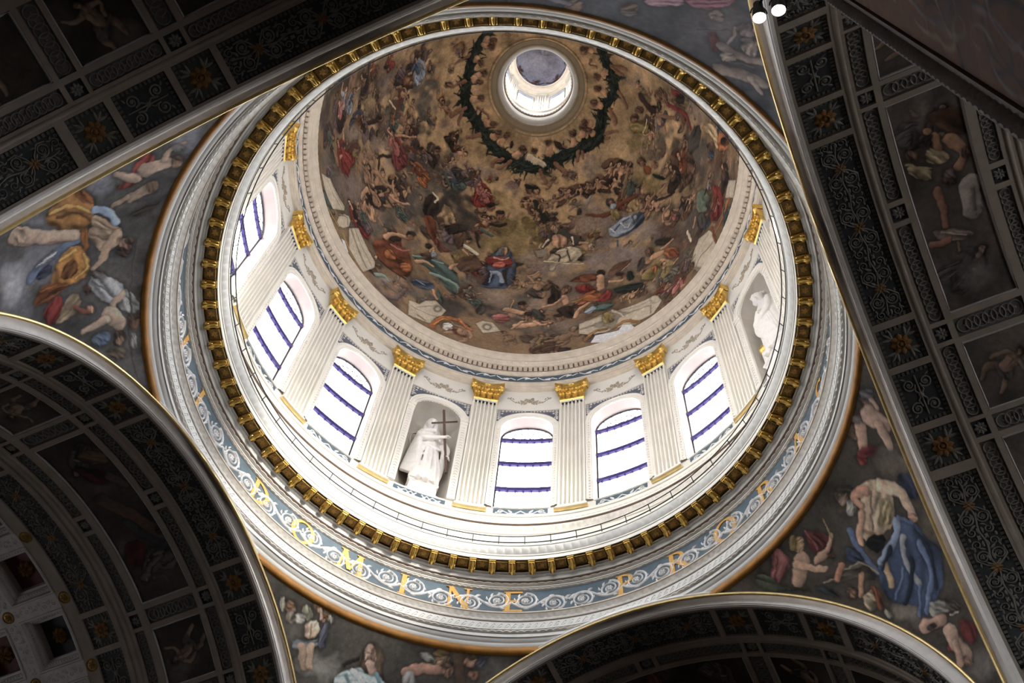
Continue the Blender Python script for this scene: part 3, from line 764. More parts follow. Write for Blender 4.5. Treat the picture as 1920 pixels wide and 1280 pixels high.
# ================================================================ statue niches
NW = .98
def niche():
    f = cyl(0, RW)
    b = MB(f)
    t = np.linspace(-PI / 2, PI / 2, 25)
    rows = [(NW * np.sin(t), np.full(25, z), -NW * .95 * np.cos(t)) for z in (W_SILL, 35, 37, W_SPR)]
    for e_ in np.linspace(0, PI / 2, 10)[1:]:
        c = math.cos(e_); rows.append((NW * np.sin(t) * 1.0 * np.where(True, 1, 1), W_SPR + NW * math.sin(e_) * np.cos(t), -NW * .95 * math.cos(e_) * np.cos(t)))
    G = []
    for x, z, h in rows[:4]: G.append(f(x, z, h))
    # shell: half dome, meridians from the spring line to the arch
    for e_ in np.linspace(0, PI / 2, 10)[1:]:
        G.append(f(NW * np.sin(t), W_SPR + NW * np.cos(t) * math.sin(e_), -NW * .95 * np.cos(t) * math.cos(e_)))
    b.grid(np.array(G)); n = b.build('statue_niche', M['nichem'], None, 40)
    b = MB(f); xs = np.linspace(-NW, NW, 13)
    b.grid(np.array([f(xs, 0 * xs + W_SILL, 0 * xs), f(xs, 0 * xs + W_SILL, -NW * .95 * np.sqrt(1 - (xs / NW) ** 2))])); b.build('niche_floor', M['nichem'], n)
    b = MB(f); G = []
    for o_, h in [(0, 0), (0, .06), (.06, .06), (.07, .10), (.18, .10), (.20, .14), (.27, .14), (.30, 0)]:
        a = np.linspace(PI, 0, 33); G.append(f((NW + o_) * np.cos(a), W_SPR + (NW + o_) * np.sin(a), np.full(33, h)))
    b.grid(np.array(G)); b.build('arch_moulding', M['stucco'], n)
    for s in (-1, 1):
        b = MB(f); x0, x1 = sorted((s * NW, s * (NW + .30)))
        b.slab(x0, x1, W_SILL, W_SPR - .32, 0, .09, 1, 1); b.slab(x0 - .02, x1 + .02, W_SPR - .32, W_SPR - .24, 0, .13); b.slab(x0 - .03, x1 + .03, W_SPR - .12, W_SPR, 0, .16); b.slab(x0, x1, W_SPR - .24, W_SPR - .12, 0, .11)
        im = b.build('impost_pilaster', M['stucco'], n)
        b = MB(f); xm = (x0 + x1) / 2
        for i in range(26): b.ridge([(xm - .07, 33.5 + i * .19), (xm, 33.58 + i * .19), (xm + .07, 33.5 + i * .19)], .022, .022, .09)
        b.build('fret', M['bead'], im)
    b = MB(f); rr = NW + .32; xs = np.linspace(-1.27, 1.27, 41)
    lo = np.maximum(np.where(np.abs(xs) < rr, W_SPR + np.sqrt(np.maximum(rr * rr - xs * xs, 0)), W_SPR + .5), W_SPR + .6)
    b.grid(np.stack([f(xs, lo, 0 * xs + .012), f(xs, 0 * xs + 40.42, 0 * xs + .012)], 1)); b.build('spandrel_panel', M['slate'], n)
    b = MB(f)
    for s in (-1, 1):
        for (x_, z_, r_) in SPAN: b.spiral(s * x_, z_, r_, 7 * x_, 1.3, .016, .014, .012); b.leaf(s * x_, z_, 9 * x_, r_ * 1.5, .02, .014, .012)
        b.spiral(s * 1.15, 39.78, .10, 0, 1.3, .02, .012, .012)
    b.build('spandrel_tracery', M['bead'], n)
    b = MB(f); b.ridge([(-1.3, 40.47), (0, 40.47), (1.3, 40.47)], .03, .03); b.build('string_course', M['bead'], n)
    b = MB(f); b.patch(-.97, .97, 32.72, 33.12, .02, 10, 1); b.build('base_panel', M['blue'], n)
    b = MB(f)
    for s in (-1, 1):
        b.ridge([(s * .1, 32.8), (s * .3, 33.05), (s * .5, 32.8), (s * .8, 33.0)], .03, .02, .02)
        b.ridge([(s * .1, 33.05), (s * .3, 32.8), (s * .5, 33.05), (s * .8, 32.85)], .03, .02, .02)
    b.build('base_scroll', M['relief'], n)
    # round moulding on the back wall
    b = MB(f); a = np.arange(36) * 2 * PI / 36; x = .72 * np.cos(a); z = 37.6 + .95 * np.sin(a)
    h = -NW * .95 * np.sqrt(np.maximum(1 - (x / NW) ** 2, .0)) + .02
    P = f(x, z, h); b.tube(P, .03, 6, closed=True); b.build('back_ring', M['cream'], n)
    return n
ni0 = niche()
tag(ni0, 'arched niche holding the statue with the cross', 'niche', 'statue niches of the drum'); rz(ni0, AZC - 22.5)
ni1 = copy_tree(ni0); tag(ni1, 'arched niche at the right holding the cloaked statue behind the rim', 'niche', 'statue niches of the drum'); rz(ni1, AZC + 67.5)

# ================================================================ gallery railing
e = empty('gallery_railing'); tag(e, 'thin black ring rail along the edge of the gallery', 'railing')
for nm, r, z, rad in (('top_rail', 7.84, 29.37, .018), ('lower_rail', 7.93, 29.17, .022)):
    a = np.arange(240) * 2 * PI / 240; b = MB(); b.tube(np.stack([r * np.sin(a), r * np.cos(a), 0 * a + z], 1), rad, 6, closed=True); b.build(nm, M['iron'], e)
b = MB(); b.tube([(0, 7.98, 29.0), (0, 7.93, 29.17), (0, 7.84, 29.39)], .016, 5); po = b.build('post', M['iron'], e)
b = MB(); b.dome(0, 0, .03, .03); 
for i in range(1, 60):
    c = po.copy(); COL.objects.link(c); c.parent = e; c.rotation_euler = (0, 0, -2 * PI * i / 60)
# ================================================================ coffered vault decoration
ROWS = {1: (9.06, 10.05), 2: (10.33, 10.70), 3: (10.85, 12.50), 4: (12.73, 13.07), 5: (13.60, 14.50), 6: (14.92, 16.46), 7: (16.94, 18.46)}
H1 = [(-17.3, 17.3, 'long'), (18.5, 25.3, 'ros'), (26.5, 35.9, 'scr'), (37.2, 44.0, 'ros'), (45.8, 79, 'long')]
H2 = [(-1.4, 1.4, 'flo'), (2.4, 20.4, 'gui'), (21.2, 24.0, 'flo'), (24.8, 37.6, 'gui'), (38.3, 41.1, 'flo'), (42, 60.3, 'gui'), (61, 63.8, 'flo'), (64.8, 79, 'gui')]
H3 = [(-19.8, 19.8, 'pai'), (20.9, 24.1, 'xgu'), (25.1, 37.4, 'pai'), (38.2, 41.2, 'xgu'), (42.2, 60, 'pai'), (60.9, 63.9, 'xgu'), (64.9, 79, 'pai')]
HC = [(a + 1.7, a + 13.45, 'cof') for a in (-32.5, -17.4, -2.3, 12.85, 28.0)]
CELLS = {1: H1, 2: H2, 3: H3, 4: H2, 5: H1, 6: HC, 7: HC}
# panels the photograph shows: arm -> row -> signed cell numbers (0 = on the crown)
SHOWN = {'LL': {1: (0, 1, -1, 2, -2, 3, -3, -4), 2: (0, 1, -1, 2, -2, 3, -3, 4, -4, -5), 3: (0, 1, -1, 2, -2, 3, -3), 4: (0, 1, -1, 2, -2, 3, -3), 5: (0, 1, 2), 6: (1, 2, 3, 4), 7: (3,)},
         'UL': {1: (0, 1, -1, 2, 3, 4), 2: (1, 2, 3, 4, 5), 3: (0, 1, 2, 3, 4)},
         'R': {1: (0, 1, -1, 2, -2, 3, -3, 4, -4), 2: (0, 1, -1, 2, -2, 3, -3, 4, -4, 5, -5), 3: (0, 1, -1, 2, -2, 3, -3, -4), 4: (0, 1, -1, 2)},
         'B': {1: (0, 1, -1, 2, 3, 4), 2: (0, 1, -1, 2, 3, 4, 5), 3: (0, 1, 2, 3, 4)}}
D2 = math.pi / 180 * RB
def border(b, s0, s1, u0, u1, w, h0, step=.11):
    """leaf-and-dart rim inside a panel"""
    per = []
    for a0, a1, fx in ((u0, u1, 0), (u0, u1, 1)):
        n = max(2, int((a1 - a0) / step))
        for i in range(n):
            u = a0 + (i + .5) * (a1 - a0) / n; s = (s0 + w / 2, s1 - w / 2)[fx]
            b.slab(s - w * .34, s + w * .34, u - step * .3, u + step * .3, h0, h0 + .02)
    n = max(2, int((s1 - s0) / step))
    for i in range(n):
        s = s0 + (i + .5) * (s1 - s0) / n
        for u in (u0 + w / 2, u1 - w / 2): b.slab(s - step * .3, s + step * .3, u - w * .34, u + w * .34, h0, h0 + .02)
HG = -.07
def panel(k, kind, s0, s1, u0, u1):
    f = barrel(k); sc, uc = (s0 + s1) / 2, (u0 + u1) / 2; ds, du = s1 - s0, u1 - u0
    nm = {'long': 'scroll_coffer', 'ros': 'flower_coffer', 'scr': 'scroll_coffer', 'gui': 'ring_coffer', 'xgu': 'ring_coffer', 'flo': 'flower_boss'}[kind]
    gm = {'long': 'dark', 'ros': 'green', 'scr': 'dark', 'gui': 'grey', 'xgu': 'grey', 'flo': 'dark'}[kind]
    b = MB(f); nu_ = max(1, int(du / .3)); b.slab(s0, s1, u0, u1, -.16, HG, 1, nu_)
    o = b.build(nm, M[gm], None)
    if kind in ('long', 'ros', 'scr'):
        b = MB(f); border(b, s0, s1, u0, u1, .12, HG); b.build('leaf_border', M['grey'], o)
        a0, a1, b0, b1 = s0 + .14, s1 - .14, u0 + .14, u1 - .14
        b = MB(f)
        if kind == 'ros':
            for x in (-1, 1):
                for y in (-1, 1):
                    p, q = sc + x * .30, uc + y * .30
                    a = math.atan2(y, x)
                    for d in (-.7, 0, .7): b.leaf(sc + x * .17, uc + y * .17, a + d, .26, .045, .03, HG)
            b.build('corner_leaves', M['grisaille'], o)
            b = MB(f); b.flower(sc, uc, .27, .06, HG, 8); b.ring(sc, uc, .10, .02, .07, HG, 12); b.build('flower', M['tawny'], o)
        elif kind == 'scr':
            for x in (-1, 1):
                for y in (-1, 1):
                    b.spiral(sc + x * .20, uc + y * .30, .15, math.atan2(y, x) + PI, 1.6, .026, .03, HG, sgn=x * y)
                    b.ridge([(sc, uc), (sc + x * .1, uc + y * .12), (sc + x * .06, uc + y * .28)], .024, .03, HG)
                    b.dome(sc + x * .20, uc + y * .30, .045, .03, HG, 8, 2); b.leaf(sc + x * .24, uc + y * .44, math.atan2(y * .5, x), .12, .03, .025, HG)
            b.ridge([(sc, uc - .5), (sc, uc + .5)], .02, .03, HG); b.dome(sc, uc, .07, .04, HG, 10, 2)
            b.build('scrollwork', M['grisaille'], o)
        else:
            n = max(1, round(du / 1.7))
            b.ridge(np.stack([sc + .03 * np.sin(np.linspace(b0, b1, 60) * 9), np.linspace(b0, b1, 60)], 1), .022, .03, HG)
            fl = []
            for i in range(n):
                uu = u0 + (i + .5) * du / n; q = du / n / 1.7
                for x in (-1, 1):
                    for y in (-1, 1):
                        b.spiral(sc + x * .185, uu + y * .34 * q, .16, math.atan2(y, x) + PI, 1.9, .022, .03, HG, sgn=-x * y); b.flower(sc + x * .185, uu + y * .34 * q, .06, .035, HG, 5)
                        b.spiral(sc + x * .20, uu + y * .68 * q, .11, math.atan2(-y, x), 1.5, .018, .028, HG, sgn=x * y)
                        b.ridge([(sc, uu + y * .02), (sc + x * .16, uu + y * .10), (sc + x * .35, uu + y * .28 * q), (sc + x * .33, uu + y * .5 * q)], .022, .03, HG)
                        for v, a_, l_ in ((.10, .5, .16), (.24, 1.2, .14), (.52, .3, .17), (.60, 1.4, .15), (.80, .8, .13)):
                            b.leaf(sc + x * .05, uu + y * v * q, math.atan2(y * math.sin(a_), x * math.cos(a_)), l_, .034, .028, HG, .6 * x * y)
                            b.leaf(sc + x * .30, uu + y * v * q, math.atan2(y * math.sin(a_ + 1), -x * math.cos(a_ + 1)), l_ * .7, .028, .025, HG)
                fl.append(uu)
            b.build('scrollwork', M['grisaille'], o)
            for uu in fl:
                b = MB(f); b.flower(sc, uu, .15, .05, HG, 6); b.build('flower', M['tawny'], o)
    elif kind in ('gui', 'xgu'):
        b = MB(f); alongu = kind == 'gui'
        L, W = (du, ds) if alongu else (ds, du)
        r = W * .43; n = max(2, round((L - 2 * r) / (r * 1.15)) + 1)
        for i in range(n):
            c = (u0 if alongu else s0) + r + .02 + i * (L - 2 * r - .04) / (n - 1)
            p = (sc, c) if alongu else (c, uc)
            b.ring(p[0], p[1], r * .86, .024, .03 + .004 * (i % 2), HG, 18); b.dome(p[0], p[1], .035, .025, HG, 8, 2)
        b.build('ring_chain', M['grisaille'], o)
    elif kind == 'flo':
        b = MB(f); b.flower(sc, uc, min(ds, du) * .44, .05, HG, 8); b.build('flower', M['grisaille'], o)
    return o
ARMW = {'LL': 'lower left vault', 'UL': 'upper left vault', 'R': 'right-hand vault', 'B': 'bottom right vault'}
SIDE = {'LL': ('lower', 'upper'), 'UL': ('left', 'right'), 'R': ('upper', 'lower'), 'B': ('right', 'left')}
ROWN = {1: 'front band', 2: 'front narrow strip', 3: 'middle field', 4: 'rear narrow strip', 5: 'rear band', 6: 'front coffer row', 7: 'back coffer row'}
KN = {'long': 'long black scrollwork panel', 'ros': 'square panel with orange flower', 'scr': 'square black panel with grey scrolls', 'gui': 'grey interlaced ring strip', 'xgu': 'short cross strip of grey rings', 'flo': 'tiny square with grey flower', 'pai': 'painted vault picture', 'cof': 'deep stone coffer with gilt rosette'}
ORD = ['', 'first', 'second', 'third', 'fourth', 'fifth']
PAINTED = []
def plabel(k, row, i):
    kd = CELLS[row][abs(i)][2]
    if row >= 6: return '%s, %s from top of %s, %s' % (KN[kd], ORD[i], ROWN[row], ARMW[k])
    same = [c for c in range(1, abs(i) + 1) if CELLS[row][c][2] == kd and not (c == 0)]
    if i == 0: return '%s on the crown of the %s, %s' % (KN[kd], ARMW[k], ROWN[row])
    return '%s, %s on %s side, %s of %s' % (KN[kd], ORD[len(same)], SIDE[k][0 if i > 0 else 1], ROWN[row], ARMW[k])
for k, rows in SHOWN.items():
    for row, cells in rows.items():
        s0, s1 = ROWS[row]
        for i in cells:
            a, b_, kd = CELLS[row][abs(i)]
            if i < 0: a, b_ = -b_, -a
            u0, u1 = a * D2, b_ * D2; lab = plabel(k, row, i)
            if kd == 'pai':
                PAINTED.append((k, i, s0, s1, u0, u1, lab)); continue
            if kd == 'cof':
                f = barrel(k); b = MB(f)
                G = []
                for c, h in ((0, 0), (.02, .04), (.06, .04), (.08, -.07), (.20, -.17), (.21, -.23), (.28, -.23), (.29, -.45)):
                    n = 8; us = np.linspace(u0 + c, u1 - c, n + 1); ss = np.array([s0 + c, s1 - c])
                    p = [(ss[0], u) for u in us[:-1]] + [(ss[0], us[-1])] + [(ss[1], u) for u in us[::-1]]
                    p = np.array(p); G.append(f(p[:, 0], p[:, 1], np.full(len(p), h)))
                b.grid(np.array(G), cv=True); o = b.build('vault_coffer', M['rib2'])
                b = MB(f); b.patch(s0 + .26, s1 - .26, u0 + .26, u1 - .26, -.445, 1, 6); b.build('coffer_ground', M['maroon' if (i + row) % 2 == 0 else 'dark'], o)
                b = MB(f); border(b, s0 + .07, s1 - .07, u0 + .07, u1 - .07, .12, -.12, .10); b.build('bead_border', M['rib2'], o)
                b = MB(f); b.flower((s0 + s1) / 2, (u0 + u1) / 2, .26, .14, -.445, 8); b.flower((s0 + s1) / 2, (u0 + u1) / 2, .15, .16, -.41, 6, .3); b.build('rosette', M['gilt_dark'], o)
                tag(o, lab, 'coffer', 'stone coffers of the lower left vault'); continue
            o = panel(k, kd, s0, s1, u0, u1)
            tag(o, lab, 'panel', {'long': 'scroll panels of the vaults', 'scr': 'scroll panels of the vaults', 'ros': 'orange flower panels of the vaults', 'gui': 'ring strips of the vaults', 'xgu': 'ring strips of the vaults', 'flo': 'flower bosses of the vaults'}[kd])
# stone ribs between the panels, one lattice per vault
for i, k in enumerate(('LL', 'B', 'R', 'UL')):
    f = barrel(k); b = MB(f); U = 86 * D2
    for s0, s1, h in ((8.985, 9.06, -.004), (10.05, 10.33, .0), (10.70, 10.85, .0), (12.50, 12.73, .0), (13.07, 13.60, .0), (14.50, 14.92, .0)):
        b.slab(s0, s1, -U, U, -.2, h, 1, 60, .0)
    for s0, s1 in ((10.13, 10.25), (13.18, 13.30), (13.40, 13.50)):   # raised rolls on the broad ribs
        us = np.linspace(-U, U, 61); b.ridge(np.stack([np.full(61, (s0 + s1) / 2), us], 1), .06, .035)
    for row in (1, 2, 3, 4, 5):
        s0, s1 = ROWS[row]; h = CELLS[row]
        gaps = []
        for c in range(len(h)):
            if c + 1 < len(h): gaps.append((h[c][1], h[c + 1][0]))
        for g0, g1 in gaps:
            for sg in (-1, 1):
                x, y = sorted((sg * g0 * D2, sg * g1 * D2)); b.slab(s0, s1, x, y, -.2, 0, 1, 1)
    t = struct(b.build('trim_%d' % (11 + i), M['rib']), 'stone ribs framing the panels of the ' + ARMW[k])
    if k == 'LL':
        b = MB(f)
        for a in (-32.5, -17.4, -2.3, 12.85, 28.0, 43.1): b.slab(14.92, 22, (a - 1.65) * D2, (a + 1.7) * D2, -.55, 0, 1, 2)
        for s in (16.70, 18.72, 20.7): b.slab(s - .24, s + .24, -U * .6, U * .6, -.55, -.003, 1, 40)
        b.build('coffer_rib', M['rib2'], t)
        b = MB(f); rr = random.Random(3)
        for a in (-17.4, -2.3, 12.85, 28.0):
            for j in range(9):
                s = 15.1 + j * .16; b.spiral(s, (a + .35 * (-1) ** j) * D2, .07, rr.random() * 6, 1.1, .02, .015); b.leaf(s, (a - .5 * (-1) ** j) * D2, rr.random() * 6, .12, .03, .015)
        for s in (16.70,):
            for a in (-2.3, 12.85):
                for j in range(10): b.spiral(s + .08 * (-1) ** j, (a + 2.5 + j * 1.15) * D2, .07, rr.random() * 6, 1.1, .02, .015); b.leaf(s - .09 * (-1) ** j, (a + 2.5 + j * 1.15) * D2, rr.random() * 6, .12, .03, .015)
        b.build('rib_foliage', M['rib2'], t)
        for s in (14.70, 16.70):
            for a in (-2.3, 12.85, 28.0):
                b = MB(f); b.dome(s, a * D2, .17, .02, .0, 20, 2); b.ring(s, a * D2, .17, .025, .035, 0, 20); b.flower(s, a * D2, .11, .05, .01, 6)
                o = b.build('round_boss', M['gilt_dark']); tag(o, 'round gilt boss, %s on the %s coffer rib crossing of the lower left vault' % ({-2.3: 'upper', 12.85: 'middle', 28.0: 'lower'}[a], 'front' if s < 15 else 'second'), 'boss', 'round bosses of the coffered vault')
        
# strokes of the frescoes, measured on their own surfaces (azimuth or axis position, height)
FRESCO = {
 'dome': [
  ('K',(62,53,46),0.9,[-1890,485,33,117,165,18]),
  ('K',(70,62,56),0.9,[-1766,950,34,131,293,-13]),
  ('K',(58,50,44),0.85,[-1273,694,99,122,143,-71]),
  ('K',(76,66,58),0.9,[-1398,241,93,150,87,-53]),
  ('K',(60,52,46),0.85,[-992,873,174,123,141,-96]),
  ('K',(84,72,60),0.6,[-1620,639,83,179,131,-20]),
  ('K',(64,54,46),0.7,[-1627,370,57,122,110,-21]),
  ('K',(72,60,52),0.9,[-1159,199,140,173,110,-133]),
  ('K',(66,57,50),0.9,[-807,667,217,133,107,-126]),
  ('K',(70,60,54),0.9,[-684,163,222,152,39,-98]),
  ('K',(58,50,44),0.9,[-322,215,143,55,28,-116]),
  ('K',(80,68,58),0.8,[-889,259,135,123,60,-96]),
  ('K',(84,72,62),0.8,[-84,375,330,26,26,-155]),
  ('K',(92,80,74),0.7,[394,462,337,-103,-8,-156]),
  ('K',(60,52,46),0.85,[-550,776,191,75,118,-195]),
  ('K',(74,64,56),0.8,[90,217,440,-52,7,-74]),
  ('K',(104,90,82),0.8,[864,505,266,-183,-54,-168]),
  ('K',(76,64,54),0.85,[1229,332,175,-194,-98,-231]),
  ('K',(66,56,48),0.8,[994,141,370,-399,-27,-137]),
  ('K',(88,76,62),0.5,[773,811,201,-92,-64,-148]),
  ('K',(72,62,52),0.85,[1669,580,146,-244,-171,-105]),
  ('K',(88,78,62),0.7,[1597,898,133,-185,-224,-108]),
  ('K',(78,66,56),0.7,[1981,711,73,-187,-184,-26]),
  ('K',(70,60,50),0.8,[1788,241,104,-191,-118,-86]),
  ('K',(150,126,88),0.5,[356,1760,1631,-505,-162,-499]),
  ('K',(80,74,66),0.75,[-1610,994,47,102,291,-42]),
  ('K',(52,48,44),0.75,[-1366,954,73,94,121,-32]),
  ('K',(140,113,78),0.75,[-1769,562,26,75,84,2]),
  ('K',(158,130,92),0.75,[-1892,1181,-4,76,253,11]),
  ('K',(140,113,78),0.75,[-1875,851,6,37,64,8]),
  ('K',(128,108,92),0.75,[-1627,404,37,81,64,-10]),
  ('K',(128,108,92),0.75,[-1434,606,79,127,67,-21]),
  ('K',(100,84,74),0.75,[-1357,284,70,109,82,-52]),
  ('K',(128,108,92),0.75,[-1283,615,54,71,83,-41]),
  ('K',(74,52,38),0.75,[-1975,463,37,162,85,22]),
  ('K',(38,28,22),0.75,[-1993,265,24,80,65,23]),
  ('K',(52,48,44),0.75,[-1877,109,35,90,142,21]),
  ('K',(80,74,66),0.75,[-1606,116,37,74,59,-17]),
  ('K',(100,84,74),0.75,[-1290,1084,58,60,94,-24]),
  ('K',(80,74,66),0.75,[-863,787,173,110,72,-64]),
  ('K',(74,52,38),0.75,[-1695,773,26,73,114,-5]),
  ('K',(80,74,66),0.75,[-1044,760,90,80,82,-54]),
  ('K',(100,84,74),0.75,[-1838,672,15,58,181,7]),
  ('F','r',(84,68,70),(108,118,130),[-1705,260,-1960,325]),
  ('F','r',(38,28,22),(130,72,66),[-1699,307,-1892,250]),
  ('F','r',(100,30,26),(92,46,22),[-1970,695,-2114,637]),
  ('F','a',(108,118,130),(52,64,82),[-1835,954,-2077,872]),
  ('F','n',(52,48,44),(52,48,44),[-1874,1011,-2048,989]),
  ('F','r',(74,52,38),(92,46,22),[-1949,573,-2082,486]),
  ('F','r',(38,28,22),(74,52,38),[-1858,512,-1998,434]),
  ('L',(38,28,22),[10.5,8.4],[-1853,754,-1814,822,-1790,891]),
  ('F','n',(92,46,22),(92,46,22),[-1786,761,-1712,873]),
  ('F','r',(52,70,66),(128,70,28),[-1472,752,-1619,724]),
  ('F','n',(110,92,48),(110,92,48),[-1480,847,-1667,908]),
  ('F','n',(92,46,22),(92,46,22),[-1689,1091,-1453,1138]),
  ('F','p',(104,70,50),(104,70,50),[-1387,1146,-1579,1122]),
  ('F','r',(84,68,70),(38,28,22),[-1519,514,-1697,493]),
  ('L',(38,28,22),[10.7,8.6],[-1633,541,-1624,610,-1609,659]),
  ('F','r',(96,40,40),(130,72,66),[-1182,706,-1499,719]),
  ('L',(150,112,82),[6.5,5.2],[-1437,735,-1385,809,-1334,876]),
  ('L',(150,112,82),[5.9,4.7],[-1452,710,-1509,682,-1517,703]),
  ('F','r',(100,30,26),(100,30,26),[-1419,314,-1662,245]),
  ('L',(74,52,38),[7.6,6.1],[-1563,348,-1574,418,-1514,444,-1474,416]),
  ('F','n',(52,70,66),(52,70,66),[-1349,436,-1449,474]),
  ('L',(38,28,22),[8.6,6.8],[-1301,542,-1378,589,-1310,662]),
  ('F','n',(150,112,82),(104,70,50),[-1142,394,-1272,578]),
  ('F','r',(38,28,22),(52,48,44),[-1135,414,-1130,555]),
  ('P',(38,28,22),1.7,[-1136,634,-1124,614,-1135,587,-1162,569,-1188,571,-1200,591,-1191,619,-1164,637]),
  ('P',(104,70,50),1.7,[-1166,628,-1158,616,-1165,599,-1181,588,-1198,589,-1206,601,-1200,618,-1183,630]),
  ('F','r',(128,70,28),(92,46,22),[-934,803,-1192,783]),
  ('F','r',(38,28,22),(84,68,70),[-992,917,-1180,899]),
  ('F','n',(52,48,44),(52,48,44),[-876,939,-933,1006]),
  ('F','r',(52,70,66),(52,64,82),[-632,926,-933,973]),
  ('P',(104,70,50),1.9,[-1940,1191,-1909,1188,-1895,1172,-1908,1154,-1937,1143,-1967,1146,-1981,1161,-1971,1180]),
  ('P',(38,28,22),1.9,[-1955,1180,-1937,1177,-1929,1163,-1935,1148,-1952,1139,-1969,1143,-1977,1156,-1972,1172]),
  ('P',(104,70,50),1.9,[-1750,1189,-1721,1183,-1712,1167,-1729,1150,-1760,1142,-1788,1147,-1798,1163,-1783,1181]),
  ('P',(38,28,22),1.9,[-1768,1180,-1751,1175,-1747,1161,-1757,1146,-1775,1139,-1791,1144,-1796,1158,-1786,1173]),
  ('P',(104,70,50),1.9,[-1098,1193,-1080,1179,-1088,1163,-1117,1152,-1148,1153,-1167,1166,-1160,1183,-1132,1194]),
  ('P',(38,28,22),1.9,[-1120,1189,-1112,1180,-1122,1167,-1142,1156,-1163,1155,-1171,1164,-1163,1178,-1142,1188]),
  ('P',(104,70,50),1.9,[-1109,1138,-1093,1125,-1100,1108,-1127,1097,-1156,1098,-1173,1111,-1167,1128,-1140,1139]),
  ('P',(38,28,22),1.9,[-1130,1134,-1122,1125,-1131,1112,-1150,1101,-1169,1100,-1177,1109,-1169,1123,-1149,1133]),
  ('P',(104,70,50),1.8,[-1070,1004,-1058,991,-1066,974,-1089,964,-1114,965,-1127,979,-1120,996,-1096,1006]),
  ('P',(38,28,22),1.8,[-1088,1001,-1082,992,-1091,979,-1109,969,-1125,968,-1130,977,-1122,991,-1104,1001]),
  ('P',(104,70,50),1.8,[-1175,905,-1162,892,-1169,875,-1189,863,-1212,864,-1225,876,-1219,894,-1198,906]),
  ('P',(38,28,22),1.8,[-1191,901,-1185,892,-1192,878,-1208,867,-1222,866,-1228,874,-1221,889,-1206,900]),
  ('P',(104,70,50),1.9,[-926,1120,-914,1106,-925,1090,-953,1081,-981,1085,-993,1099,-983,1115,-955,1124]),
  ('P',(38,28,22),1.9,[-946,1119,-942,1109,-953,1096,-974,1087,-993,1088,-998,1097,-987,1110,-965,1119]),
  ('P',(104,70,50),1.7,[-1830,524,-1817,517,-1817,497,-1830,475,-1849,464,-1863,470,-1863,490,-1850,513]),
  ('P',(38,28,22),1.7,[-1842,512,-1835,506,-1837,488,-1847,469,-1858,460,-1865,466,-1863,484,-1854,503]),
  ('P',(104,70,50),1.7,[-1609,665,-1595,656,-1597,636,-1612,619,-1632,612,-1645,621,-1644,640,-1629,658]),
  ('P',(38,28,22),1.7,[-1621,656,-1615,649,-1618,633,-1628,617,-1641,611,-1647,618,-1645,635,-1634,650]),
  ('P',(104,70,50),1.7,[-1989,688,-1972,684,-1967,667,-1978,644,-1998,631,-2015,634,-2020,652,-2009,674]),
  ('P',(38,28,22),1.7,[-2000,675,-1991,671,-1989,655,-1996,636,-2008,626,-2017,630,-2019,646,-2012,665]),
  ('F','p',(104,70,50),(104,70,50),[-818,996,-942,1043]),
  ('F','n',(104,70,50),(104,70,50),[-1018,569,-1098,592]),
  ('L',(168,152,128),[7.0,5.6],[-1734,717,-1641,763]),
  ('F','r',(38,28,22),(74,52,38),[-1765,460,-1834,464]),
  ('F','r',(108,118,130),(52,64,82),[-1764,363,-1921,382]),
  ('F','r',(84,68,70),(84,68,70),[-1836,213,-1952,219]),
  ('K',(100,84,74),0.75,[-1268,327,71,101,84,-63]),
  ('K',(80,74,66),0.75,[-979,466,103,97,59,-61]),
  ('K',(80,74,66),0.75,[-1021,318,78,84,53,-63]),
  ('K',(128,108,92),0.75,[-824,492,43,35,27,-34]),
  ('K',(100,84,74),0.75,[-720,445,43,31,23,-37]),
  ('K',(80,74,66),0.75,[-909,633,90,72,80,-79]),
  ('K',(52,48,44),0.75,[-670,802,110,55,89,-110]),
  ('K',(100,84,74),0.75,[-743,168,102,83,19,-40]),
  ('K',(80,74,66),0.75,[-558,203,105,65,19,-50]),
  ('K',(80,74,66),0.75,[-508,577,99,46,28,-53]),
  ('K',(52,48,44),0.75,[-326,231,86,35,16,-61]),
  ('K',(52,48,44),0.75,[-712,6,101,86,20,-60]),
  ('K',(128,108,92),0.75,[-718,134,41,34,15,-34]),
  ('K',(100,84,74),0.75,[-1070,366,52,59,58,-58]),
  ('K',(118,104,98),0.75,[-796,118,80,73,18,-39]),
  ('P',(140,113,78),4.8,[-696,814,-507,737,-659,656,-707,699]),
  ('P',(38,28,22),1.8,[-848,781,-759,794,-695,670,-801,634,-864,720]),
  ('L',(168,152,128),[7.2,5.8],[-840,787,-768,789,-772,753]),
  ('P',(92,46,22),1.8,[-806,639,-718,683,-611,589,-649,548]),
  ('P',(84,68,70),1.8,[-621,636,-517,682,-465,611,-555,586]),
  ('P',(38,28,22),1.8,[-602,690,-425,772,-414,752,-476,668,-605,662]),
  ('P',(104,70,50),1.8,[-625,694,-621,675,-633,660,-653,657,-671,667,-676,685,-665,701,-644,705]),
  ('P',(74,52,38),1.8,[-634,707,-636,693,-653,678,-675,670,-690,673,-689,687,-672,702,-649,710]),
  ('L',(168,152,128),[4.7,3.8],[-553,677,-513,693]),
  ('P',(140,113,78),3.5,[-1054,626,-1020,666,-971,618,-1004,607]),
  ('F','r',(100,30,26),(38,28,22),[-1028,237,-1290,224]),
  ('F','r',(84,68,70),(52,70,66),[-1035,260,-1209,285]),
  ('F','r',(150,112,82),(38,28,22),[-1114,312,-1250,438]),
  ('F','n',(74,52,38),(74,52,38),[-1084,456,-1039,604]),
  ('L',(150,112,82),[8.6,6.9],[-1092,535,-998,560,-940,611]),
  ('F','r',(52,70,66),(52,70,66),[-877,524,-1025,533]),
  ('F','n',(38,28,22),(38,28,22),[-1076,359,-1202,468]),
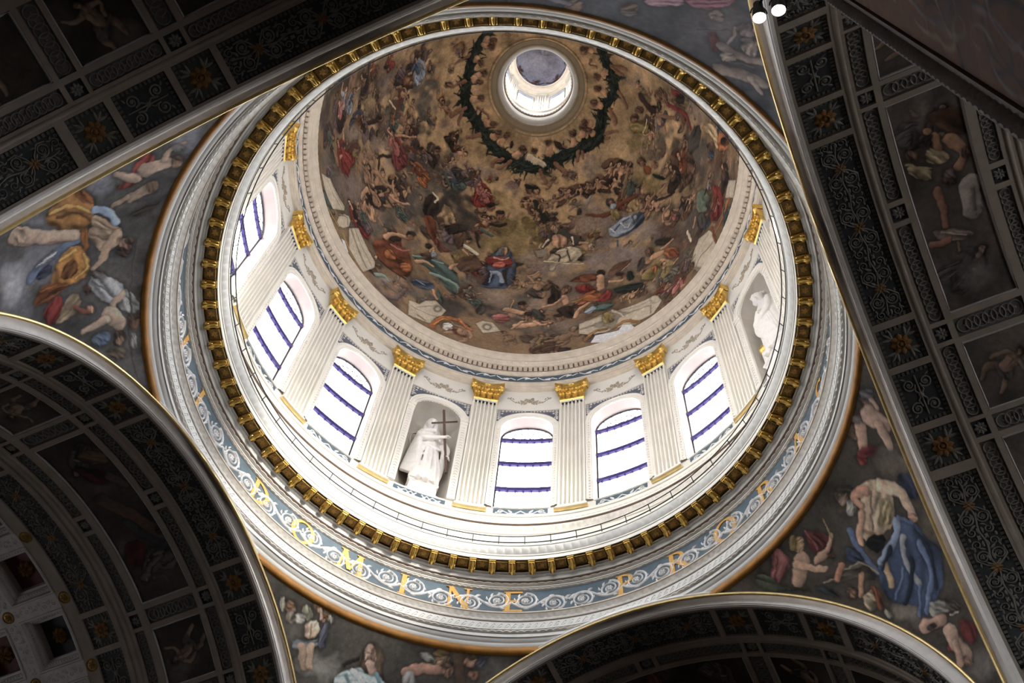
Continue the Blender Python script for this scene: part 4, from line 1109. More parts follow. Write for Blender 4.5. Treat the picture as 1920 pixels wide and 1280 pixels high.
  ('P',(92,46,22),1.6,[-1000,234,-895,346,-744,399,-660,309,-674,222,-837,194,-902,196]),
  ('P',(128,70,28),1.6,[-775,266,-713,332,-664,306,-704,243]),
  ('P',(128,70,28),1.6,[-902,246,-848,313,-792,293,-821,238]),
  ('L',(130,72,66),[7.7,6.2],[-871,330,-799,353,-747,396]),
  ('L',(38,28,22),[4.8,3.9],[-899,190,-763,207,-675,225]),
  ('L',(92,46,22),[4.4,3.5],[-898,289,-813,293,-726,321]),
  ('L',(150,112,82),[14.3,11.5],[-941,329,-895,404,-805,447]),
  ('P',(38,28,22),1.7,[-761,510,-762,491,-781,468,-807,454,-825,458,-825,477,-806,500,-780,514]),
  ('P',(104,70,50),1.7,[-767,482,-766,467,-779,450,-798,441,-812,445,-813,461,-800,478,-781,487]),
  ('P',(38,28,22),1.7,[-834,417,-838,396,-864,365,-895,342,-915,341,-911,362,-886,394,-854,417]),
  ('P',(150,112,82),1.6,[-903,190,-902,180,-908,170,-917,164,-924,168,-925,178,-920,188,-910,194]),
  ('P',(52,70,66),1.7,[-717,374,-654,439,-464,491,-332,411,-315,303,-433,330,-547,386]),
  ('L',(98,116,108),[12.3,9.9],[-544,361,-438,387,-337,376,-321,325]),
  ('L',(98,116,108),[6.7,5.4],[-703,385,-628,430,-491,468]),
  ('P',(52,64,82),1.6,[-638,263,-516,318,-482,287,-554,237,-636,219]),
  ('L',(108,118,130),[3.8,3.1],[-611,265,-550,271]),
  ('P',(74,52,38),1.7,[-682,419,-617,481,-557,483,-584,423]),
  ('L',(150,112,82),[10.6,8.5],[-667,367,-616,409,-554,411]),
  ('P',(150,112,82),1.7,[-586,513,-583,492,-593,476,-612,473,-629,486,-633,507,-622,524,-603,526]),
  ('P',(38,28,22),1.7,[-612,523,-612,505,-626,488,-648,482,-663,490,-665,508,-650,525,-628,531]),
  ('P',(108,118,130),1.7,[-560,491,-558,474,-570,460,-587,457,-601,467,-603,484,-591,498,-574,501]),
  ('L',(150,112,82),[8.6,6.9],[-434,456,-410,498,-357,539]),
  ('P',(52,70,66),1.7,[-476,307,-408,259,-408,207,-443,240]),
  ('L',(150,112,82),[8.3,6.6],[-490,273,-448,228]),
  ('L',(98,116,108),[12.0,9.6],[-862,90,-816,138,-780,125]),
  ('L',(84,68,70),[14.5,11.6],[-824,32,-754,23,-689,65]),
  ('L',(84,68,70),[10.5,8.4],[-689,65,-655,159]),
  ('L',(84,68,70),[7.9,6.3],[-803,92,-712,101]),
  ('F','p',(104,70,50),(104,70,50),[-684,163,-753,149]),
  ('A',(152,140,120),1.5,[-1558,42,-1480,124,-1279,176,-1265,158,-1336,64,-1470,42]),
  ('L',(112,102,88),[2.6,2.0],[-1500,88,-1287,142]),
  ('L',(112,102,88),[2.1,1.7],[-1475,122,-1280,166]),
  ('A',(152,140,120),1.6,[-1168,131,-1117,201,-906,153,-891,120,-944,24,-1098,44]),
  ('L',(112,102,88),[3.2,2.5],[-1131,170,-916,112]),
  ('L',(112,102,88),[5.8,4.6],[-1146,139,-936,70]),
  ('A',(205,200,192),1.5,[-1173,25,-1145,44,-1086,17,-1106,1]),
  ('L',(110,92,48),[11.1,8.9],[-1363,18,-1305,37,-1237,47]),
  ('L',(150,110,40),[4.1,3.2],[-1349,24,-1290,39]),
  ('L',(110,92,48),[11.8,9.5],[-1175,51,-1108,40,-1044,20]),
  ('L',(150,110,40),[4.6,3.7],[-1156,49,-1094,38]),
  ('A',(152,140,120),1.6,[-1187,171,-1178,135,-1197,88,-1232,56,-1262,59,-1271,95,-1253,144,-1218,174]),
  ('L',(112,102,88),[3.6,2.9],[-1277,94,-1220,167,-1183,131]),
  ('A',(152,140,120),1.6,[-608,118,-541,134,-511,181,-452,217,-370,188,-388,139,-414,117,-443,50,-583,20]),
  ('L',(112,102,88),[3.2,2.5],[-589,90,-513,99,-421,113]),
  ('A',(112,102,88),1.6,[-396,188,-399,168,-416,151,-436,147,-448,158,-446,179,-429,196,-408,199]),
  ('A',(152,140,120),1.6,[-407,180,-408,169,-418,160,-430,157,-437,163,-435,174,-425,184,-414,186]),
  ('L',(112,102,88),[2.1,1.7],[-550,110,-484,163,-444,178]),
  ('L',(110,92,48),[6.3,5.0],[-524,55,-475,52]),
  ('L',(128,70,28),[13.0,10.4],[-422,30,-403,105,-345,153,-278,162]),
  ('L',(170,105,30),[4.7,3.8],[-413,54,-388,109,-300,157]),
  ('L',(128,70,28),[13.4,10.7],[-268,154,-210,125]),
  ('P',(165,155,145),1.6,[-302,104,-309,82,-331,63,-357,58,-370,69,-365,91,-342,111,-316,116]),
  ('K',(110,92,48),0.75,[15,797,270,4,29,-179]),
  ('K',(110,92,48),0.75,[-145,704,114,20,25,-87]),
  ('K',(128,108,92),0.75,[-72,394,126,18,13,-69]),
  ('K',(80,74,66),0.75,[-306,429,102,35,18,-58]),
  ('K',(118,104,98),0.75,[315,610,222,-39,-2,-60]),
  ('K',(128,108,92),0.75,[605,833,151,-47,-28,-86]),
  ('K',(128,108,92),0.75,[-172,1084,166,19,27,-58]),
  ('K',(52,48,44),0.75,[-584,881,121,50,97,-127]),
  ('K',(52,48,44),0.75,[-425,804,78,27,45,-80]),
  ('K',(128,108,92),0.75,[216,355,94,-6,3,-63]),
  ('K',(100,84,74),0.75,[383,202,147,-37,0,-50]),
  ('K',(110,92,48),0.75,[-350,550,83,29,32,-85]),
  ('K',(128,108,92),0.75,[130,676,75,1,4,-45]),
  ('K',(80,74,66),0.75,[88,392,63,3,7,-63]),
  ('K',(52,48,44),0.75,[-144,280,74,18,10,-54]),
  ('K',(110,92,48),0.75,[-211,1023,153,22,30,-64]),
  ('P',(140,113,78),3.6,[-641,765,-514,742,-587,696]),
  ('P',(52,64,82),1.8,[-203,613,-154,672,-108,713,-48,714,1,659,44,596,25,540,14,466,-152,427,-192,435,-161,515]),
  ('P',(78,84,92),1.8,[-154,652,-117,710,-66,724,-32,693,-100,648]),
  ('P',(100,30,26),1.8,[-215,614,-146,643,-17,657,14,608,-57,581,-154,570,-193,581]),
  ('P',(150,70,55),1.8,[-160,594,-65,620,-47,583,-142,560]),
  ('P',(150,112,82),1.8,[-48,693,-51,673,-66,662,-84,667,-96,685,-94,705,-78,715,-59,710]),
  ('L',(104,70,50),[4.2,3.3],[-94,699,-90,665]),
  ('L',(150,112,82),[6.5,5.2],[-143,632,-76,626,-35,651]),
  ('L',(112,118,134),[13.4,10.7],[-135,533,-86,548,-53,491]),
  ('L',(108,118,130),[5.2,4.2],[-144,538,-145,468]),
  ('L',(38,28,22),[7.6,6.1],[-53,560,-21,481]),
  ('L',(52,64,82),[8.6,6.8],[-192,435,-114,444,-18,462]),
  ('L',(74,52,38),[4.1,3.3],[-40,585,39,595]),
  ('P',(150,112,82),1.8,[-359,683,-358,667,-368,657,-383,658,-395,670,-396,685,-387,695,-371,694]),
  ('L',(168,152,128),[14.7,11.8],[-412,632,-357,634,-286,616]),
  ('L',(150,112,82),[7.0,5.6],[-394,605,-345,584]),
  ('P',(74,52,38),1.7,[-403,561,-269,610,-224,561,-251,505,-399,464]),
  ('P',(38,28,22),1.8,[-363,694,-365,686,-378,678,-393,676,-401,679,-399,687,-386,695,-371,697]),
  ('P',(150,112,82),1.8,[306,799,391,813,442,783,440,715,321,719]),
  ('L',(104,70,50),[4.8,3.9],[378,792,380,724]),
  ('P',(95,75,55),1.8,[401,848,383,825,347,818,314,832,301,858,318,882,356,889,390,875]),
  ('P',(150,112,82),1.8,[362,846,353,831,334,827,317,835,311,851,320,866,339,871,357,863]),
  ('P',(110,96,80),1.8,[384,825,374,814,354,810,335,818,328,831,338,843,358,846,377,839]),
  ('L',(52,48,44),[13.3,10.7],[312,814,284,763,238,734]),
  ('L',(168,152,128),[6.0,4.8],[286,778,238,736]),
  ('L',(52,48,44),[20.0,16.0],[419,817,488,767,554,718]),
  ('L',(168,152,128),[4.8,3.9],[488,767,494,720]),
  ('L',(150,112,82),[7.2,5.7],[549,719,621,700]),
  ('P',(146,132,108),1.8,[271,674,419,718,548,692,550,638,488,605,344,628,318,572,286,581]),
  ('L',(38,28,22),[4.2,3.3],[320,700,374,664,357,628]),
  ('L',(52,48,44),[4.8,3.8],[427,702,462,619]),
  ('L',(168,152,128),[6.0,4.8],[358,696,426,694]),
  ('L',(168,152,128),[5.9,4.8],[493,690,537,664]),
  ('A',(112,102,88),1.8,[166,713,272,719,271,674,192,668]),
  ('P',(38,28,22),1.8,[531,635,627,616,607,589,497,603]),
  ('L',(168,152,128),[4.7,3.8],[252,645,316,633,548,578]),
  ('P',(74,52,38),1.9,[19,1120,134,1144,213,1102,174,1021,322,933,255,858,222,923,93,935,74,981,-18,974,12,1037,74,1063]),
  ('F','p',(104,70,50),(104,70,50),[100,974,167,1110]),
  ('F','p',(104,70,50),(104,70,50),[23,985,91,1041]),
  ('F','p',(104,70,50),(104,70,50),[222,930,123,983]),
  ('L',(24,30,26),[12.5,10.0],[145,1028,198,968,280,906]),
  ('L',(24,30,26),[12.6,10.1],[48,1122,167,1110]),
  ('F','p',(104,70,50),(104,70,50),[295,964,223,1042]),
  ('P',(74,52,38),1.9,[439,1095,596,1085,690,1090,872,991,789,977,622,1023,475,990,352,971,431,1019]),
  ('F','p',(104,70,50),(104,70,50),[453,1001,576,1073]),
  ('F','p',(104,70,50),(104,70,50),[635,1022,762,1061]),
  ('F','p',(104,70,50),(104,70,50),[546,1040,450,1085]),
  ('L',(108,118,130),[8.6,6.9],[697,934,758,972]),
  ('L',(80,74,66),[8.0,6.4],[548,978,695,931]),
  ('L',(74,52,38),[10.4,8.3],[650,876,768,834]),
  ('F','r',(100,30,26),(130,72,66),[-360,915,-539,1064]),
  ('F','r',(130,72,66),(130,72,66),[-389,939,-414,1029]),
  ('P',(104,70,50),1.8,[-258,939,-262,921,-287,908,-318,907,-338,918,-335,936,-310,949,-278,951]),
  ('P',(38,28,22),1.9,[-271,951,-279,940,-305,930,-335,926,-351,930,-345,941,-318,952,-288,956]),
  ('P',(104,70,50),1.8,[-145,911,-148,889,-171,876,-200,879,-220,897,-218,919,-195,933,-164,930]),
  ('P',(38,28,22),1.8,[-158,930,-166,919,-191,910,-219,909,-234,915,-227,927,-202,936,-173,938]),
  ('F','n',(92,46,22),(92,46,22),[-316,769,-287,872]),
  ('L',(38,28,22),[10.9,8.8],[-251,833,-178,836,-114,859]),
  ('L',(52,70,66),[12.1,9.6],[-306,772,-217,765]),
  ('P',(38,28,22),1.8,[-588,697,-487,754,-507,679,-545,634]),
  ('P',(74,52,38),1.8,[-507,679,-409,737,-407,591,-493,618]),
  ('L',(38,28,22),[7.8,6.2],[-346,743,-282,669]),
  ('F','n',(52,48,44),(52,48,44),[199,403,205,537]),
  ('L',(150,112,82),[6.4,5.1],[132,549,173,503]),
  ('L',(150,112,82),[4.1,3.3],[140,552,213,575]),
  ('P',(38,28,22),1.7,[261,532,380,445,341,357,247,358,315,450]),
  ('L',(74,52,38),[4.0,3.2],[278,515,360,444]),
  ('P',(74,52,38),1.7,[245,486,312,496,294,452,253,455]),
  ('P',(52,48,44),1.7,[114,455,181,434,254,393,150,410]),
  ('P',(74,52,38),1.7,[443,434,431,417,407,414,384,426,375,446,386,463,411,466,434,454]),
  ('P',(104,70,50),1.7,[413,428,406,416,391,413,376,421,371,435,378,447,393,450,408,442]),
  ('L',(150,112,82),[17.5,14.0],[390,397,395,345]),
  ('L',(150,112,82),[8.5,6.8],[377,387,302,350,239,337]),
  ('P',(38,28,22),1.7,[333,330,449,326,454,260,421,229,348,297]),
  ('P',(100,30,26),1.7,[465,464,575,435,623,371,471,396]),
  ('P',(128,70,28),1.7,[519,388,626,390,616,325,495,313,438,344]),
  ('P',(92,46,22),1.7,[427,486,502,518,646,487,636,438,528,463]),
  ('L',(38,28,22),[2.9,2.3],[438,485,534,498,635,479]),
  ('L',(150,112,82),[11.7,9.3],[563,319,477,287,455,240]),
  ('P',(108,118,130),1.6,[507,269,572,291,608,270,535,234]),
  ('L',(110,92,48),[7.3,5.8],[443,351,499,354]),
  ('P',(130,72,66),1.7,[-91,261,7,290,46,253,-21,223,-66,226]),
  ('L',(100,30,26),[3.8,3.1],[-60,235,36,243]),
  ('L',(150,112,82),[22.3,17.8],[12,313,113,299]),
  ('P',(104,70,50),1.7,[142,354,135,337,116,329,96,335,86,351,93,368,112,376,132,370]),
  ('P',(38,28,22),1.7,[130,369,122,359,100,353,78,356,68,365,76,376,97,381,120,379]),
  ('L',(150,112,82),[5.1,4.1],[42,380,37,324]),
  ('P',(104,70,50),1.7,[176,277,170,256,154,247,137,255,128,275,134,296,150,305,168,297]),
  ('P',(38,28,22),1.7,[176,297,169,286,152,282,133,286,125,295,132,306,150,311,168,307]),
  ('L',(150,112,82),[24.5,19.6],[91,208,192,224]),
  ('L',(150,112,82),[8.2,6.6],[195,244,251,216,313,237]),
  ('L',(150,112,82),[7.7,6.1],[117,243,57,187]),
  ('F','p',(52,48,44),(52,48,44),[205,260,233,323]),
  ('P',(52,48,44),1.7,[148,340,249,306,265,249,190,261]),
  ('P',(104,70,50),1.6,[386,250,376,235,354,231,332,241,323,260,332,276,355,280,377,269]),
  ('P',(38,28,22),1.7,[380,267,370,259,347,258,324,266,314,277,324,286,347,287,371,279]),
  ('F','n',(52,48,44),(52,48,44),[310,204,280,256]),
  ('F','r',(74,52,38),(80,74,66),[-278,309,-258,414]),
  ('F','r',(52,70,66),(52,48,44),[-180,302,-281,349]),
  ('P',(52,48,44),1.7,[-195,298,-128,317,-137,241,-191,242]),
  ('F','n',(74,52,38),(74,52,38),[32,457,49,520]),
  ('F','n',(74,52,38),(74,52,38),[98,455,118,509]),
  ('P',(128,108,92),1.8,[672,656,657,642,634,642,614,656,610,676,624,690,648,691,668,676]),
  ('F','p',(104,70,50),(104,70,50),[601,647,657,669]),
  ('A',(152,140,120),1.6,[-170,177,-131,208,-67,209,-13,162,-116,122]),
  ('A',(112,102,88),1.6,[-69,180,-75,161,-95,148,-117,150,-128,165,-122,184,-102,197,-80,195]),
  ('A',(152,140,120),1.6,[-80,175,-83,163,-96,156,-109,157,-116,165,-113,177,-100,185,-87,184]),
  ('L',(128,70,28),[12.4,9.9],[-270,166,-229,135,-185,121]),
  ('L',(170,105,30),[4.3,3.4],[-263,156,-220,130]),
  ('L',(128,70,28),[9.6,7.7],[-345,144,-290,153]),
  ('K',(118,104,98),0.75,[1030,609,160,-120,-47,-82]),
  ('K',(118,104,98),0.75,[876,535,153,-96,-29,-74]),
  ('K',(118,104,98),0.75,[648,565,144,-59,-15,-63]),
  ('K',(128,108,92),0.75,[733,860,160,-64,-49,-112]),
  ('K',(74,52,38),0.75,[1277,388,117,-129,-82,-146]),
  ('K',(128,108,92),0.75,[973,205,63,-50,-13,-48]),
  ('K',(110,92,48),0.75,[1061,340,95,-82,-35,-89]),
  ('K',(74,52,38),0.75,[1186,108,100,-109,-23,-80]),
  ('K',(110,92,48),0.75,[1284,722,98,-91,-48,-44]),
  ('K',(52,48,44),0.75,[1082,106,65,-62,-22,-101]),
  ('K',(80,74,66),0.75,[1377,389,92,-111,-66,-89]),
  ('K',(128,108,92),0.75,[738,496,87,-41,-15,-55]),
  ('L',(92,46,22),[18.1,9.7],[940,824,1044,811,1165,785]),
  ('L',(92,46,22),[14.2,6.5],[867,807,762,840,658,879]),
  ('P',(110,92,48),1.9,[886,836,958,811,968,740,876,746]),
  ('P',(52,48,44),1.9,[958,852,932,839,898,844,875,865,877,890,904,904,939,899,962,877]),
  ('P',(104,70,50),1.9,[946,852,930,843,910,845,897,858,899,873,916,883,937,880,949,867]),
  ('P',(108,118,130),1.9,[954,822,936,813,913,816,898,831,899,848,917,858,941,854,956,839]),
  ('P',(132,106,66),1.9,[1052,787,1154,783,1147,725,1085,706,1006,749]),
  ('P',(52,64,82),1.9,[1040,719,1135,673,1100,610,1014,624,863,631,814,672]),
  ('P',(108,118,130),1.9,[825,733,1020,728,1079,681,1038,642,936,636,838,650,796,697]),
  ('L',(52,64,82),[5.1,4.1],[847,692,904,709,992,708]),
  ('L',(150,152,160),[5.1,4.1],[932,713,949,658,997,677]),
  ('L',(52,64,82),[4.4,3.5],[1030,705,1020,653]),
  ('L',(150,152,160),[4.5,3.6],[835,716,868,664]),
  ('L',(52,64,82),[5.0,4.0],[851,628,834,592]),
  ('P',(74,52,38),1.9,[1175,787,1278,717,1319,636,1225,603,1150,682,1172,738]),
  ('F','p',(74,52,38),(74,52,38),[1236,615,1231,734]),
  ('F','p',(104,70,50),(104,70,50),[1279,597,1236,678]),
  ('L',(38,28,22),[8.1,6.5],[1275,655,1373,594,1422,577]),
  ('F','n',(74,52,38),(74,52,38),[1307,463,1269,586]),
  ('F','r',(74,52,38),(130,72,66),[1309,430,1322,513]),
  ('F','r',(74,52,38),(38,28,22),[1420,385,1444,506]),
  ('P',(75,85,72),1.8,[1587,406,1641,301,1545,246,1477,324,1518,390]),
  ('P',(100,30,26),1.7,[1683,314,1718,243,1701,131,1598,97,1505,191,1641,238]),
  ('P',(104,70,50),1.7,[1677,303,1660,303,1642,319,1635,341,1642,357,1659,358,1677,342,1684,320]),
  ('L',(150,112,82),[6.5,5.2],[1536,414,1485,433]),
  ('L',(150,112,82),[8.7,7.0],[1447,318,1401,289]),
  ('P',(52,48,44),1.7,[1473,320,1527,248,1458,202,1418,252]),
  ('L',(130,72,66),[5.6,4.5],[1636,185,1570,198]),
  ('F','r',(100,30,26),(130,72,66),[1556,160,1661,208]),
  ('F','n',(74,52,38),(74,52,38),[1435,401,1514,443]),
  ('L',(168,152,128),[7.0,5.6],[1348,313,1339,237]),
  ('L',(38,28,22),[8.7,7.0],[1630,343,1601,336]),
  ('A',(152,140,120),1.7,[1804,146,1860,44,1770,26,1709,127]),
  ('A',(152,140,120),1.7,[1486,154,1510,87,1493,18,1342,7,1262,108,1326,166,1394,194]),
  ('L',(112,102,88),[4.4,3.5],[1474,56,1354,90,1306,61]),
  ('L',(112,102,88),[1.7,1.3],[1474,135,1396,148,1295,95]),
  ('A',(112,102,88),1.7,[1262,108,1338,9,1308,14]),
  ('L',(128,70,28),[13.6,10.8],[1731,79,1663,80]),
  ('L',(160,100,30),[4.9,3.9],[1718,90,1677,95]),
  ('L',(128,70,28),[12.0,9.6],[1620,76,1528,83]),
  ('L',(92,46,22),[8.3,6.7],[1510,143,1504,25]),
  ('P',(38,28,22),1.8,[1096,467,1162,445,1235,372,1185,372,1099,420]),
  ('P',(74,52,38),1.8,[1068,406,1052,395,1029,403,1012,424,1012,447,1029,458,1052,451,1068,429]),
  ('P',(104,70,50),1.8,[1047,413,1036,405,1021,410,1011,424,1010,439,1021,446,1036,441,1047,427]),
  ('L',(150,112,82),[19.7,15.7],[1047,383,1120,360]),
  ('L',(150,112,82),[8.3,6.7],[1126,384,1231,366]),
  ('P',(128,70,28),1.8,[1154,370,1241,299,1201,244,1114,335]),
  ('P',(92,46,22),1.8,[1174,342,1238,282,1225,233,1169,286]),
  ('L',(150,112,82),[10.0,8.0],[1096,321,1156,258]),
  ('P',(52,48,44),1.8,[926,424,995,435,981,379,908,344]),
  ('P',(110,92,48),1.8,[899,317,1008,341,1086,299,1106,184,984,245]),
  ('P',(128,70,28),1.8,[1013,328,1062,319,1045,275,1008,284]),
  ('F','r',(80,74,66),(110,92,48),[1096,153,1098,300]),
  ('F','r',(100,30,26),(84,68,70),[1131,61,1232,143]),
  ('F','r',(74,52,38),(130,72,66),[1063,22,1186,108]),
  ('F','r',(74,52,38),(84,68,70),[1232,81,1250,186]),
  ('F','n',(100,30,26),(100,30,26),[1022,98,1096,153]),
  ('F','r',(92,46,22),(74,52,38),[1010,128,1048,195]),
  ('P',(74,52,38),1.8,[703,454,769,499,917,466,819,435,729,426]),
  ('L',(92,46,22),[4.3,3.4],[738,461,833,477,901,467]),
  ('P',(24,30,26),1.8,[840,410,887,395,875,327,830,342]),
  ('P',(104,70,50),1.8,[825,392,814,382,794,385,778,400,774,418,786,428,806,425,822,410]),
  ('P',(38,28,22),1.8,[821,405,811,400,790,406,772,419,767,432,777,437,798,431,816,418]),
  ('L',(150,112,82),[9.0,7.2],[714,402,799,370]),
  ('L',(150,112,82),[4.9,3.9],[873,447,818,432]),
  ('P',(38,28,22),1.8,[698,471,685,460,662,463,641,477,635,495,647,506,672,504,693,489]),
  ('L',(150,112,82),[21.4,17.1],[651,457,646,386]),
  ('P',(92,46,22),1.9,[511,513,629,486,629,442,506,471]),
  ('P',(128,70,28),1.8,[494,374,635,374,645,303,515,322]),
  ('P',(100,30,26),1.8,[631,348,704,358,713,288,605,292]),
  ('P',(24,30,26),1.8,[730,351,920,290,929,237,818,258,739,311]),
  ('P',(52,70,66),1.8,[579,289,720,257,688,216,558,250]),
  ('P',(108,118,130),1.8,[506,264,571,291,595,265,541,247]),
  ('P',(100,30,26),1.8,[514,462,589,423,574,385,506,405]),
  ('F','n',(74,52,38),(74,52,38),[840,192,839,267]),
  ('F','n',(92,46,22),(92,46,22),[768,233,786,278]),
  ('F','r',(74,52,38),(52,48,44),[895,194,929,255]),
  ('A',(152,140,120),1.7,[473,189,595,203,628,208,985,141,1020,70,952,24,858,37,831,25,696,76,632,73,531,94,470,122]),
  ('L',(112,102,88),[2.9,2.3],[489,198,652,198,979,118]),
  ('L',(112,102,88),[7.5,6.0],[487,149,631,161]),
  ('L',(112,102,88),[3.4,2.7],[745,144,949,107,937,38]),
  ('A',(112,102,88),1.7,[624,205,696,214,799,132,727,135,684,68,628,122]),
  ('P',(110,92,48),1.7,[700,149,685,123,656,123,630,148,621,184,636,210,666,210,692,185]),
  ('L',(152,140,120),[5.8,4.6],[695,206,760,127]),
  ('A',(112,102,88),1.7,[628,126,618,116,596,119,574,134,566,151,576,161,599,158,620,144]),
  ('A',(205,205,205),1.7,[540,30,569,74,631,64,718,45,741,71,800,46,816,4,628,2]),
  ('L',(112,76,30),[12.9,10.3],[514,63,555,109,638,94]),
  ('L',(112,76,30),[12.9,10.3],[697,80,765,98,852,26]),
  ('L',(160,110,50),[4.0,3.2],[531,90,579,105]),
  ('L',(160,110,50),[3.9,3.2],[722,91,788,82]),
  ('A',(152,140,120),1.7,[1007,91,995,80,973,89,954,112,950,136,962,147,984,139,1003,116]),
  ('K',(158,130,92),0.75,[1268,1060,154,-118,-139,-89]),
  ('K',(128,108,92),0.75,[918,1175,164,-66,-87,-83]),
  ('K',(128,108,92),0.75,[2162,1056,12,-81,-141,7]),
  ('K',(74,52,38),0.75,[1649,610,92,-145,-124,-71]),
  ('K',(52,48,44),0.75,[1823,620,58,-111,-111,-34]),
  ('K',(80,74,66),0.75,[1697,829,62,-96,-109,-38]),
  ('K',(110,92,48),0.75,[1337,765,104,-103,-59,-48]),
  ('K',(128,108,92),0.75,[2026,574,39,-101,-103,-8]),
  ('K',(74,52,38),0.75,[2101,731,36,-116,-100,3]),
  ('K',(74,52,38),0.75,[1836,296,95,-184,-92,-45]),
  ('K',(80,74,66),0.75,[1770,490,51,-92,-103,-47]),
  ('K',(110,92,48),0.75,[1475,1000,65,-66,-80,-35]),
  ('K',(158,130,92),0.75,[1956,495,34,-77,-32,-4]),
  ('P',(38,28,22),2.0,[2021,1073,2034,1032,1920,981,1947,900,1883,905,1853,975,1920,1041]),
  ('F','a',(74,52,38),(74,52,38),[1668,920,1858,956]),
  ('F','n',(84,68,70),(84,68,70),[1691,838,1923,921]),
  ('P',(74,52,38),1.9,[2061,860,2025,873,2001,903,2004,934,2033,946,2072,933,2094,901,2089,871]),
  ('P',(104,70,50),1.9,[2032,880,2007,888,1990,908,1992,929,2012,937,2039,929,2055,908,2052,888]),
  ('F','r',(74,52,38),(104,70,50),[2094,901,2005,831]),
  ('L',(100,30,26),[10.8,8.6],[1989,831,1980,666,1891,616]),
  ('P',(95,80,50),1.9,[2127,800,2123,645,2028,650,2033,756]),
  ('P',(100,30,26),1.9,[2145,792,2135,684,2088,710,2084,787]),
  ('P',(38,28,22),1.8,[2089,677,2057,691,2035,723,2035,754,2060,766,2093,752,2114,719,2113,688]),
  ('P',(110,92,48),2.0,[1612,1107,1564,1020,1628,946,1739,963,1759,1013]),
  ('P',(74,52,38),2.0,[1754,1040,1715,1044,1684,1066,1679,1092,1705,1108,1747,1104,1778,1082,1780,1055]),
  ('P',(104,70,50),2.0,[1723,1054,1697,1056,1677,1069,1674,1086,1691,1097,1718,1094,1739,1081,1741,1064]),
  ('P',(74,52,38),2.0,[1852,1015,1819,1021,1794,1044,1791,1069,1813,1082,1848,1075,1873,1052,1874,1027]),
  ('F','n',(110,92,48),(110,92,48),[1540,877,1709,951]),
  ('L',(168,152,128),[3.9,3.1],[1765,983,1637,976]),
  ('L',(108,118,130),[5.1,4.1],[1833,911,1698,895]),
  ('L',(104,70,50),[10.9,8.7],[1864,874,1909,761]),
  ('F','p',(104,70,50),(104,70,50),[2044,1082,2162,1056]),
  ('P',(52,48,44),1.8,[1902,612,1972,516,1769,523,1670,644]),
  ('P',(74,52,38),1.9,[1623,746,1721,663,1741,539,1604,470,1446,567,1471,641]),
  ('F','r',(74,52,38),(92,46,22),[1572,514,1663,690]),
  ('F','r',(38,28,22),(74,52,38),[1462,579,1543,709]),
  ('F','n',(92,46,22),(92,46,22),[1687,626,1817,666]),
  ('F','n',(74,52,38),(74,52,38),[1708,505,1613,511]),
  ('P',(158,130,92),4.8,[1957,527,2034,393,1955,321,1879,334,1935,398,1930,479]),
  ('P',(128,70,28),1.7,[2017,319,2027,196,1957,206,1892,299,1932,354]),
  ('P',(38,28,22),1.7,[1987,302,2012,231,1958,249,1944,311]),
  ('F','r',(74,52,38),(92,46,22),[1824,275,1903,286]),
  ('F','r',(38,28,22),(74,52,38),[1759,147,1844,267]),
  ('P',(52,64,82),1.7,[1849,360,1828,362,1810,379,1807,400,1821,414,1843,412,1860,395,1863,374]),
  ('L',(74,52,38),[1.8,1.4],[1959,415,1865,345]),
  ('F','r',(108,118,130),(104,70,50),[1643,336,1711,347]),
  ('P',(74,52,38),2.0,[1018,1108,1137,1103,1243,1059,1263,1006,1329,952,1263,925,1189,945,1135,914,1005,904,848,975,705,1010,699,1076,852,1058,945,1079,1002,1016,1047,1055]),
  ('F','p',(104,70,50),(104,70,50),[1026,1005,1145,1067]),
  ('F','p',(104,70,50),(104,70,50),[1131,928,1221,1034]),
  ('F','p',(104,70,50),(104,70,50),[897,958,884,1055]),
  ('F','p',(104,70,50),(104,70,50),[763,1006,773,1065]),
  ('F','p',(104,70,50),(104,70,50),[1229,918,1255,989]),
  ('F','p',(104,70,50),(104,70,50),[1025,908,1071,983]),
  ('P',(74,52,38),1.9,[1426,874,1396,871,1364,887,1349,912,1361,933,1393,936,1426,920,1439,894]),
  ('P',(104,70,50),1.9,[1406,868,1386,866,1366,875,1357,891,1365,905,1385,908,1406,898,1415,881]),
  ('P',(92,46,22),1.9,[1377,882,1420,818,1373,790,1330,840]),
  ('P',(24,30,26),1.9,[1397,785,1458,680,1414,697,1370,787]),
  ('P',(104,70,50),1.9,[1483,778,1456,774,1431,787,1423,809,1436,827,1464,831,1489,818,1497,796]),
  ('F','n',(38,28,22),(38,28,22),[1483,727,1558,717]),
  ('G',(24,31,27),20.6,[2616,1260,2376,1279,2139,1249,1957,1244,1788,1301,1581,1314,1365,1276,1168,1264,907,1274]),
  ('L',(150,112,82),[20.1,16.1],[2691,1331,2717,1345]),
  ('P',(104,70,50),2.0,[2722,1344,2691,1363,2698,1385,2744,1396,2799,1389,2827,1369,2814,1348,2772,1338]),
  ('P',(74,52,38),2.0,[2746,1341,2729,1356,2744,1376,2784,1388,2825,1386,2838,1370,2820,1351,2782,1339]),
  ('L',(150,112,82),[20.1,16.1],[2269,1299,2241,1326]),
  ('P',(104,70,50),2.0,[2190,1339,2143,1350,2122,1371,2144,1389,2197,1394,2248,1382,2263,1361,2238,1343]),
  ('P',(74,52,38),2.0,[2212,1341,2182,1352,2170,1372,2186,1390,2223,1396,2256,1385,2264,1365,2245,1346]),
  ('L',(150,112,82),[20.3,16.2],[1690,1339,1691,1356]),
  ('P',(104,70,50),2.0,[1720,1356,1666,1359,1626,1375,1624,1395,1665,1408,1725,1405,1763,1388,1759,1368]),
  ('P',(74,52,38),2.0,[1738,1362,1700,1366,1667,1383,1660,1403,1685,1414,1728,1409,1760,1392,1763,1372]),
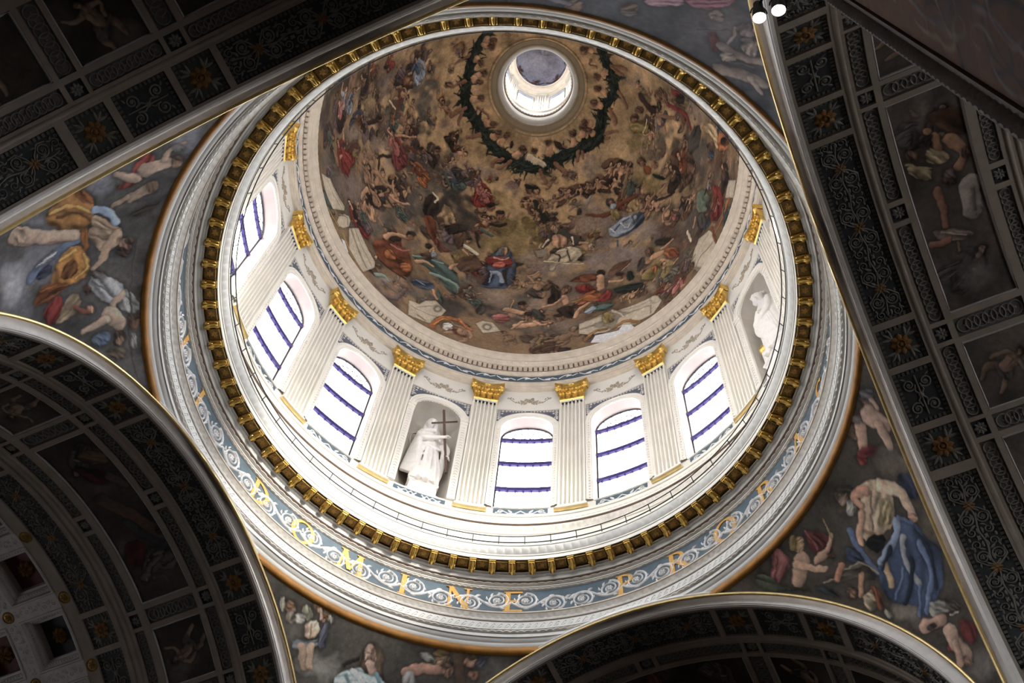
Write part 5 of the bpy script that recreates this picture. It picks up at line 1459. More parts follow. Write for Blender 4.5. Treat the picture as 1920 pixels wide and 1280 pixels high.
  ('L',(150,112,82),[20.4,16.3],[1304,1348,1287,1361]),
  ('P',(104,70,50),2.0,[1307,1360,1256,1355,1206,1365,1185,1384,1207,1401,1263,1407,1316,1396,1332,1376]),
  ('P',(74,52,38),2.0,[1319,1368,1280,1367,1234,1379,1208,1396,1219,1409,1262,1411,1310,1399,1332,1381]),
  ('L',(150,112,82),[20.4,16.3],[1169,1315,1164,1333]),
  ('P',(104,70,50),2.0,[1207,1341,1159,1335,1110,1343,1086,1362,1102,1379,1154,1386,1207,1377,1227,1358]),
  ('P',(74,52,38),2.0,[1216,1349,1179,1347,1134,1358,1105,1374,1111,1388,1151,1391,1200,1380,1225,1363]),
  ('L',(150,112,82),[20.2,16.2],[1925,1318,1940,1340]),
  ('P',(104,70,50),2.0,[1978,1346,1927,1353,1897,1372,1908,1392,1957,1401,2013,1393,2039,1373,2023,1354]),
  ('P',(74,52,38),2.0,[1999,1350,1964,1358,1942,1377,1948,1396,1981,1405,2019,1397,2038,1377,2029,1358]),
  ('L',(104,70,50),[10.0,8.0],[2345,1245,2340,1188,2283,1136]),
  ('L',(104,70,50),[9.3,7.5],[2324,1239,2209,1177]),
  ('L',(104,70,50),[6.1,4.8],[2529,1371,2464,1402,2369,1358]),
  ('L',(104,70,50),[11.3,9.1],[1968,1216,1814,1142]),
  ('L',(104,70,50),[14.1,11.3],[1694,1267,1569,1192]),
  ('L',(104,70,50),[9.4,7.5],[1340,1234,1483,1157]),
  ('L',(104,70,50),[10.1,8.1],[1244,1234,1336,1185]),
  ('K',(158,130,92),0.75,[-2071,1174,-16,50,190,28]),
  ('K',(158,130,92),0.75,[-1218,1162,51,44,125,-34]),
  ('K',(128,108,92),0.75,[-537,1108,217,59,53,-51]),
  ('K',(128,108,92),0.75,[789,1153,195,-67,-56,-68]),
  ('K',(80,74,66),0.75,[-1001,1073,77,51,114,-55]),
  ('K',(100,84,74),0.75,[-818,999,124,65,68,-48]),
  ('G',(24,31,27),21.7,[-2628,1266,-2383,1279,-2022,1296,-1771,1301,-1484,1272,-1180,1302,-813,1310,-575,1283,-298,1269,-97,1256,159,1238,422,1280,625,1287,881,1283,1222,1240]),
  ('L',(150,112,82),[20.0,16.0],[-2446,1309,-2460,1332]),
  ('P',(104,70,50),1.9,[-2524,1385,-2473,1392,-2430,1382,-2421,1363,-2449,1345,-2496,1339,-2536,1347,-2549,1366]),
  ('P',(74,52,38),1.9,[-2537,1376,-2500,1379,-2462,1368,-2447,1351,-2462,1336,-2496,1334,-2531,1345,-2549,1362]),
  ('L',(150,112,82),[19.9,16.0],[-2545,1293,-2561,1313]),
  ('P',(104,70,50),1.9,[-2630,1362,-2583,1371,-2539,1363,-2526,1344,-2550,1325,-2593,1317,-2634,1324,-2650,1342]),
  ('P',(74,52,38),1.9,[-2640,1353,-2605,1357,-2567,1348,-2549,1331,-2561,1316,-2593,1312,-2628,1321,-2649,1338]),
  ('L',(150,112,82),[20.1,16.0],[-2176,1314,-2156,1334]),
  ('P',(104,70,50),1.9,[-2144,1388,-2091,1388,-2060,1373,-2069,1354,-2107,1340,-2155,1340,-2186,1353,-2183,1373]),
  ('P',(74,52,38),1.9,[-2163,1381,-2126,1379,-2101,1364,-2102,1345,-2125,1333,-2158,1335,-2183,1350,-2186,1369]),
  ('L',(150,112,82),[20.2,16.2],[-1896,1361,-1919,1379]),
  ('P',(104,70,50),1.9,[-1969,1431,-1912,1428,-1885,1412,-1901,1393,-1947,1382,-1998,1384,-2028,1399,-2018,1419]),
  ('P',(74,52,38),1.9,[-1992,1425,-1953,1421,-1932,1405,-1939,1387,-1969,1376,-2003,1380,-2026,1396,-2023,1415]),
  ('L',(150,112,82),[20.2,16.1],[-1829,1340,-1804,1358]),
  ('P',(104,70,50),1.9,[-1762,1410,-1711,1404,-1694,1386,-1718,1369,-1765,1360,-1811,1365,-1832,1382,-1813,1401]),
  ('P',(74,52,38),1.9,[-1786,1406,-1752,1400,-1741,1382,-1756,1364,-1787,1356,-1818,1362,-1832,1379,-1819,1397]),
  ('L',(150,112,82),[20.2,16.2],[-1460,1334,-1451,1357]),
  ('P',(104,70,50),1.9,[-1414,1415,-1371,1404,-1369,1386,-1404,1371,-1455,1367,-1496,1377,-1504,1395,-1470,1411]),
  ('P',(74,52,38),1.9,[-1440,1414,-1414,1404,-1416,1386,-1444,1370,-1479,1365,-1505,1374,-1506,1392,-1480,1408]),
  ('L',(150,112,82),[20.4,16.3],[-965,1359,-924,1372]),
  ('P',(104,70,50),1.9,[-806,1409,-786,1393,-808,1376,-856,1368,-905,1373,-928,1389,-911,1406,-859,1415]),
  ('P',(74,52,38),1.9,[-831,1412,-822,1400,-847,1384,-891,1374,-928,1375,-939,1387,-917,1404,-871,1414]),
  ('L',(150,112,82),[20.4,16.3],[-533,1331,-515,1356]),
  ('P',(104,70,50),1.9,[-421,1406,-417,1389,-451,1375,-503,1372,-545,1382,-555,1399,-522,1414,-465,1417]),
  ('P',(74,52,38),1.9,[-441,1412,-444,1399,-481,1386,-531,1381,-566,1386,-567,1399,-530,1412,-477,1418]),
  ('L',(150,112,82),[20.4,16.3],[-203,1299,-168,1319]),
  ('P',(104,70,50),1.9,[-47,1353,-57,1336,-96,1326,-143,1328,-173,1342,-167,1359,-126,1370,-75,1367]),
  ('P',(74,52,38),1.9,[-59,1360,-72,1348,-114,1340,-160,1340,-187,1348,-177,1361,-134,1369,-85,1369]),
  ('L',(150,112,82),[20.4,16.3],[75,1305,87,1324]),
  ('P',(104,70,50),1.9,[173,1352,155,1336,111,1329,66,1334,43,1350,57,1367,103,1374,152,1368]),
  ('P',(74,52,38),1.9,[163,1360,145,1349,100,1344,54,1347,31,1357,47,1368,94,1374,143,1371]),
  ('L',(150,112,82),[20.4,16.3],[385,1337,387,1362]),
  ('P',(104,70,50),1.9,[461,1394,431,1380,379,1377,333,1386,318,1403,345,1418,402,1422,451,1412]),
  ('P',(74,52,38),1.9,[457,1402,429,1393,377,1392,328,1399,310,1411,336,1421,392,1423,442,1415]),
  ('L',(150,112,82),[20.4,16.3],[850,1335,884,1356]),
  ('P',(104,70,50),1.9,[998,1371,955,1363,905,1368,873,1383,881,1400,927,1410,982,1405,1011,1389]),
  ('P',(74,52,38),1.9,[1004,1379,969,1375,921,1382,886,1396,885,1409,922,1414,974,1407,1007,1392]),
  ('L',(150,112,82),[20.3,16.3],[1064,1342,1103,1353]),
  ('P',(104,70,50),1.9,[1213,1350,1168,1345,1121,1353,1098,1370,1115,1386,1164,1393,1214,1384,1233,1366]),
  ('P',(74,52,38),1.9,[1222,1358,1187,1356,1144,1366,1117,1381,1123,1394,1162,1397,1207,1387,1231,1370]),
  ('L',(150,112,82),[20.4,16.3],[-694,1332,-683,1347]),
  ('P',(104,70,50),1.9,[-610,1385,-599,1368,-626,1352,-674,1347,-718,1355,-733,1371,-708,1388,-656,1393]),
  ('P',(74,52,38),1.9,[-631,1389,-629,1376,-659,1362,-704,1355,-738,1358,-744,1371,-716,1385,-668,1393]),
  ('L',(150,112,82),[20.2,16.2],[1214,1294,1208,1306]),
  ('P',(104,70,50),1.9,[1241,1304,1200,1299,1158,1307,1138,1324,1153,1341,1198,1347,1243,1338,1260,1320]),
  ('P',(74,52,38),1.9,[1250,1311,1218,1310,1179,1320,1155,1336,1161,1349,1196,1351,1237,1340,1258,1324]),
  ('L',(104,70,50),[8.7,7.0],[-2218,1259,-2104,1221,-2027,1180]),
  ('L',(104,70,50),[8.8,7.0],[-1792,1284,-1733,1202]),
  ('L',(104,70,50),[11.3,9.1],[-1374,1270,-1382,1218,-1349,1156]),
  ('L',(104,70,50),[10.1,8.1],[-1372,1252,-1204,1187]),
  ('L',(104,70,50),[11.4,9.1],[-895,1274,-977,1193]),
  ('L',(104,70,50),[10.1,8.1],[-375,1246,-469,1224,-467,1169]),
  ('L',(104,70,50),[10.2,8.1],[-246,1253,-379,1175]),
  ('L',(104,70,50),[13.3,10.7],[452,1262,573,1172]),
  ('L',(104,70,50),[12.7,10.1],[211,1223,294,1148]),
  ('L',(104,70,50),[10.8,8.6],[838,1268,783,1218]),
  ('L',(104,70,50),[7.6,6.1],[901,1251,874,1214]),
  ('L',(104,70,50),[7.0,5.6],[-1287,1355,-1133,1395,-1008,1389]),
  ('L',(104,70,50),[6.3,5.0],[-1992,1377,-2038,1415]),
  ('L',(104,70,50),[8.3,6.6],[569,1375,699,1340]),
  ('P',(38,28,22),1.9,[486,1412,641,1374,642,1341,508,1358]),
  ('P',(38,28,22),1.9,[-389,1386,-290,1368,-302,1325,-374,1338]),
  ('L',(108,118,130),[3.2,2.5],[483,1321,619,1328]),
  ('L',(168,152,128),[19.1,15.3],[34,1311,267,1259]),
  ('F','n',(100,84,74),(100,84,74),[-2230,1096,-2349,1111]),
  ('F','p',(104,70,50),(104,70,50),[-2047,1143,-1944,1177]),
  ('F','r',(38,28,22),(74,52,38),[-1078,1063,-1128,1167]),
  ('F','p',(104,70,50),(104,70,50),[-943,1068,-830,1135]),
  ('F','r',(84,68,70),(74,52,38),[-656,980,-569,1106]),
  ('F','r',(52,48,44),(84,68,70),[-771,967,-649,1084]),
  ('P',(104,70,50),1.9,[-1747,1188,-1722,1183,-1715,1169,-1729,1154,-1756,1147,-1780,1152,-1788,1166,-1775,1181]),
  ('P',(104,70,50),1.9,[-1394,1162,-1375,1153,-1376,1138,-1396,1126,-1422,1124,-1442,1133,-1442,1147,-1423,1160]),
  ('F','p',(104,70,50),(104,70,50),[649,1098,691,1137]),
  ('F','p',(104,70,50),(104,70,50),[-2822,1343,-2905,1386]),
  ('F','r',(38,28,22),(92,46,22),[-1019,1060,-965,1121]),
  ('P',(104,70,50),1.9,[2720,1359,2692,1376,2699,1395,2740,1405,2789,1399,2814,1382,2803,1363,2765,1354]),
  ('P',(74,52,38),1.9,[2761,1359,2752,1371,2767,1386,2799,1396,2828,1396,2835,1384,2818,1369,2787,1359]),
 ],
 'left': [
  ('K',(112,114,126),0.9,[-2002,2238,19,68,107,9]),
  ('K',(165,165,175),0.9,[-2010,2224,11,41,72,7]),
  ('K',(120,120,132),0.7,[-2049,2296,18,87,102,13]),
  ('K',(45,42,40),0.9,[-1865,2544,8,26,264,-11]),
  ('K',(85,80,76),0.6,[-1965,2435,17,79,85,6]),
  ('K',(90,80,70),0.8,[-1720,2478,13,26,35,-3]),
  ('K',(60,56,54),0.6,[-1772,2440,26,59,45,-2]),
  ('P',(48,55,75),1.3,[-2042,2285,-2050,2317,-2013,2319,-2009,2277]),
  ('L',(90,105,135),[13.2,10.6],[-2103,2362,-2060,2294,-2016,2265]),
  ('P',(190,190,198),1.3,[-2078,2300,-2084,2326,-2049,2296,-2036,2267]),
  ('L',(168,142,125),[19.3,16.0],[-2143,2206,-2125,2281,-2120,2360]),
  ('P',(168,142,125),1.3,[-2156,2194,-2156,2225,-2128,2243,-2124,2220]),
  ('L',(120,95,85),[3.0,2.4],[-2125,2224,-2106,2290,-2104,2349]),
  ('P',(120,70,22),1.3,[-2146,2356,-2143,2387,-2064,2396,-2077,2381]),
  ('P',(165,108,35),1.3,[-2028,2321,-2066,2336,-2087,2361,-2080,2384,-2027,2405,-1988,2405,-1972,2382,-1981,2327]),
  ('P',(95,58,20),1.3,[-2010,2334,-2054,2359,-2044,2374,-2005,2383,-1992,2359]),
  ('L',(205,155,72),[4.0,3.2],[-2049,2332,-2072,2366]),
  ('L',(205,155,72),[3.6,2.9],[-2060,2387,-2008,2403,-1987,2378]),
  ('P',(110,58,22),1.3,[-1935,2282,-1986,2292,-1997,2334,-1977,2366,-1958,2354,-1936,2310]),
  ('L',(70,36,15),[2.7,2.1],[-1942,2292,-1972,2328,-1969,2358]),
  ('L',(150,85,30),[2.7,2.1],[-1975,2298,-1985,2335]),
  ('P',(150,125,105),1.3,[-2143,2388,-2138,2459,-2103,2471,-2058,2447,-2068,2421,-2110,2388]),
  ('L',(110,88,72),[3.6,2.8],[-2120,2395,-2100,2432,-2116,2452]),
  ('L',(158,130,110),[14.9,7.7],[-2116,2452,-2072,2437,-2044,2431,-2008,2414]),
  ('P',(140,105,90),1.4,[-2075,2490,-2058,2489,-2052,2480,-2060,2469,-2077,2462,-2094,2463,-2100,2472,-2092,2483]),
  ('P',(60,45,40),1.4,[-2053,2491,-2043,2488,-2040,2477,-2046,2465,-2056,2458,-2066,2461,-2069,2473,-2063,2485]),
  ('P',(70,55,48),1.4,[-2090,2492,-2080,2491,-2076,2485,-2081,2478,-2091,2473,-2101,2474,-2105,2480,-2100,2487]),
  ('P',(110,32,30),1.3,[-1929,2315,-1951,2342,-1924,2352,-1864,2343,-1885,2311]),
  ('P',(135,115,92),1.4,[-1884,2345,-1923,2353,-1947,2385,-1901,2408,-1873,2376,-1863,2342]),
  ('L',(90,75,60),[1.8,1.5],[-1878,2351,-1905,2379,-1922,2394]),
  ('P',(150,150,158),1.4,[-1978,2405,-1991,2424,-1964,2467,-1946,2492,-1872,2480,-1908,2439]),
  ('L',(105,105,112),[2.7,2.2],[-1969,2419,-1938,2453,-1897,2479]),
  ('P',(85,80,80),1.4,[-1999,2407,-2000,2431,-1967,2451,-1975,2418]),
  ('P',(75,52,44),1.4,[-1943,2423,-1932,2420,-1930,2412,-1937,2403,-1950,2398,-1961,2401,-1963,2409,-1956,2418]),
  ('P',(170,120,95),1.4,[-1878,2429,-1868,2427,-1867,2420,-1873,2413,-1884,2410,-1893,2412,-1896,2419,-1889,2426]),
  ('L',(110,60,50),[5.9,4.8],[-1897,2387,-1871,2417]),
  ('P',(150,150,152),1.4,[-1930,2492,-1910,2517,-1857,2529,-1831,2512,-1880,2475]),
  ('L',(100,100,104),[2.3,1.9],[-1910,2494,-1866,2522]),
  ('L',(168,142,125),[11.7,7.9],[-1912,2490,-1894,2468,-1854,2474]),
  ('L',(168,142,125),[24.6,19.7],[-1849,2465,-1810,2483]),
  ('P',(120,85,65),1.4,[-1804,2529,-1790,2525,-1788,2514,-1798,2504,-1815,2500,-1829,2504,-1832,2514,-1822,2525]),
  ('P',(75,55,45),1.4,[-1816,2529,-1810,2526,-1810,2517,-1816,2509,-1825,2505,-1832,2509,-1832,2517,-1826,2526]),
  ('L',(168,142,125),[12.6,7.0],[-1835,2453,-1818,2403]),
  ('P',(80,95,120),1.4,[-1772,2464,-1760,2458,-1760,2444,-1772,2431,-1789,2426,-1800,2432,-1801,2445,-1789,2459]),
  ('P',(75,60,50),1.4,[-1762,2502,-1747,2496,-1746,2483,-1758,2471,-1777,2466,-1791,2472,-1793,2485,-1781,2497]),
  ('P',(120,95,78),1.4,[-1755,2498,-1747,2495,-1746,2487,-1754,2480,-1765,2477,-1773,2480,-1774,2488,-1767,2495]),
  ('P',(150,150,150),1.4,[-1777,2511,-1765,2525,-1722,2521,-1725,2511]),
  ('P',(100,85,72),1.4,[-1748,2455,-1729,2502,-1689,2491,-1705,2465]),
  ('L',(75,70,68),[3.2,2.6],[-2095,2499,-1949,2508,-1615,2511]),
  ('K',(60,56,52),0.4,[-1947,2518,3,15,308,-4]),
  ('K',(120,122,135),0.9,[-2463,2496,-18,37,58,25]),
  ('K',(120,120,135),0.8,[-2284,2364,-2,29,59,20]),
  ('K',(100,102,112),0.8,[-2176,2245,9,68,31,9]),
  ('K',(80,78,78),0.6,[-2220,2443,-4,47,34,9]),
  ('K',(70,68,70),0.7,[-2252,2513,-7,36,50,13]),
  ('P',(140,92,35),1.3,[-2224,2287,-2254,2320,-2241,2355,-2192,2384,-2132,2395,-2144,2291,-2192,2264]),
  ('L',(190,140,60),[4.7,3.7],[-2195,2279,-2217,2319,-2182,2380]),
  ('L',(90,55,20),[3.9,3.1],[-2178,2301,-2195,2339,-2160,2382]),
  ('P',(110,62,22),1.3,[-2253,2316,-2247,2352,-2209,2377,-2226,2333]),
  ('P',(150,125,105),1.3,[-2176,2382,-2163,2426,-2127,2462,-2132,2393]),
  ('P',(125,45,40),1.3,[-2366,2429,-2389,2449,-2375,2469,-2299,2459,-2259,2431,-2258,2403,-2301,2433]),
  ('L',(85,25,24),[3.1,2.4],[-2372,2456,-2303,2445]),
  ('L',(165,140,125),[19.7,15.8],[-2326,2457,-2356,2493]),
  ('P',(150,115,95),1.3,[-2369,2523,-2354,2524,-2346,2518,-2349,2507,-2361,2499,-2375,2497,-2383,2504,-2381,2515]),
  ('P',(90,70,55),1.3,[-2382,2522,-2373,2521,-2367,2515,-2368,2506,-2374,2500,-2383,2501,-2388,2507,-2388,2516]),
  ('L',(160,135,118),[7.9,4.8],[-2367,2487,-2407,2481,-2438,2503]),
  ('L',(165,140,125),[11.0,7.9],[-2297,2447,-2306,2396]),
  ('L',(150,125,110),[16.9,13.5],[-2273,2487,-2235,2453]),
  ('P',(110,85,70),1.3,[-2278,2499,-2263,2500,-2255,2492,-2260,2482,-2274,2473,-2288,2473,-2296,2480,-2291,2491]),
  ('L',(140,115,100),[9.3,6.2],[-2232,2444,-2205,2423]),
  ('L',(130,150,180),[11.8,9.5],[-2192,2384,-2191,2419,-2154,2442]),
  ('P',(55,48,45),1.3,[-2177,2460,-2226,2512,-2255,2524,-2198,2515,-2166,2488]),
  ('P',(95,92,95),1.3,[-2421,2509,-2408,2509,-2401,2502,-2402,2491,-2411,2483,-2423,2482,-2430,2490,-2430,2500]),
 ],
 'right': [
  ('K',(75,68,62),0.8,[1538,2406,84,-79,-87,-52]),
  ('K',(50,46,42),0.5,[1367,2489,89,-62,-78,-52]),
  ('K',(110,100,95),0.8,[1482,2198,50,-47,-28,-25]),
  ('K',(100,92,88),0.8,[1545,1976,34,-34,-25,-28]),
  ('K',(120,108,98),0.7,[1454,2222,24,-21,-27,-25]),
  ('K',(85,75,66),0.7,[1676,2270,21,-23,-74,-42]),
  ('K',(100,88,80),0.7,[1764,2405,39,-48,-37,-12]),
  ('P',(38,46,66),1.4,[1737,2401,1774,2366,1743,2335,1717,2324,1702,2358]),
  ('P',(172,146,122),1.4,[1653,2463,1693,2431,1688,2396,1659,2369,1608,2353,1548,2367,1512,2392,1538,2428,1599,2446]),
  ('P',(142,126,90),1.4,[1646,2413,1668,2385,1617,2357,1567,2377]),
  ('L',(120,95,75),[3.3,2.7],[1650,2435,1592,2416,1549,2390]),
  ('L',(125,100,78),[4.8,3.9],[1530,2412,1549,2373]),
  ('L',(172,146,122),[18.0,8.5],[1681,2421,1707,2378,1691,2347,1678,2321]),
  ('P',(165,125,105),1.4,[1677,2333,1691,2310,1659,2306,1655,2328]),
  ('L',(165,118,98),[12.4,9.6],[1641,2446,1589,2468,1588,2440]),
  ('L',(160,122,100),[11.1,8.2],[1568,2431,1522,2414,1505,2392]),
  ('P',(120,100,85),1.5,[1579,2472,1560,2470,1544,2476,1539,2487,1550,2496,1569,2499,1585,2493,1589,2482]),
  ('P',(125,120,115),1.4,[1568,2448,1550,2445,1536,2448,1534,2458,1545,2467,1563,2471,1577,2467,1579,2458]),
  ('P',(45,40,38),1.4,[1615,2469,1601,2471,1583,2482,1572,2496,1574,2504,1588,2502,1606,2491,1617,2477]),
  ('P',(60,52,48),1.5,[1562,2492,1551,2490,1543,2492,1543,2496,1550,2502,1562,2504,1570,2502,1570,2497]),
  ('P',(18,18,18),1.4,[1539,2393,1574,2350,1527,2343,1503,2378]),
  ('P',(48,62,88),1.4,[1632,2360,1664,2320,1648,2270,1654,2209,1566,2162,1483,2172,1501,2207,1447,2249,1460,2314,1517,2344,1584,2341]),
  ('L',(112,126,152),[11.8,9.4],[1623,2353,1593,2332,1508,2335]),
  ('L',(120,122,128),[9.4,7.5],[1602,2317,1551,2290,1542,2225]),
  ('L',(78,96,128),[10.2,8.2],[1624,2277,1582,2203,1512,2175]),
  ('L',(150,124,95),[9.5,7.6],[1509,2317,1482,2280]),
  ('L',(24,30,46),[7.5,6.0],[1574,2274,1511,2237,1478,2228]),
  ('L',(26,32,48),[5.7,4.5],[1554,2333,1496,2317]),
  ('L',(26,34,52),[5.5,4.4],[1624,2242,1570,2181]),
  ('L',(70,88,120),[5.6,4.5],[1539,2223,1487,2182]),
  ('L',(76,94,126),[4.7,3.8],[1535,2282,1468,2253]),
  ('L',(30,38,56),[4.7,3.7],[1644,2305,1635,2254]),
  ('L',(70,84,112),[6.1,4.9],[1639,2352,1656,2316]),
  ('L',(70,85,115),[10.7,8.5],[1505,2430,1481,2397,1476,2326]),
  ('P',(40,48,66),1.5,[1459,2414,1473,2392,1472,2353,1413,2404]),
  ('P',(78,70,60),1.5,[1393,2388,1447,2375,1475,2324,1439,2320,1424,2354,1371,2372,1328,2400]),
  ('L',(132,122,102),[2.9,2.3],[1398,2394,1455,2369,1478,2321]),
  ('L',(132,122,102),[2.5,2.0],[1325,2400,1374,2386]),
  ('L',(152,102,78),[10.3,8.2],[1368,2389,1405,2401]),
  ('P',(112,64,64),1.5,[1240,2529,1279,2532,1293,2498,1260,2483,1196,2467,1173,2478]),
  ('L',(80,42,44),[3.0,2.4],[1260,2521,1194,2479]),
  ('P',(76,34,36),1.5,[1385,2513,1430,2479,1432,2434,1386,2443,1349,2469]),
  ('L',(110,60,58),[4.0,3.2],[1388,2506,1378,2461]),
  ('L',(145,114,94),[24.9,19.9],[1310,2473,1263,2449]),
  ('L',(155,122,100),[12.5,7.5],[1288,2476,1320,2447,1359,2422]),
  ('L',(150,118,96),[10.4,6.9],[1355,2449,1401,2445,1441,2457]),
  ('P',(150,120,88),1.5,[1357,2490,1339,2485,1321,2490,1314,2500,1321,2511,1340,2516,1358,2511,1365,2501]),
  ('P',(95,80,45),1.5,[1343,2504,1327,2498,1313,2500,1309,2509,1318,2518,1334,2523,1348,2521,1352,2513]),
  ('L',(120,100,70),[2.0,1.6],[1461,2491,1436,2453]),
  ('P',(60,38,30),1.5,[1396,2449,1423,2419,1389,2427]),
  ('P',(80,60,48),1.5,[1385,2330,1373,2327,1361,2331,1354,2341,1358,2350,1370,2353,1383,2348,1389,2339]),
  ('P',(120,88,66),1.5,[1378,2328,1370,2326,1362,2329,1358,2335,1361,2341,1368,2343,1376,2340,1380,2334]),
  ('L',(150,110,85),[8.2,6.6],[1433,2347,1385,2318]),
  ('P',(145,128,104),1.4,[1389,2318,1435,2305,1424,2274,1392,2270,1377,2298]),
  ('P',(102,56,32),1.4,[1429,2326,1446,2294,1433,2261,1401,2258,1423,2291]),
  ('P',(120,112,100),1.4,[1421,2261,1438,2235,1414,2234]),
  ('P',(58,62,50),1.5,[1159,2524,1199,2496,1206,2463,1294,2402,1127,2498]),
  ('P',(36,46,50),1.5,[1293,2414,1337,2371,1335,2356,1292,2400]),
  ('P',(120,115,110),1.4,[1564,2129,1548,2128,1528,2141,1515,2160,1517,2175,1534,2176,1554,2163,1567,2143]),
  ('P',(66,56,50),1.4,[1573,2151,1591,2108,1570,2107,1553,2135]),
  ('L',(155,120,104),[18.5,14.8],[1484,2155,1526,2129]),
  ('P',(80,25,25),1.4,[1565,2097,1591,2053,1554,2019,1533,2061]),
  ('P',(95,30,28),1.4,[1496,2087,1522,2073,1519,2044,1492,2069]),
  ('L',(152,122,106),[18.2,14.6],[1525,2097,1515,2058,1525,2020]),
  ('P',(110,82,70),1.3,[1530,2001,1521,1999,1509,2006,1501,2018,1503,2028,1512,2030,1524,2023,1532,2011]),
  ('L',(170,160,150),[2.3,1.8],[1552,2120,1570,2108]),
  ('L',(150,118,100),[11.3,9.1],[1517,2067,1496,2024]),
  ('P',(60,45,40),1.4,[1508,2130,1499,2129,1488,2134,1483,2144,1485,2152,1493,2154,1504,2148,1510,2138]),
  ('P',(120,40,35),1.4,[1716,2501,1735,2475,1702,2471,1697,2490]),
  ('P',(110,85,80),1.4,[1915,2493,1896,2496,1881,2506,1880,2517,1893,2524,1912,2522,1926,2512,1927,2500]),
  ('P',(60,46,44),1.4,[1914,2508,1902,2510,1892,2518,1890,2526,1897,2531,1909,2529,1919,2521,1921,2513]),
  ('L',(152,122,108),[28.2,22.6],[1858,2495,1856,2462]),
  ('L',(150,120,105),[15.5,11.7],[1844,2466,1799,2436]),
  ('L',(148,118,104),[8.4,6.7],[1908,2499,1897,2480]),
  ('P',(90,88,95),1.4,[1935,2490,1920,2494,1905,2507,1900,2521,1909,2528,1925,2524,1939,2511,1943,2497]),
  ('P',(120,95,80),1.4,[1791,2500,1772,2500,1757,2509,1754,2521,1765,2529,1785,2528,1800,2519,1803,2507]),
  ('P',(70,55,45),1.4,[1786,2512,1771,2513,1759,2518,1757,2527,1768,2533,1784,2533,1796,2527,1797,2518]),
  ('L',(150,118,100),[18.0,14.4],[1804,2507,1742,2487]),
  ('P',(90,28,32),1.4,[1732,2501,1780,2463,1755,2452,1708,2494]),
  ('P',(85,75,72),1.4,[1822,2540,1854,2516,1818,2505,1802,2532]),
  ('K',(80,72,68),0.8,[1780,2433,26,-31,-29,-8]),
 ],
 'bottom': [
  ('K',(80,75,70),0.6,[-297,2529,157,27,24,-44]),
  ('K',(60,56,52),0.7,[-33,2538,163,10,6,-23]),
  ('K',(80,78,74),0.8,[141,2502,63,1,2,-27]),
  ('K',(45,42,40),0.7,[196,2534,98,-2,1,-19]),
  ('L',(38,32,30),[5.8,4.7],[-377,2419,-360,2445,-329,2464]),
  ('P',(85,68,52),1.6,[-329,2476,-313,2499,-274,2502,-241,2480,-242,2450,-216,2422,-309,2401,-317,2446]),
  ('P',(165,135,120),1.6,[-274,2483,-273,2466,-284,2457,-302,2460,-316,2474,-318,2490,-307,2500,-288,2497]),
  ('L',(120,92,80),[3.7,3.0],[-293,2493,-280,2471]),
  ('L',(110,80,70),[1.6,1.3],[-307,2482,-290,2487]),
  ('L',(120,70,62),[1.9,1.5],[-297,2468,-283,2471]),
  ('L',(160,130,115),[15.4,12.3],[-284,2458,-267,2437]),
  ('P',(150,170,175),1.6,[-383,2407,-322,2445,-277,2430,-250,2445,-202,2425,-370,2384]),
  ('L',(90,130,145),[6.9,5.5],[-257,2441,-227,2420]),
  ('L',(190,200,200),[6.4,5.1],[-334,2431,-286,2411]),
  ('L',(100,120,128),[3.7,3.0],[-350,2416,-322,2397]),
  ('P',(150,118,92),1.6,[-23,2515,-27,2500,-46,2493,-67,2496,-80,2508,-76,2523,-57,2531,-35,2527]),
  ('P',(95,75,45),1.6,[-25,2528,-32,2520,-52,2516,-74,2516,-85,2521,-79,2529,-58,2534,-35,2533]),
  ('L',(110,80,62),[2.1,1.7],[-60,2510,-39,2513]),
  ('P',(120,118,112),1.6,[-136,2516,-87,2521,-70,2501,-109,2501]),
  ('L',(155,114,95),[18.1,13.3],[-153,2465,-113,2485,-51,2487]),
  ('P',(120,90,75),1.6,[-3,2492,-6,2479,-21,2472,-37,2476,-47,2487,-44,2501,-30,2507,-12,2504]),
  ('P',(80,62,50),1.6,[-6,2503,-11,2498,-26,2494,-42,2495,-50,2499,-45,2504,-30,2508,-13,2508]),
  ('P',(142,107,87),1.6,[80,2518,74,2505,56,2499,37,2503,27,2515,32,2528,50,2534,70,2530]),
  ('P',(70,52,35),1.6,[76,2530,69,2522,50,2518,30,2520,20,2526,27,2534,46,2538,67,2536]),
  ('L',(75,58,48),[15.0,12.0],[4,2535,29,2457]),
  ('P',(110,75,60),1.6,[85,2485,81,2475,68,2471,55,2474,48,2483,52,2493,64,2497,78,2494]),
  ('P',(150,148,148),1.6,[-169,2459,-143,2482,-108,2441,-165,2432]),
  ('P',(70,72,85),1.6,[81,2523,113,2528,103,2505,85,2500]),
  ('K',(135,130,125),0.8,[-439,2407,70,21,22,-38]),
  ('K',(95,92,86),0.5,[-569,2459,42,15,40,-52]),
  ('K',(75,72,66),0.5,[-460,2496,34,10,20,-28]),
  ('P',(152,118,94),1.6,[-599,2505,-596,2495,-607,2486,-624,2484,-638,2491,-641,2501,-631,2510,-613,2512]),
  ('P',(95,72,50),1.6,[-603,2509,-604,2502,-616,2495,-631,2492,-642,2494,-641,2502,-630,2509,-614,2512]),
  ('P',(152,118,94),1.6,[-477,2520,-476,2511,-486,2503,-501,2503,-513,2509,-515,2519,-505,2526,-489,2527]),
  ('P',(95,72,50),1.6,[-480,2524,-482,2518,-493,2512,-508,2510,-517,2513,-516,2519,-504,2525,-490,2527]),
  ('P',(152,118,94),1.6,[-516,2534,-515,2526,-523,2520,-536,2519,-546,2524,-548,2532,-540,2538,-527,2539]),
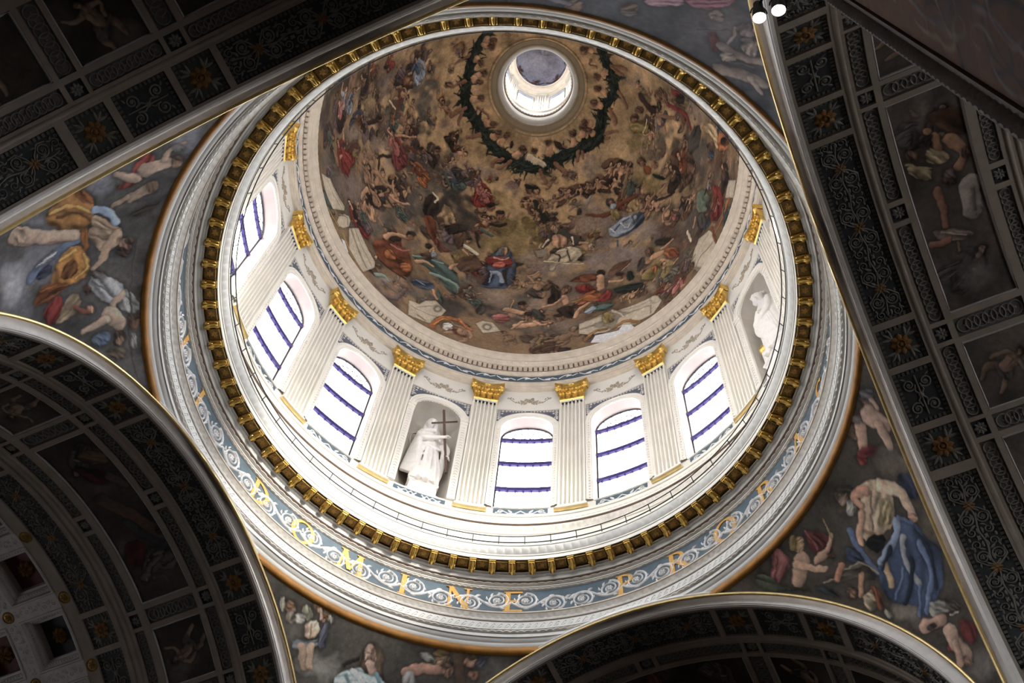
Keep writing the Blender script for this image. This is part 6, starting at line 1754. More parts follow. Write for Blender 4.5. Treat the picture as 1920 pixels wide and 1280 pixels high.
  ('P',(95,72,50),1.6,[-520,2538,-521,2533,-530,2528,-542,2526,-550,2528,-549,2533,-540,2538,-528,2540]),
  ('P',(140,135,125),1.6,[-671,2500,-646,2511,-629,2478]),
  ('P',(125,122,105),1.6,[-583,2511,-562,2524,-530,2508,-546,2489]),
  ('P',(175,150,128),1.6,[-548,2489,-510,2507,-480,2472,-524,2451]),
  ('L',(130,105,88),[2.6,2.1],[-524,2492,-504,2464]),
  ('P',(105,108,118),1.6,[-555,2437,-485,2467,-462,2447,-538,2415]),
  ('P',(75,76,90),1.6,[-494,2495,-464,2511,-444,2466,-463,2441]),
  ('L',(160,132,112),[13.2,9.0],[-521,2432,-483,2389]),
  ('L',(165,138,118),[13.2,9.0],[-493,2442,-470,2398]),
  ('P',(170,165,160),1.6,[-597,2493,-558,2504,-552,2481,-581,2476]),
  ('L',(160,132,112),[5.3,4.2],[-508,2511,-523,2527]),
  ('P',(145,140,128),1.6,[-491,2525,-457,2518,-468,2506]),
  ('P',(110,100,88),1.6,[-626,2482,-597,2497,-581,2472,-605,2467]),
 ],
 'top': [
  ('K',(80,80,86),0.8,[-3565,2527,7128,-12,-3,31]),
  ('K',(62,64,72),0.7,[3440,2515,-85,-36,-12,30]),
  ('P',(105,85,75),1.2,[3505,2510,3510,2526,3529,2537,3551,2535,3563,2523,3557,2507,3538,2496,3517,2497]),
  ('L',(95,92,100),[10.1,8.1],[3599,2505,3549,2512]),
  ('P',(105,85,75),1.2,[3369,2464,3369,2482,3382,2496,3402,2497,3414,2485,3413,2466,3400,2453,3381,2451]),
  ('P',(80,70,68),1.2,[3364,2481,3366,2492,3379,2503,3396,2506,3406,2499,3403,2488,3390,2478,3374,2475]),
  ('P',(135,100,115),1.2,[3376,2430,3300,2371,3287,2409,3344,2450]),
  ('P',(120,85,80),1.2,[-3516,2510,3599,2500,-3594,2523,-3536,2527]),
  ('K',(40,42,52),0.8,[2919,2531,-30,-46,-118,67]),
  ('K',(90,82,86),0.6,[3186,2409,-55,-66,-43,60]),
  ('K',(75,72,80),0.6,[3214,2474,-39,-33,-34,47]),
  ('P',(118,72,84),1.2,[3301,2380,3213,2277,3196,2302,3226,2373,3270,2396]),
  ('L',(80,45,55),[2.7,2.2],[3270,2379,3214,2320]),
  ('P',(112,96,92),1.2,[3193,2362,3189,2381,3197,2398,3212,2404,3225,2395,3228,2376,3220,2358,3206,2352]),
  ('P',(80,40,42),1.2,[3189,2446,3173,2427,3130,2468,3138,2490]),
  ('L',(125,108,108),[5.2,4.2],[3133,2463,3138,2411,3154,2378]),
  ('L',(108,92,90),[18.1,14.5],[3133,2454,3083,2453,3048,2429]),
  ('P',(118,102,97),1.2,[3080,2389,3067,2415,3068,2435,3085,2438,3106,2422,3118,2396,3116,2375,3101,2372]),
  ('P',(80,70,68),1.2,[3100,2379,3097,2391,3102,2404,3112,2411,3121,2406,3124,2394,3120,2380,3110,2374]),
  ('L',(112,97,92),[18.6,14.9],[3094,2515,3036,2490,2986,2475]),
  ('L',(80,70,70),[4.1,3.3],[3107,2491,3041,2455]),
  ('P',(122,108,102),1.2,[3092,2459,3087,2473,3094,2487,3107,2493,3120,2487,3124,2474,3117,2460,3104,2454]),
  ('P',(95,80,82),1.2,[3167,2361,3134,2337,3102,2376,3133,2397]),
  ('L',(130,115,112),[8.2,6.6],[3021,2487,2969,2498]),
  ('L',(60,58,64),[1.6,1.3],[3217,2454,3175,2425,3167,2399]),
  ('P',(105,90,86),1.1,[3115,2318,3104,2341,3105,2358,3117,2360,3132,2345,3142,2321,3141,2303,3130,2302]),
 ],
 'R0': [
  ('K',(90,80,72),0.8,[1161,223,22,-11,-15,-72]),
  ('P',(60,45,38),1.2,[1191,184,1183,170,1170,169,1160,181,1158,199,1166,213,1179,214,1189,202]),
  ('P',(120,85,62),1.2,[1170,169,1166,164,1159,164,1153,170,1152,178,1156,183,1163,183,1169,177]),
  ('P',(60,38,26),1.2,[1163,217,1241,203,1263,145,1226,124,1179,175]),
  ('L',(128,90,58),[9.1,7.3],[1175,152,1175,114]),
  ('P',(40,32,30),1.2,[1124,181,1137,185,1144,143,1123,142]),
  ('P',(40,32,30),1.2,[1148,141,1174,167,1165,128]),
  ('P',(90,65,52),1.2,[1132,119,1126,111,1116,112,1108,120,1106,131,1112,138,1122,138,1130,130]),
  ('P',(140,120,88),1.2,[1146,127,1165,126,1198,89,1182,75,1143,94]),
  ('P',(128,110,82),1.2,[1102,113,1149,77,1144,39,1101,77]),
  ('L',(150,132,100),[2.1,1.7],[1102,111,1148,75]),
  ('L',(120,85,60),[15.8,10.4],[1203,130,1234,87,1210,55]),
  ('P',(70,50,40),1.2,[1247,74,1240,65,1229,65,1220,74,1219,87,1225,96,1236,96,1245,87]),
  ('P',(62,46,38),1.2,[1199,24,1192,15,1179,15,1169,24,1168,38,1175,47,1188,47,1198,37]),
  ('L',(116,106,100),[25.0,20.0],[1222,2,1212,-64]),
  ('L',(80,70,66),[4.2,3.3],[1227,-9,1221,-63]),
  ('L',(112,76,60),[10.0,7.5],[1150,15,1144,-73]),
  ('P',(80,66,62),1.2,[1174,61,1199,60,1204,29,1174,42]),
  ('P',(102,86,80),1.2,[1108,-65,1200,-108,1186,-133,1117,-100]),
  ('L',(140,120,110),[2.9,2.3],[1131,-82,1180,-116]),
  ('L',(116,76,60),[9.6,7.7],[1099,-104,1141,-107]),
  ('K',(88,80,77),0.8,[1177,-207,37,-15,-14,-41]),
 ],
 'R-1': [
  ('P',(70,60,55),1.2,[1131,-388,1159,-377,1169,-411,1143,-431,1119,-435]),
  ('P',(122,102,87),1.2,[1199,-382,1191,-390,1179,-391,1171,-383,1171,-371,1178,-363,1190,-362,1198,-370]),
  ('P',(72,58,48),1.2,[1199,-373,1193,-376,1183,-375,1174,-369,1172,-363,1178,-359,1188,-361,1197,-366]),
  ('L',(122,100,84),[27.0,22.9],[1177,-409,1171,-459]),
  ('L',(120,98,82),[10.0,8.0],[1179,-424,1213,-423]),
  ('L',(118,96,80),[16.2,10.4],[1161,-469,1127,-497]),
  ('L',(118,96,80),[14.6,11.6],[1176,-475,1177,-509]),
  ('L',(85,68,56),[3.3,2.7],[1190,-418,1178,-460]),
  ('P',(55,48,44),1.2,[1118,-483,1165,-514,1144,-533,1098,-512]),
 ],
 'LL0': [
  ('L',(66,48,40),[22.9,16.6],[1201,-54,1149,13,1109,85]),
  ('P',(48,16,14),1.2,[1203,-196,1134,-147,1128,-89,1181,-99]),
  ('P',(44,36,32),1.2,[1074,101,1085,111,1101,111,1110,102,1109,88,1097,78,1081,78,1072,88]),
  ('L',(62,50,44),[14.6,11.6],[1126,-109,1105,-72]),
  ('L',(40,42,46),[12.5,10.0],[1175,35,1138,104,1107,133]),
  ('P',(52,16,14),1.2,[1216,93,1153,98,1184,176,1240,168]),
  ('L',(66,56,50),[8.3,6.7],[1212,206,1128,161]),
  ('K',(60,52,48),0.8,[1132,228,-62,21,18,39]),
  ('P',(70,52,40),1.2,[1161,-220,1090,-206,1100,-145,1161,-175]),
  ('L',(70,62,56),[5.4,4.3],[1148,154,1118,153]),
 ],
 'LL1': [
  ('P',(72,58,50),1.2,[1097,421,1106,430,1120,431,1132,423,1133,410,1124,400,1109,399,1098,408]),
  ('L',(74,60,52),[18.7,15.0],[1124,441,1126,487]),
  ('P',(56,48,44),1.2,[1159,388,1128,403,1141,441,1190,442]),
  ('L',(72,58,50),[12.5,10.0],[1144,487,1190,504]),
  ('L',(66,56,48),[2.5,2.0],[1118,499,1083,463]),
  ('P',(48,44,42),1.2,[1120,509,1069,514,1073,552,1124,543]),
 ],
}
# ================================================================ painter: brush strokes laid on a curved wall
def lin(c):
    c = np.array(c, float) / 255
    return np.where(c <= .04045, c / 12.92, ((c + .055) / 1.055) ** 2.4)
def vnoise(X, Y, sc, seed):
    r = np.random.default_rng(seed).random((64, 64)); x, y = X / sc, Y / sc
    xi, yi = np.floor(x).astype(int), np.floor(y).astype(int); fx, fy = x - xi, y - yi
    fx, fy = fx * fx * (3 - 2 * fx), fy * fy * (3 - 2 * fy); g = lambda a, b: r[a % 64, b % 64]
    return (g(xi, yi) * (1 - fx) + g(xi + 1, yi) * fx) * (1 - fy) + (g(xi, yi + 1) * (1 - fx) + g(xi + 1, yi + 1) * fx) * fy
class Painter:
    def __init__(s, A, B, sx, sy, base, lo=1.0, light=(-.5, .8)):
        s.A, s.B, s.sx, s.sy = A, B, sx, sy
        XX, YY = np.meshgrid(A * sx(B.mean()), B * sy(B.mean()), indexing='ij')
        s.n1 = vnoise(XX + 500, YY + 500, .35, 1) - .5; s.n2 = vnoise(XX + 500, YY + 500, .11, 2) - .5; s.n3 = vnoise(XX + 500, YY + 500, 1.6, 3) - .5
        s.C = np.empty((len(A), len(B), 3)); s.C[:] = lin(base); 
        fb = s.n3 + .6 * (vnoise(XX + 90, YY + 90, .8, 12) - .5) + .45 * s.n1 + .2 * s.n2
        s.C *= (1 + .85 * fb)[..., None]
        s.light = np.array(light) / np.hypot(*light)
        s.wx = .10 * (vnoise(XX + 300, YY + 700, .42, 5) - .5) + .05 * (vnoise(XX + 300, YY + 700, .13, 6) - .5)
        s.wy = .10 * (vnoise(XX + 300, YY + 700, .42, 7) - .5) + .05 * (vnoise(XX + 300, YY + 700, .13, 8) - .5)
        s.k = 0
    def win(s, a0, a1, b0, b1):
        i0, i1 = np.searchsorted(s.A, [a0, a1]); j0, j1 = np.searchsorted(s.B, [b0, b1])
        return slice(max(0, i0 - 1), i1 + 1), slice(max(0, j0 - 1), j1 + 1)
    def loc(s, a0, b0, W):
        X = (s.A[W[0]][:, None] - a0) * s.sx(b0); Y = (s.B[W[1]][None] - b0) * s.sy(b0); return X + s.wx[W], Y + s.wy[W]
    def put(s, W, al, col, f):
        c = s.C[W]; g_ = col @ np.array([.3, .5, .2]); v = (col * .74 + g_ * np.array([.28, .26, .23])) * np.clip(f, .25, 1.7)[..., None]; c += (v - c) * al[..., None]
    def frame(s, pts):
        p = np.asarray(pts, float).reshape(-1, 2); a0, b0 = p.mean(0); return a0, b0, np.stack([(p[:, 0] - a0) * s.sx(b0), (p[:, 1] - b0) * s.sy(b0)], 1)
    def poly_m(s, a0, b0, Q, col, soft=.02, sh=.28, plain=False):
        m = soft + .20; W = s.win(a0 + (Q[:, 0].min() - m) / s.sx(b0), a0 + (Q[:, 0].max() + m) / s.sx(b0), b0 + (Q[:, 1].min() - m) / s.sy(b0), b0 + (Q[:, 1].max() + m) / s.sy(b0))
        X, Y = s.loc(a0, b0, W)
        if X.size == 0: return
        if plain: X, Y = X - s.wx[W], Y - s.wy[W]
        # round the outline
        P = Q if plain else np.concatenate([[.75 * Q[i] + .25 * Q[(i + 1) % len(Q)], .25 * Q[i] + .75 * Q[(i + 1) % len(Q)]] for i in range(len(Q))])
        ins = np.zeros(X.shape, bool); d = np.full(X.shape, 9.)
        for i in range(len(P)):
            (x0, y0), (x1, y1) = P[i], P[(i + 1) % len(P)]
            with np.errstate(divide='ignore', invalid='ignore'):
                ins ^= ((y0 > Y) != (y1 > Y)) & (X < (x1 - x0) * (Y - y0) / (y1 - y0 + 1e-12) + x0)
            dx, dy = x1 - x0, y1 - y0; t = np.clip(((X - x0) * dx + (Y - y0) * dy) / (dx * dx + dy * dy + 1e-12), 0, 1)
            d = np.minimum(d, np.hypot(X - x0 - t * dx, Y - y0 - t * dy))
        sd = np.where(ins, d, -d) + .03 * s.n2[W]
        al = np.clip(.5 + sd / max(soft, .035), 0, 1)
        ext = np.abs(P @ s.light).max() + 1e-6
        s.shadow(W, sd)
        C_ = np.cov(Q.T) + np.eye(2) * 1e-9; ev, evec = np.linalg.eigh(C_); ax = evec[:, 1]; big = math.sqrt(ev[1])
        s.k += 1; al_ = X * ax[0] + Y * ax[1]; ac_ = -X * ax[1] + Y * ax[0]
        fw = min(.22, max(.05, .35 * math.sqrt(ev[0]))); fold = vnoise(al_ + 40 + .3 * s.k, ac_ * (big * .9 / fw + .5) + 40 + .25 * np.sin(al_ * 5), max(.12, big * .9), 20 + s.k % 30) - .5
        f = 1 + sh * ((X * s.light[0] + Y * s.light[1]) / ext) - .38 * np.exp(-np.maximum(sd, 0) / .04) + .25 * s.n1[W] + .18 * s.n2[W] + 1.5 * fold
        if plain: f = 1 - .25 * np.exp(-np.maximum(sd, 0) / .05) + .25 * s.n1[W]
        s.put(W, al, col, f)
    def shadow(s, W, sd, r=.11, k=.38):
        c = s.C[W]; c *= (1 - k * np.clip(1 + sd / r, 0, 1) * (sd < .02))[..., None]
    def line_m(s, a0, b0, Q, w0, w1, col, sh=.5):
        m = max(w0, w1) + .14; W = s.win(a0 + (Q[:, 0].min() - m) / s.sx(b0), a0 + (Q[:, 0].max() + m) / s.sx(b0), b0 + (Q[:, 1].min() - m) / s.sy(b0), b0 + (Q[:, 1].max() + m) / s.sy(b0))
        X, Y = s.loc(a0, b0, W)
        if X.size == 0: return
        if len(Q) > 2:   # one smoothing step
            R = [Q[0]]
            for i in range(len(Q) - 1): R += [.75 * Q[i] + .25 * Q[i + 1], .25 * Q[i] + .75 * Q[i + 1]]
            Q = np.array(R + [Q[-1]])
        seg = np.concatenate([[0], np.cumsum(np.hypot(*np.diff(Q, axis=0).T))]); Lt = seg[-1] + 1e-9
        best = np.full(X.shape, -9.); side = np.zeros(X.shape)
        for i in range(len(Q) - 1):
            (x0, y0), (x1, y1) = Q[i], Q[i + 1]; dx, dy = x1 - x0, y1 - y0; ll = math.hypot(dx, dy) + 1e-9
            t = np.clip(((X - x0) * dx + (Y - y0) * dy) / ll ** 2, 0, 1); w = w0 + (w1 - w0) * (seg[i] + t * ll) / Lt
            ex, ey = X - x0 - t * dx, Y - y0 - t * dy; q = w - np.hypot(ex, ey)
            k = q > best; best = np.where(k, q, best); side = np.where(k, (ex * s.light[0] + ey * s.light[1]) / (w + 1e-6), side)
        best = best + .02 * s.n2[W]
        if max(w0, w1) > .035: s.shadow(W, best, .07, .30)
        al = np.clip(.5 + best / .035, 0, 1)
        s.put(W, al, col, 1.05 + sh * side - .32 * np.exp(-np.maximum(best, 0) / .022) + .45 * s.n1[W] + .2 * s.n2[W])
    def blob(s, a, b, ax, bx, ay, by, col, al):
        sx, sy = s.sx(b), s.sy(b); J = np.array([[ax * sx, ay * sx], [bx * sy, by * sy]])
        if abs(np.linalg.det(J)) < 1e-6: return
        r = np.abs(J).sum(1) * 1.25; W = s.win(a - r[0] / sx, a + r[0] / sx, b - r[1] / sy, b + r[1] / sy); X, Y = s.loc(a, b, W)
        if X.size == 0: return
        I = np.linalg.inv(J); q = np.hypot(I[0, 0] * X + I[0, 1] * Y, I[1, 0] * X + I[1, 1] * Y) + .9 * s.n1[W] + .5 * s.n3[W]
        s.put(W, al * np.clip(1.5 * (1 - q), 0, 1), col, 1 + .6 * s.n1[W] + .25 * s.n2[W])
    # -------------------------------------------------- figures: unit frame, foot at 0, head at 1
    def figure(s, kind, c1, c2, a0, b0, a1, b1, rg, skin=None):
        am, bm = (a0 + a1) / 2, (b0 + b1) / 2
        F = np.array([(a0 - am) * s.sx(bm), (b0 - bm) * s.sy(bm)]); H = np.array([(a1 - am) * s.sx(bm), (b1 - bm) * s.sy(bm)])
        y = H - F; h = np.hypot(*y); x = np.array([y[1], -y[0]]) * (1 if rg.random() < .5 else -1)
        if kind == 'p': h *= 1.0
        T = lambda L: F + np.asarray(L, float)[:, :1] * x + np.asarray(L, float)[:, 1:] * y
        sk = skin if skin is not None else lin((150, 112, 82)) * rg.uniform(.6, 1.05)
        dk = lin((44, 32, 25)) * rg.uniform(.7, 1.4)
        j = lambda q=.05: rg.uniform(-q, q)
        def P(c, L, sh=.3): s.poly_m(am, bm, T(np.array(L) + rg.uniform(-.02, .02, (len(L), 2))), c, .02, sh)
        def L_(c, L, w0, w1): s.line_m(am, bm, T(L), w0 * h, w1 * h, c)
        def head(X, Y, r):
            a = np.linspace(0, 2 * PI, 9)[:-1]
            P(dk, [(X + r * 1.15 * math.cos(q) - .01, Y + .02 + r * 1.1 * math.sin(q)) for q in a]); d = rg.uniform(-.02, .02)
            P(sk, [(X + d + .75 * r * math.cos(q), Y - .02 + .9 * r * math.sin(q)) for q in a])
            L_(sk * .5, [(X + d - .02, Y - .01), (X + d + .03, Y - .01)], .008, .008)
        if kind == 'p':
            e = j(.1)
            if rg.random() < .6: P(lin((70, 52, 44)) * rg.uniform(.5, 1.6), [(-.1, .55), (-.42 + e, .9), (-.5, .6), (-.25, .42)])
            L_(sk * .8, [(-.06, .36), (-.24 + e, .2), (-.14 + e, 0)], .10, .05); L_(sk, [(.06, .36), (.2, .16 + e), (.34, .06 + e)], .10, .05)
            L_(sk, [(0, .38), (.02, .66)], .16, .15); L_(sk * .9, [(-.12, .64), (-.3, .56 + e), (-.4, .74 + e)], .06, .04); L_(sk, [(.12, .64), (.3, .6 - e), (.38, .5 + e)], .06, .04)
            head(.02, .86, .14); return
        if kind == 'a':
            for q in (-1, 1): P(lin((52, 40, 34)) * rg.uniform(.6, 1.5), [(q * .08, .7), (q * .36, 1.02), (q * .62, .86), (q * .5, .55), (q * .2, .5)])
        if kind in ('r', 'a'):
            P(c1, [(-.24 + j(), .03), (-.32 + j(), .2), (-.18, .44), (.06, .52), (.24, .44), (.36 + j(), .22), (.30 + j(), 0), (.04, -.03)])
            L_(c1 * 1.35, [(-.04, .44), (.2 + j(), .36), (.24 + j(), .06)], .10, .06); L_(c1 * .7, [(-.1, .42), (-.16 + j(), .22), (-.14, .03)], .09, .05)
            for q in range(5):
                u = -.24 + .12 * q + j(); L_(c1 * (1.6 if q % 2 else .42), [(u * .5, .45), (u + j(.08), .24), (u * 1.15, .03)], .018, .012)
            L_(c2, [(0, .45), (0, .75)], .14, .14); L_(c2 * 1.15, [(-.13, .74), (.13, .74)], .065, .065)
            e = j(.14)
            L_(c2, [(-.15, .73), (-.28 + e, .58)], .065, .05); L_(sk, [(-.28 + e, .58), (-.1 + e, .5)], .04, .03)
            L_(c2 * 1.1, [(.15, .73), (.3, .64 + e)], .065, .05); L_(sk, [(.3, .64 + e), (.44, .74 + e * 2)], .04, .028)
            L_(c1 * .9, [(-.1, .78), (-.24, .6), (-.3, .34)], .07, .05); L_(c2 * 1.5, [(-.05, .7), (.06, .5)], .02, .015); L_(c2 * .45, [(.05, .72), (0, .52)], .02, .015)
            L_(sk, [(0, .76), (.01, .86)], .045, .045); head(.015, .915, .075)
        else:
            e = j(.12)
            L_(sk * .8, [(-.05, .46), (-.2 + e, .26), (-.1 + e, .02)], .085, .04); L_(sk, [(.06, .46), (.22, .28 + e), (.26, .04)], .09, .04)
            P(c1, [(-.2, .36), (-.16, .52), (.14, .54), (.26, .4), (.2 + e, .26), (-.06, .3)]); L_(c1 * .45, [(-.12, .48), (.1, .38)], .018, .012); L_(c1 * 1.5, [(-.05, .5), (.18, .42)], .02, .012)
            L_(sk, [(0, .5), (0, .72)], .125, .13); L_(sk * .62, [(0, .55), (.005, .72)], .012, .012); L_(sk * 1.1, [(-.11, .74), (.11, .74)], .055, .055)
            L_(sk, [(-.14, .73), (-.28, .6 + e), (-.2 + e, .44)], .05, .032); L_(sk, [(.14, .73), (.3, .74 + e), (.42, .88 + e)], .05, .03)
            L_(sk, [(0, .76), (.01, .86)], .045, .045); head(.015, .915, .075)
    def run(s, data, gain, seed=5):
        rg = np.random.default_rng(seed)
        for c in data:
            k = c[0]
            if k == 'P': a0, b0, Q = s.frame(c[3]); s.poly_m(a0, b0, Q, lin(c[1]), c[2] / 100)
            elif k == 'A': a0, b0, Q = s.frame(c[3]); s.poly_m(a0, b0, Q, lin(c[1]), .03, plain=True)
            elif k == 'L': a0, b0, Q = s.frame(c[3]); s.line_m(a0, b0, Q, c[2][0] / 100, c[2][1] / 100, lin(c[1]))
            elif k == 'K': s.blob(*c[3], lin(c[1]), c[2])
            elif k == 'F': s.figure(c[1], lin(c[2]), lin(c[3]), *c[4], rg)
            elif k == 'G':
                a0, b0, Q = s.frame(c[3]); w = c[2] / 100 * 1.5; s.line_m(a0, b0, Q, w, w, lin(c[1]))
                for i in range(len(Q) - 1):
                    for t in np.linspace(0, 1, 14):
                        p = Q[i] * (1 - t) + Q[i + 1] * t; an = rg.uniform(0, 2 * PI); e_ = p + np.array([math.cos(an), math.sin(an)]) * w * rg.uniform(1.3, 2.9)
                        s.line_m(a0, b0, np.array([p, e_]), w * .34, w * .05, lin(c[1]) * rg.uniform(.6, 2.2))
        s.C = np.clip(s.C * gain, 0, .92)

def random_crowd(p, n, a0, a1, b0, b1, h0, h1, seed, dark=1.0):
    rg = np.random.default_rng(seed)
    pal = [(74, 52, 38), (92, 46, 22), (96, 36, 30), (52, 58, 70), (60, 70, 64), (84, 68, 70), (110, 92, 48), (60, 46, 40), (104, 82, 64)]
    for i in range(n):
        a, b = rg.uniform(a0, a1), rg.uniform(b0, b1); h = rg.uniform(h0, h1); an = rg.normal(0, .6)
        c1, c2 = (lin(pal[rg.integers(len(pal))]) * dark for _ in '12')
        p.figure('rnap'[rg.integers(4)], c1, c2, a, b, a + h * math.sin(an) / p.sx(b), b + h * math.cos(an) / p.sy(b), rg, lin((140, 104, 78)) * dark * rg.uniform(.6, 1))

# ---------------------------------------------------------------- the dome
DA, DB_, DZ = 8.7, 15.35, 44.46
K5 = math.radians(.05)
A = np.concatenate([np.linspace(-180, -126, 90), np.linspace(-125, 145, 1350), np.linspace(146, 180, 60)[:-1]]) * 20
B = np.linspace(0, math.degrees(math.asin(.9575)), 470) * 20
pd = Painter(A, B, lambda b: DA * math.cos(b * K5) * K5, lambda b: math.hypot(DA * math.sin(b * K5), DB_ * math.cos(b * K5)) * K5, (138, 116, 88))
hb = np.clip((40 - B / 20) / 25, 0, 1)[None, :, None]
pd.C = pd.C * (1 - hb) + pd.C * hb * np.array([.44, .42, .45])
random_crowd(pd, 260, -180 * 20, 180 * 20, 0, 42 * 20, 1.1, 2.0, 11, .8)
random_crowd(pd, 60, -180 * 20, 180 * 20, 40 * 20, 58 * 20, .6, 1.0, 12, .9)
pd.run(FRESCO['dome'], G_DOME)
AA, BB = np.meshgrid(A * K5, B * K5, indexing='ij')
mb = MB(); mb.grid(np.stack([DA * np.cos(BB) * np.sin(AA), DA * np.cos(BB) * np.cos(AA), DZ + DB_ * np.sin(BB)], -1), cu=True)
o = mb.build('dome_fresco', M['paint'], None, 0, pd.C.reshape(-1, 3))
tag(o, 'painted dome interior crowded with saints, angels and a garland ring under the lantern', 'fresco')
# ---------------------------------------------------------------- lantern cupola
ph = np.linspace(0, PI / 2 - .0004, 60); A = np.linspace(-180, 180, 160)[:-1] * 20
pl = Painter(A, ph / K5, lambda b: 1.5 * math.cos(b * K5) * K5, lambda b: 1.6 * K5, (112, 112, 124))
rg = np.random.default_rng(4)
for q in range(7):
    a = -160 + 50 * q; s_ = 1 if q % 2 else -1
    pl.figure('p', lin((60, 30, 36)), lin((60, 30, 36)), a * 20, 10 * 20, (a + 10) * 20, 30 * 20, rg, lin((84, 50, 46))); pl.line_m(a * 20, 14 * 20, np.array([(-.5, .15), (-.2, -.05), (.3, -.02), (.6, .2)]), .05, .04, lin((58, 40, 48)))
pl.run([], G_LAN)
AA, BB = np.meshgrid(A * K5, ph, indexing='ij'); mb = MB()
mb.grid(np.stack([1.56 * np.cos(BB) * np.sin(AA), 1.56 * np.cos(BB) * np.cos(AA), 66.44 + 1.7 * np.sin(BB)], -1), cu=True)
struct(mb.build('ceiling_lantern', M['paint'], None, 0, pl.C.reshape(-1, 3)), 'small grey-blue painted cupola inside the lantern')
# ---------------------------------------------------------------- pendentives
RP, ZP = 12.09, 17.4
for nm, k, base, lab in (('bottom', 'LL', (66, 62, 58), 'painted corner at the bottom with a long-haired figure in pale blue and cherubs'), ('right', 'B', (56, 51, 46), 'painted corner at right with a bare-backed bearded old man in a blue robe'),
                         ('top', 'R', (64, 64, 69), 'dim grey painted corner at the top with pink draperies'), ('left', 'UL', (78, 76, 76), 'painted corner at left with a seated man in yellow drapery above white clouds')):
    n_, t_ = 460, 330
    Z = np.linspace(17.42, 25.36, t_); U = np.linspace(0, 1, n_)
    # arm to the left of this corner seen along increasing azimuth
    a0 = {'bottom': ARM['LL'], 'right': ARM['B'], 'top': ARM['R'], 'left': ARM['UL']}[nm]
    r = np.sqrt(RP * RP - (Z - ZP) ** 2)
    A = np.linspace(a0 - 1, a0 + 91, 620) * 20; Bz = Z * 100
    p = Painter(A, Bz, lambda b: math.sqrt(RP * RP - (b / 100 - ZP) ** 2) * K5, lambda b: .01 * RP / math.sqrt(RP * RP - (b / 100 - ZP) ** 2), base)
    data = FRESCO[nm]
    if data:
        m = np.mean([c[3][0] for c in data if c[0] in 'PLA'])
        sh = 7200 * round((a0 * 20 + 900 - m) / 7200)
        data = [(c[0], c[1], c[2], [v + (sh if i % 2 == 0 else 0) for i, v in enumerate(c[3])] if c[0] != 'K' else [c[3][0] + sh] + list(c[3][1:])) for c in data]
    rg = np.random.default_rng(3)
    for q in range(5): p.blob(rg.uniform(a0 + 20, a0 + 70) * 20, rg.uniform(1750, 2200), 120, 0, 0, 90, lin(base) * rg.uniform(.7, 1.7), .7)
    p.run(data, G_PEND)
    # resample onto the corner's own outline
    g = np.degrees(np.arccos(np.minimum(1, 8.655 / r)))
    AZ = a0 + g[None] + U[:, None] * (90 - 2 * g[None])
    ii = np.clip(((AZ - (a0 - 1)) / 92 * 619), 0, 619).astype(int)
    Cc = p.C[ii, np.arange(t_)[None]]
    q = np.radians(AZ); mb = MB(); mb.grid(np.stack([r[None] * np.sin(q), r[None] * np.cos(q), np.broadcast_to(Z[None], q.shape)], -1))
    tag(mb.build('corner_fresco', M['paint'], None, 0, Cc.reshape(-1, 3)), lab, 'fresco')
# ---------------------------------------------------------------- pictures on the vaults
for i_, (k, i, s0, s1, u0, u1, lab) in enumerate(PAINTED):
    A = np.linspace(s0, s1, 150) * 100; Bz = np.linspace(u0, u1, max(30, int((u1 - u0) / .012))) * 100
    p = Painter(A, Bz, lambda b: .01, lambda b: .01, {'R': (62, 55, 50), 'LL': (46, 40, 36), 'UL': (40, 36, 30), 'B': (40, 32, 26)}[k])
    key = {('R', 0): 'R0', ('R', -1): 'R-1', ('LL', 0): 'LL0', ('LL', 1): 'LL1'}.get((k, i))
    rg = np.random.default_rng(40 + i_)
    for q in range(4): p.blob(rg.uniform(s0, s1) * 100, rg.uniform(u0, u1) * 100, 50, 0, 0, 40, lin((70, 62, 58)) * rg.uniform(.4, 1.2), .7)
    if key is None or u1 - u0 > 3.2:
        n = 1 if u1 - u0 < 3.2 else 3
        for q in range(n):
            if key and q == 1: continue
            uc = u0 + (q + .5) * (u1 - u0) / n; c = lin((66, 36, 26) if q % 2 else (58, 52, 50))
            p.figure('n' if n == 1 else 'ra'[q % 2], c, c * .8, (s0 + .2) * 100, (uc - .3) * 100, (s1 - .35) * 100, (uc + .3) * 100, rg, lin((96, 76, 62)))
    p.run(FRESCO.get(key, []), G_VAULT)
    SS, UU = np.meshgrid(A / 100, Bz / 100, indexing='ij'); f = barrel(k); mb = MB(); mb.grid(f(SS, UU, np.full(SS.shape, -.05)))
    o = mb.build('vault_painting', M['paint'], None, 0, p.C.reshape(-1, 3)); tag(o, lab, 'painting', 'paintings of the vaults')
    b = MB(f); ss = np.array([s0 + .02, s1 - .02]); us = np.linspace(u0 + .02, u1 - .02, 14)
    path = [(ss[0], u) for u in us] + [(ss[1], u) for u in us[::-1]]
    b.ridge(path, .03, .045, -.05, closed=True); b.build('frame', M['rib2'], o)
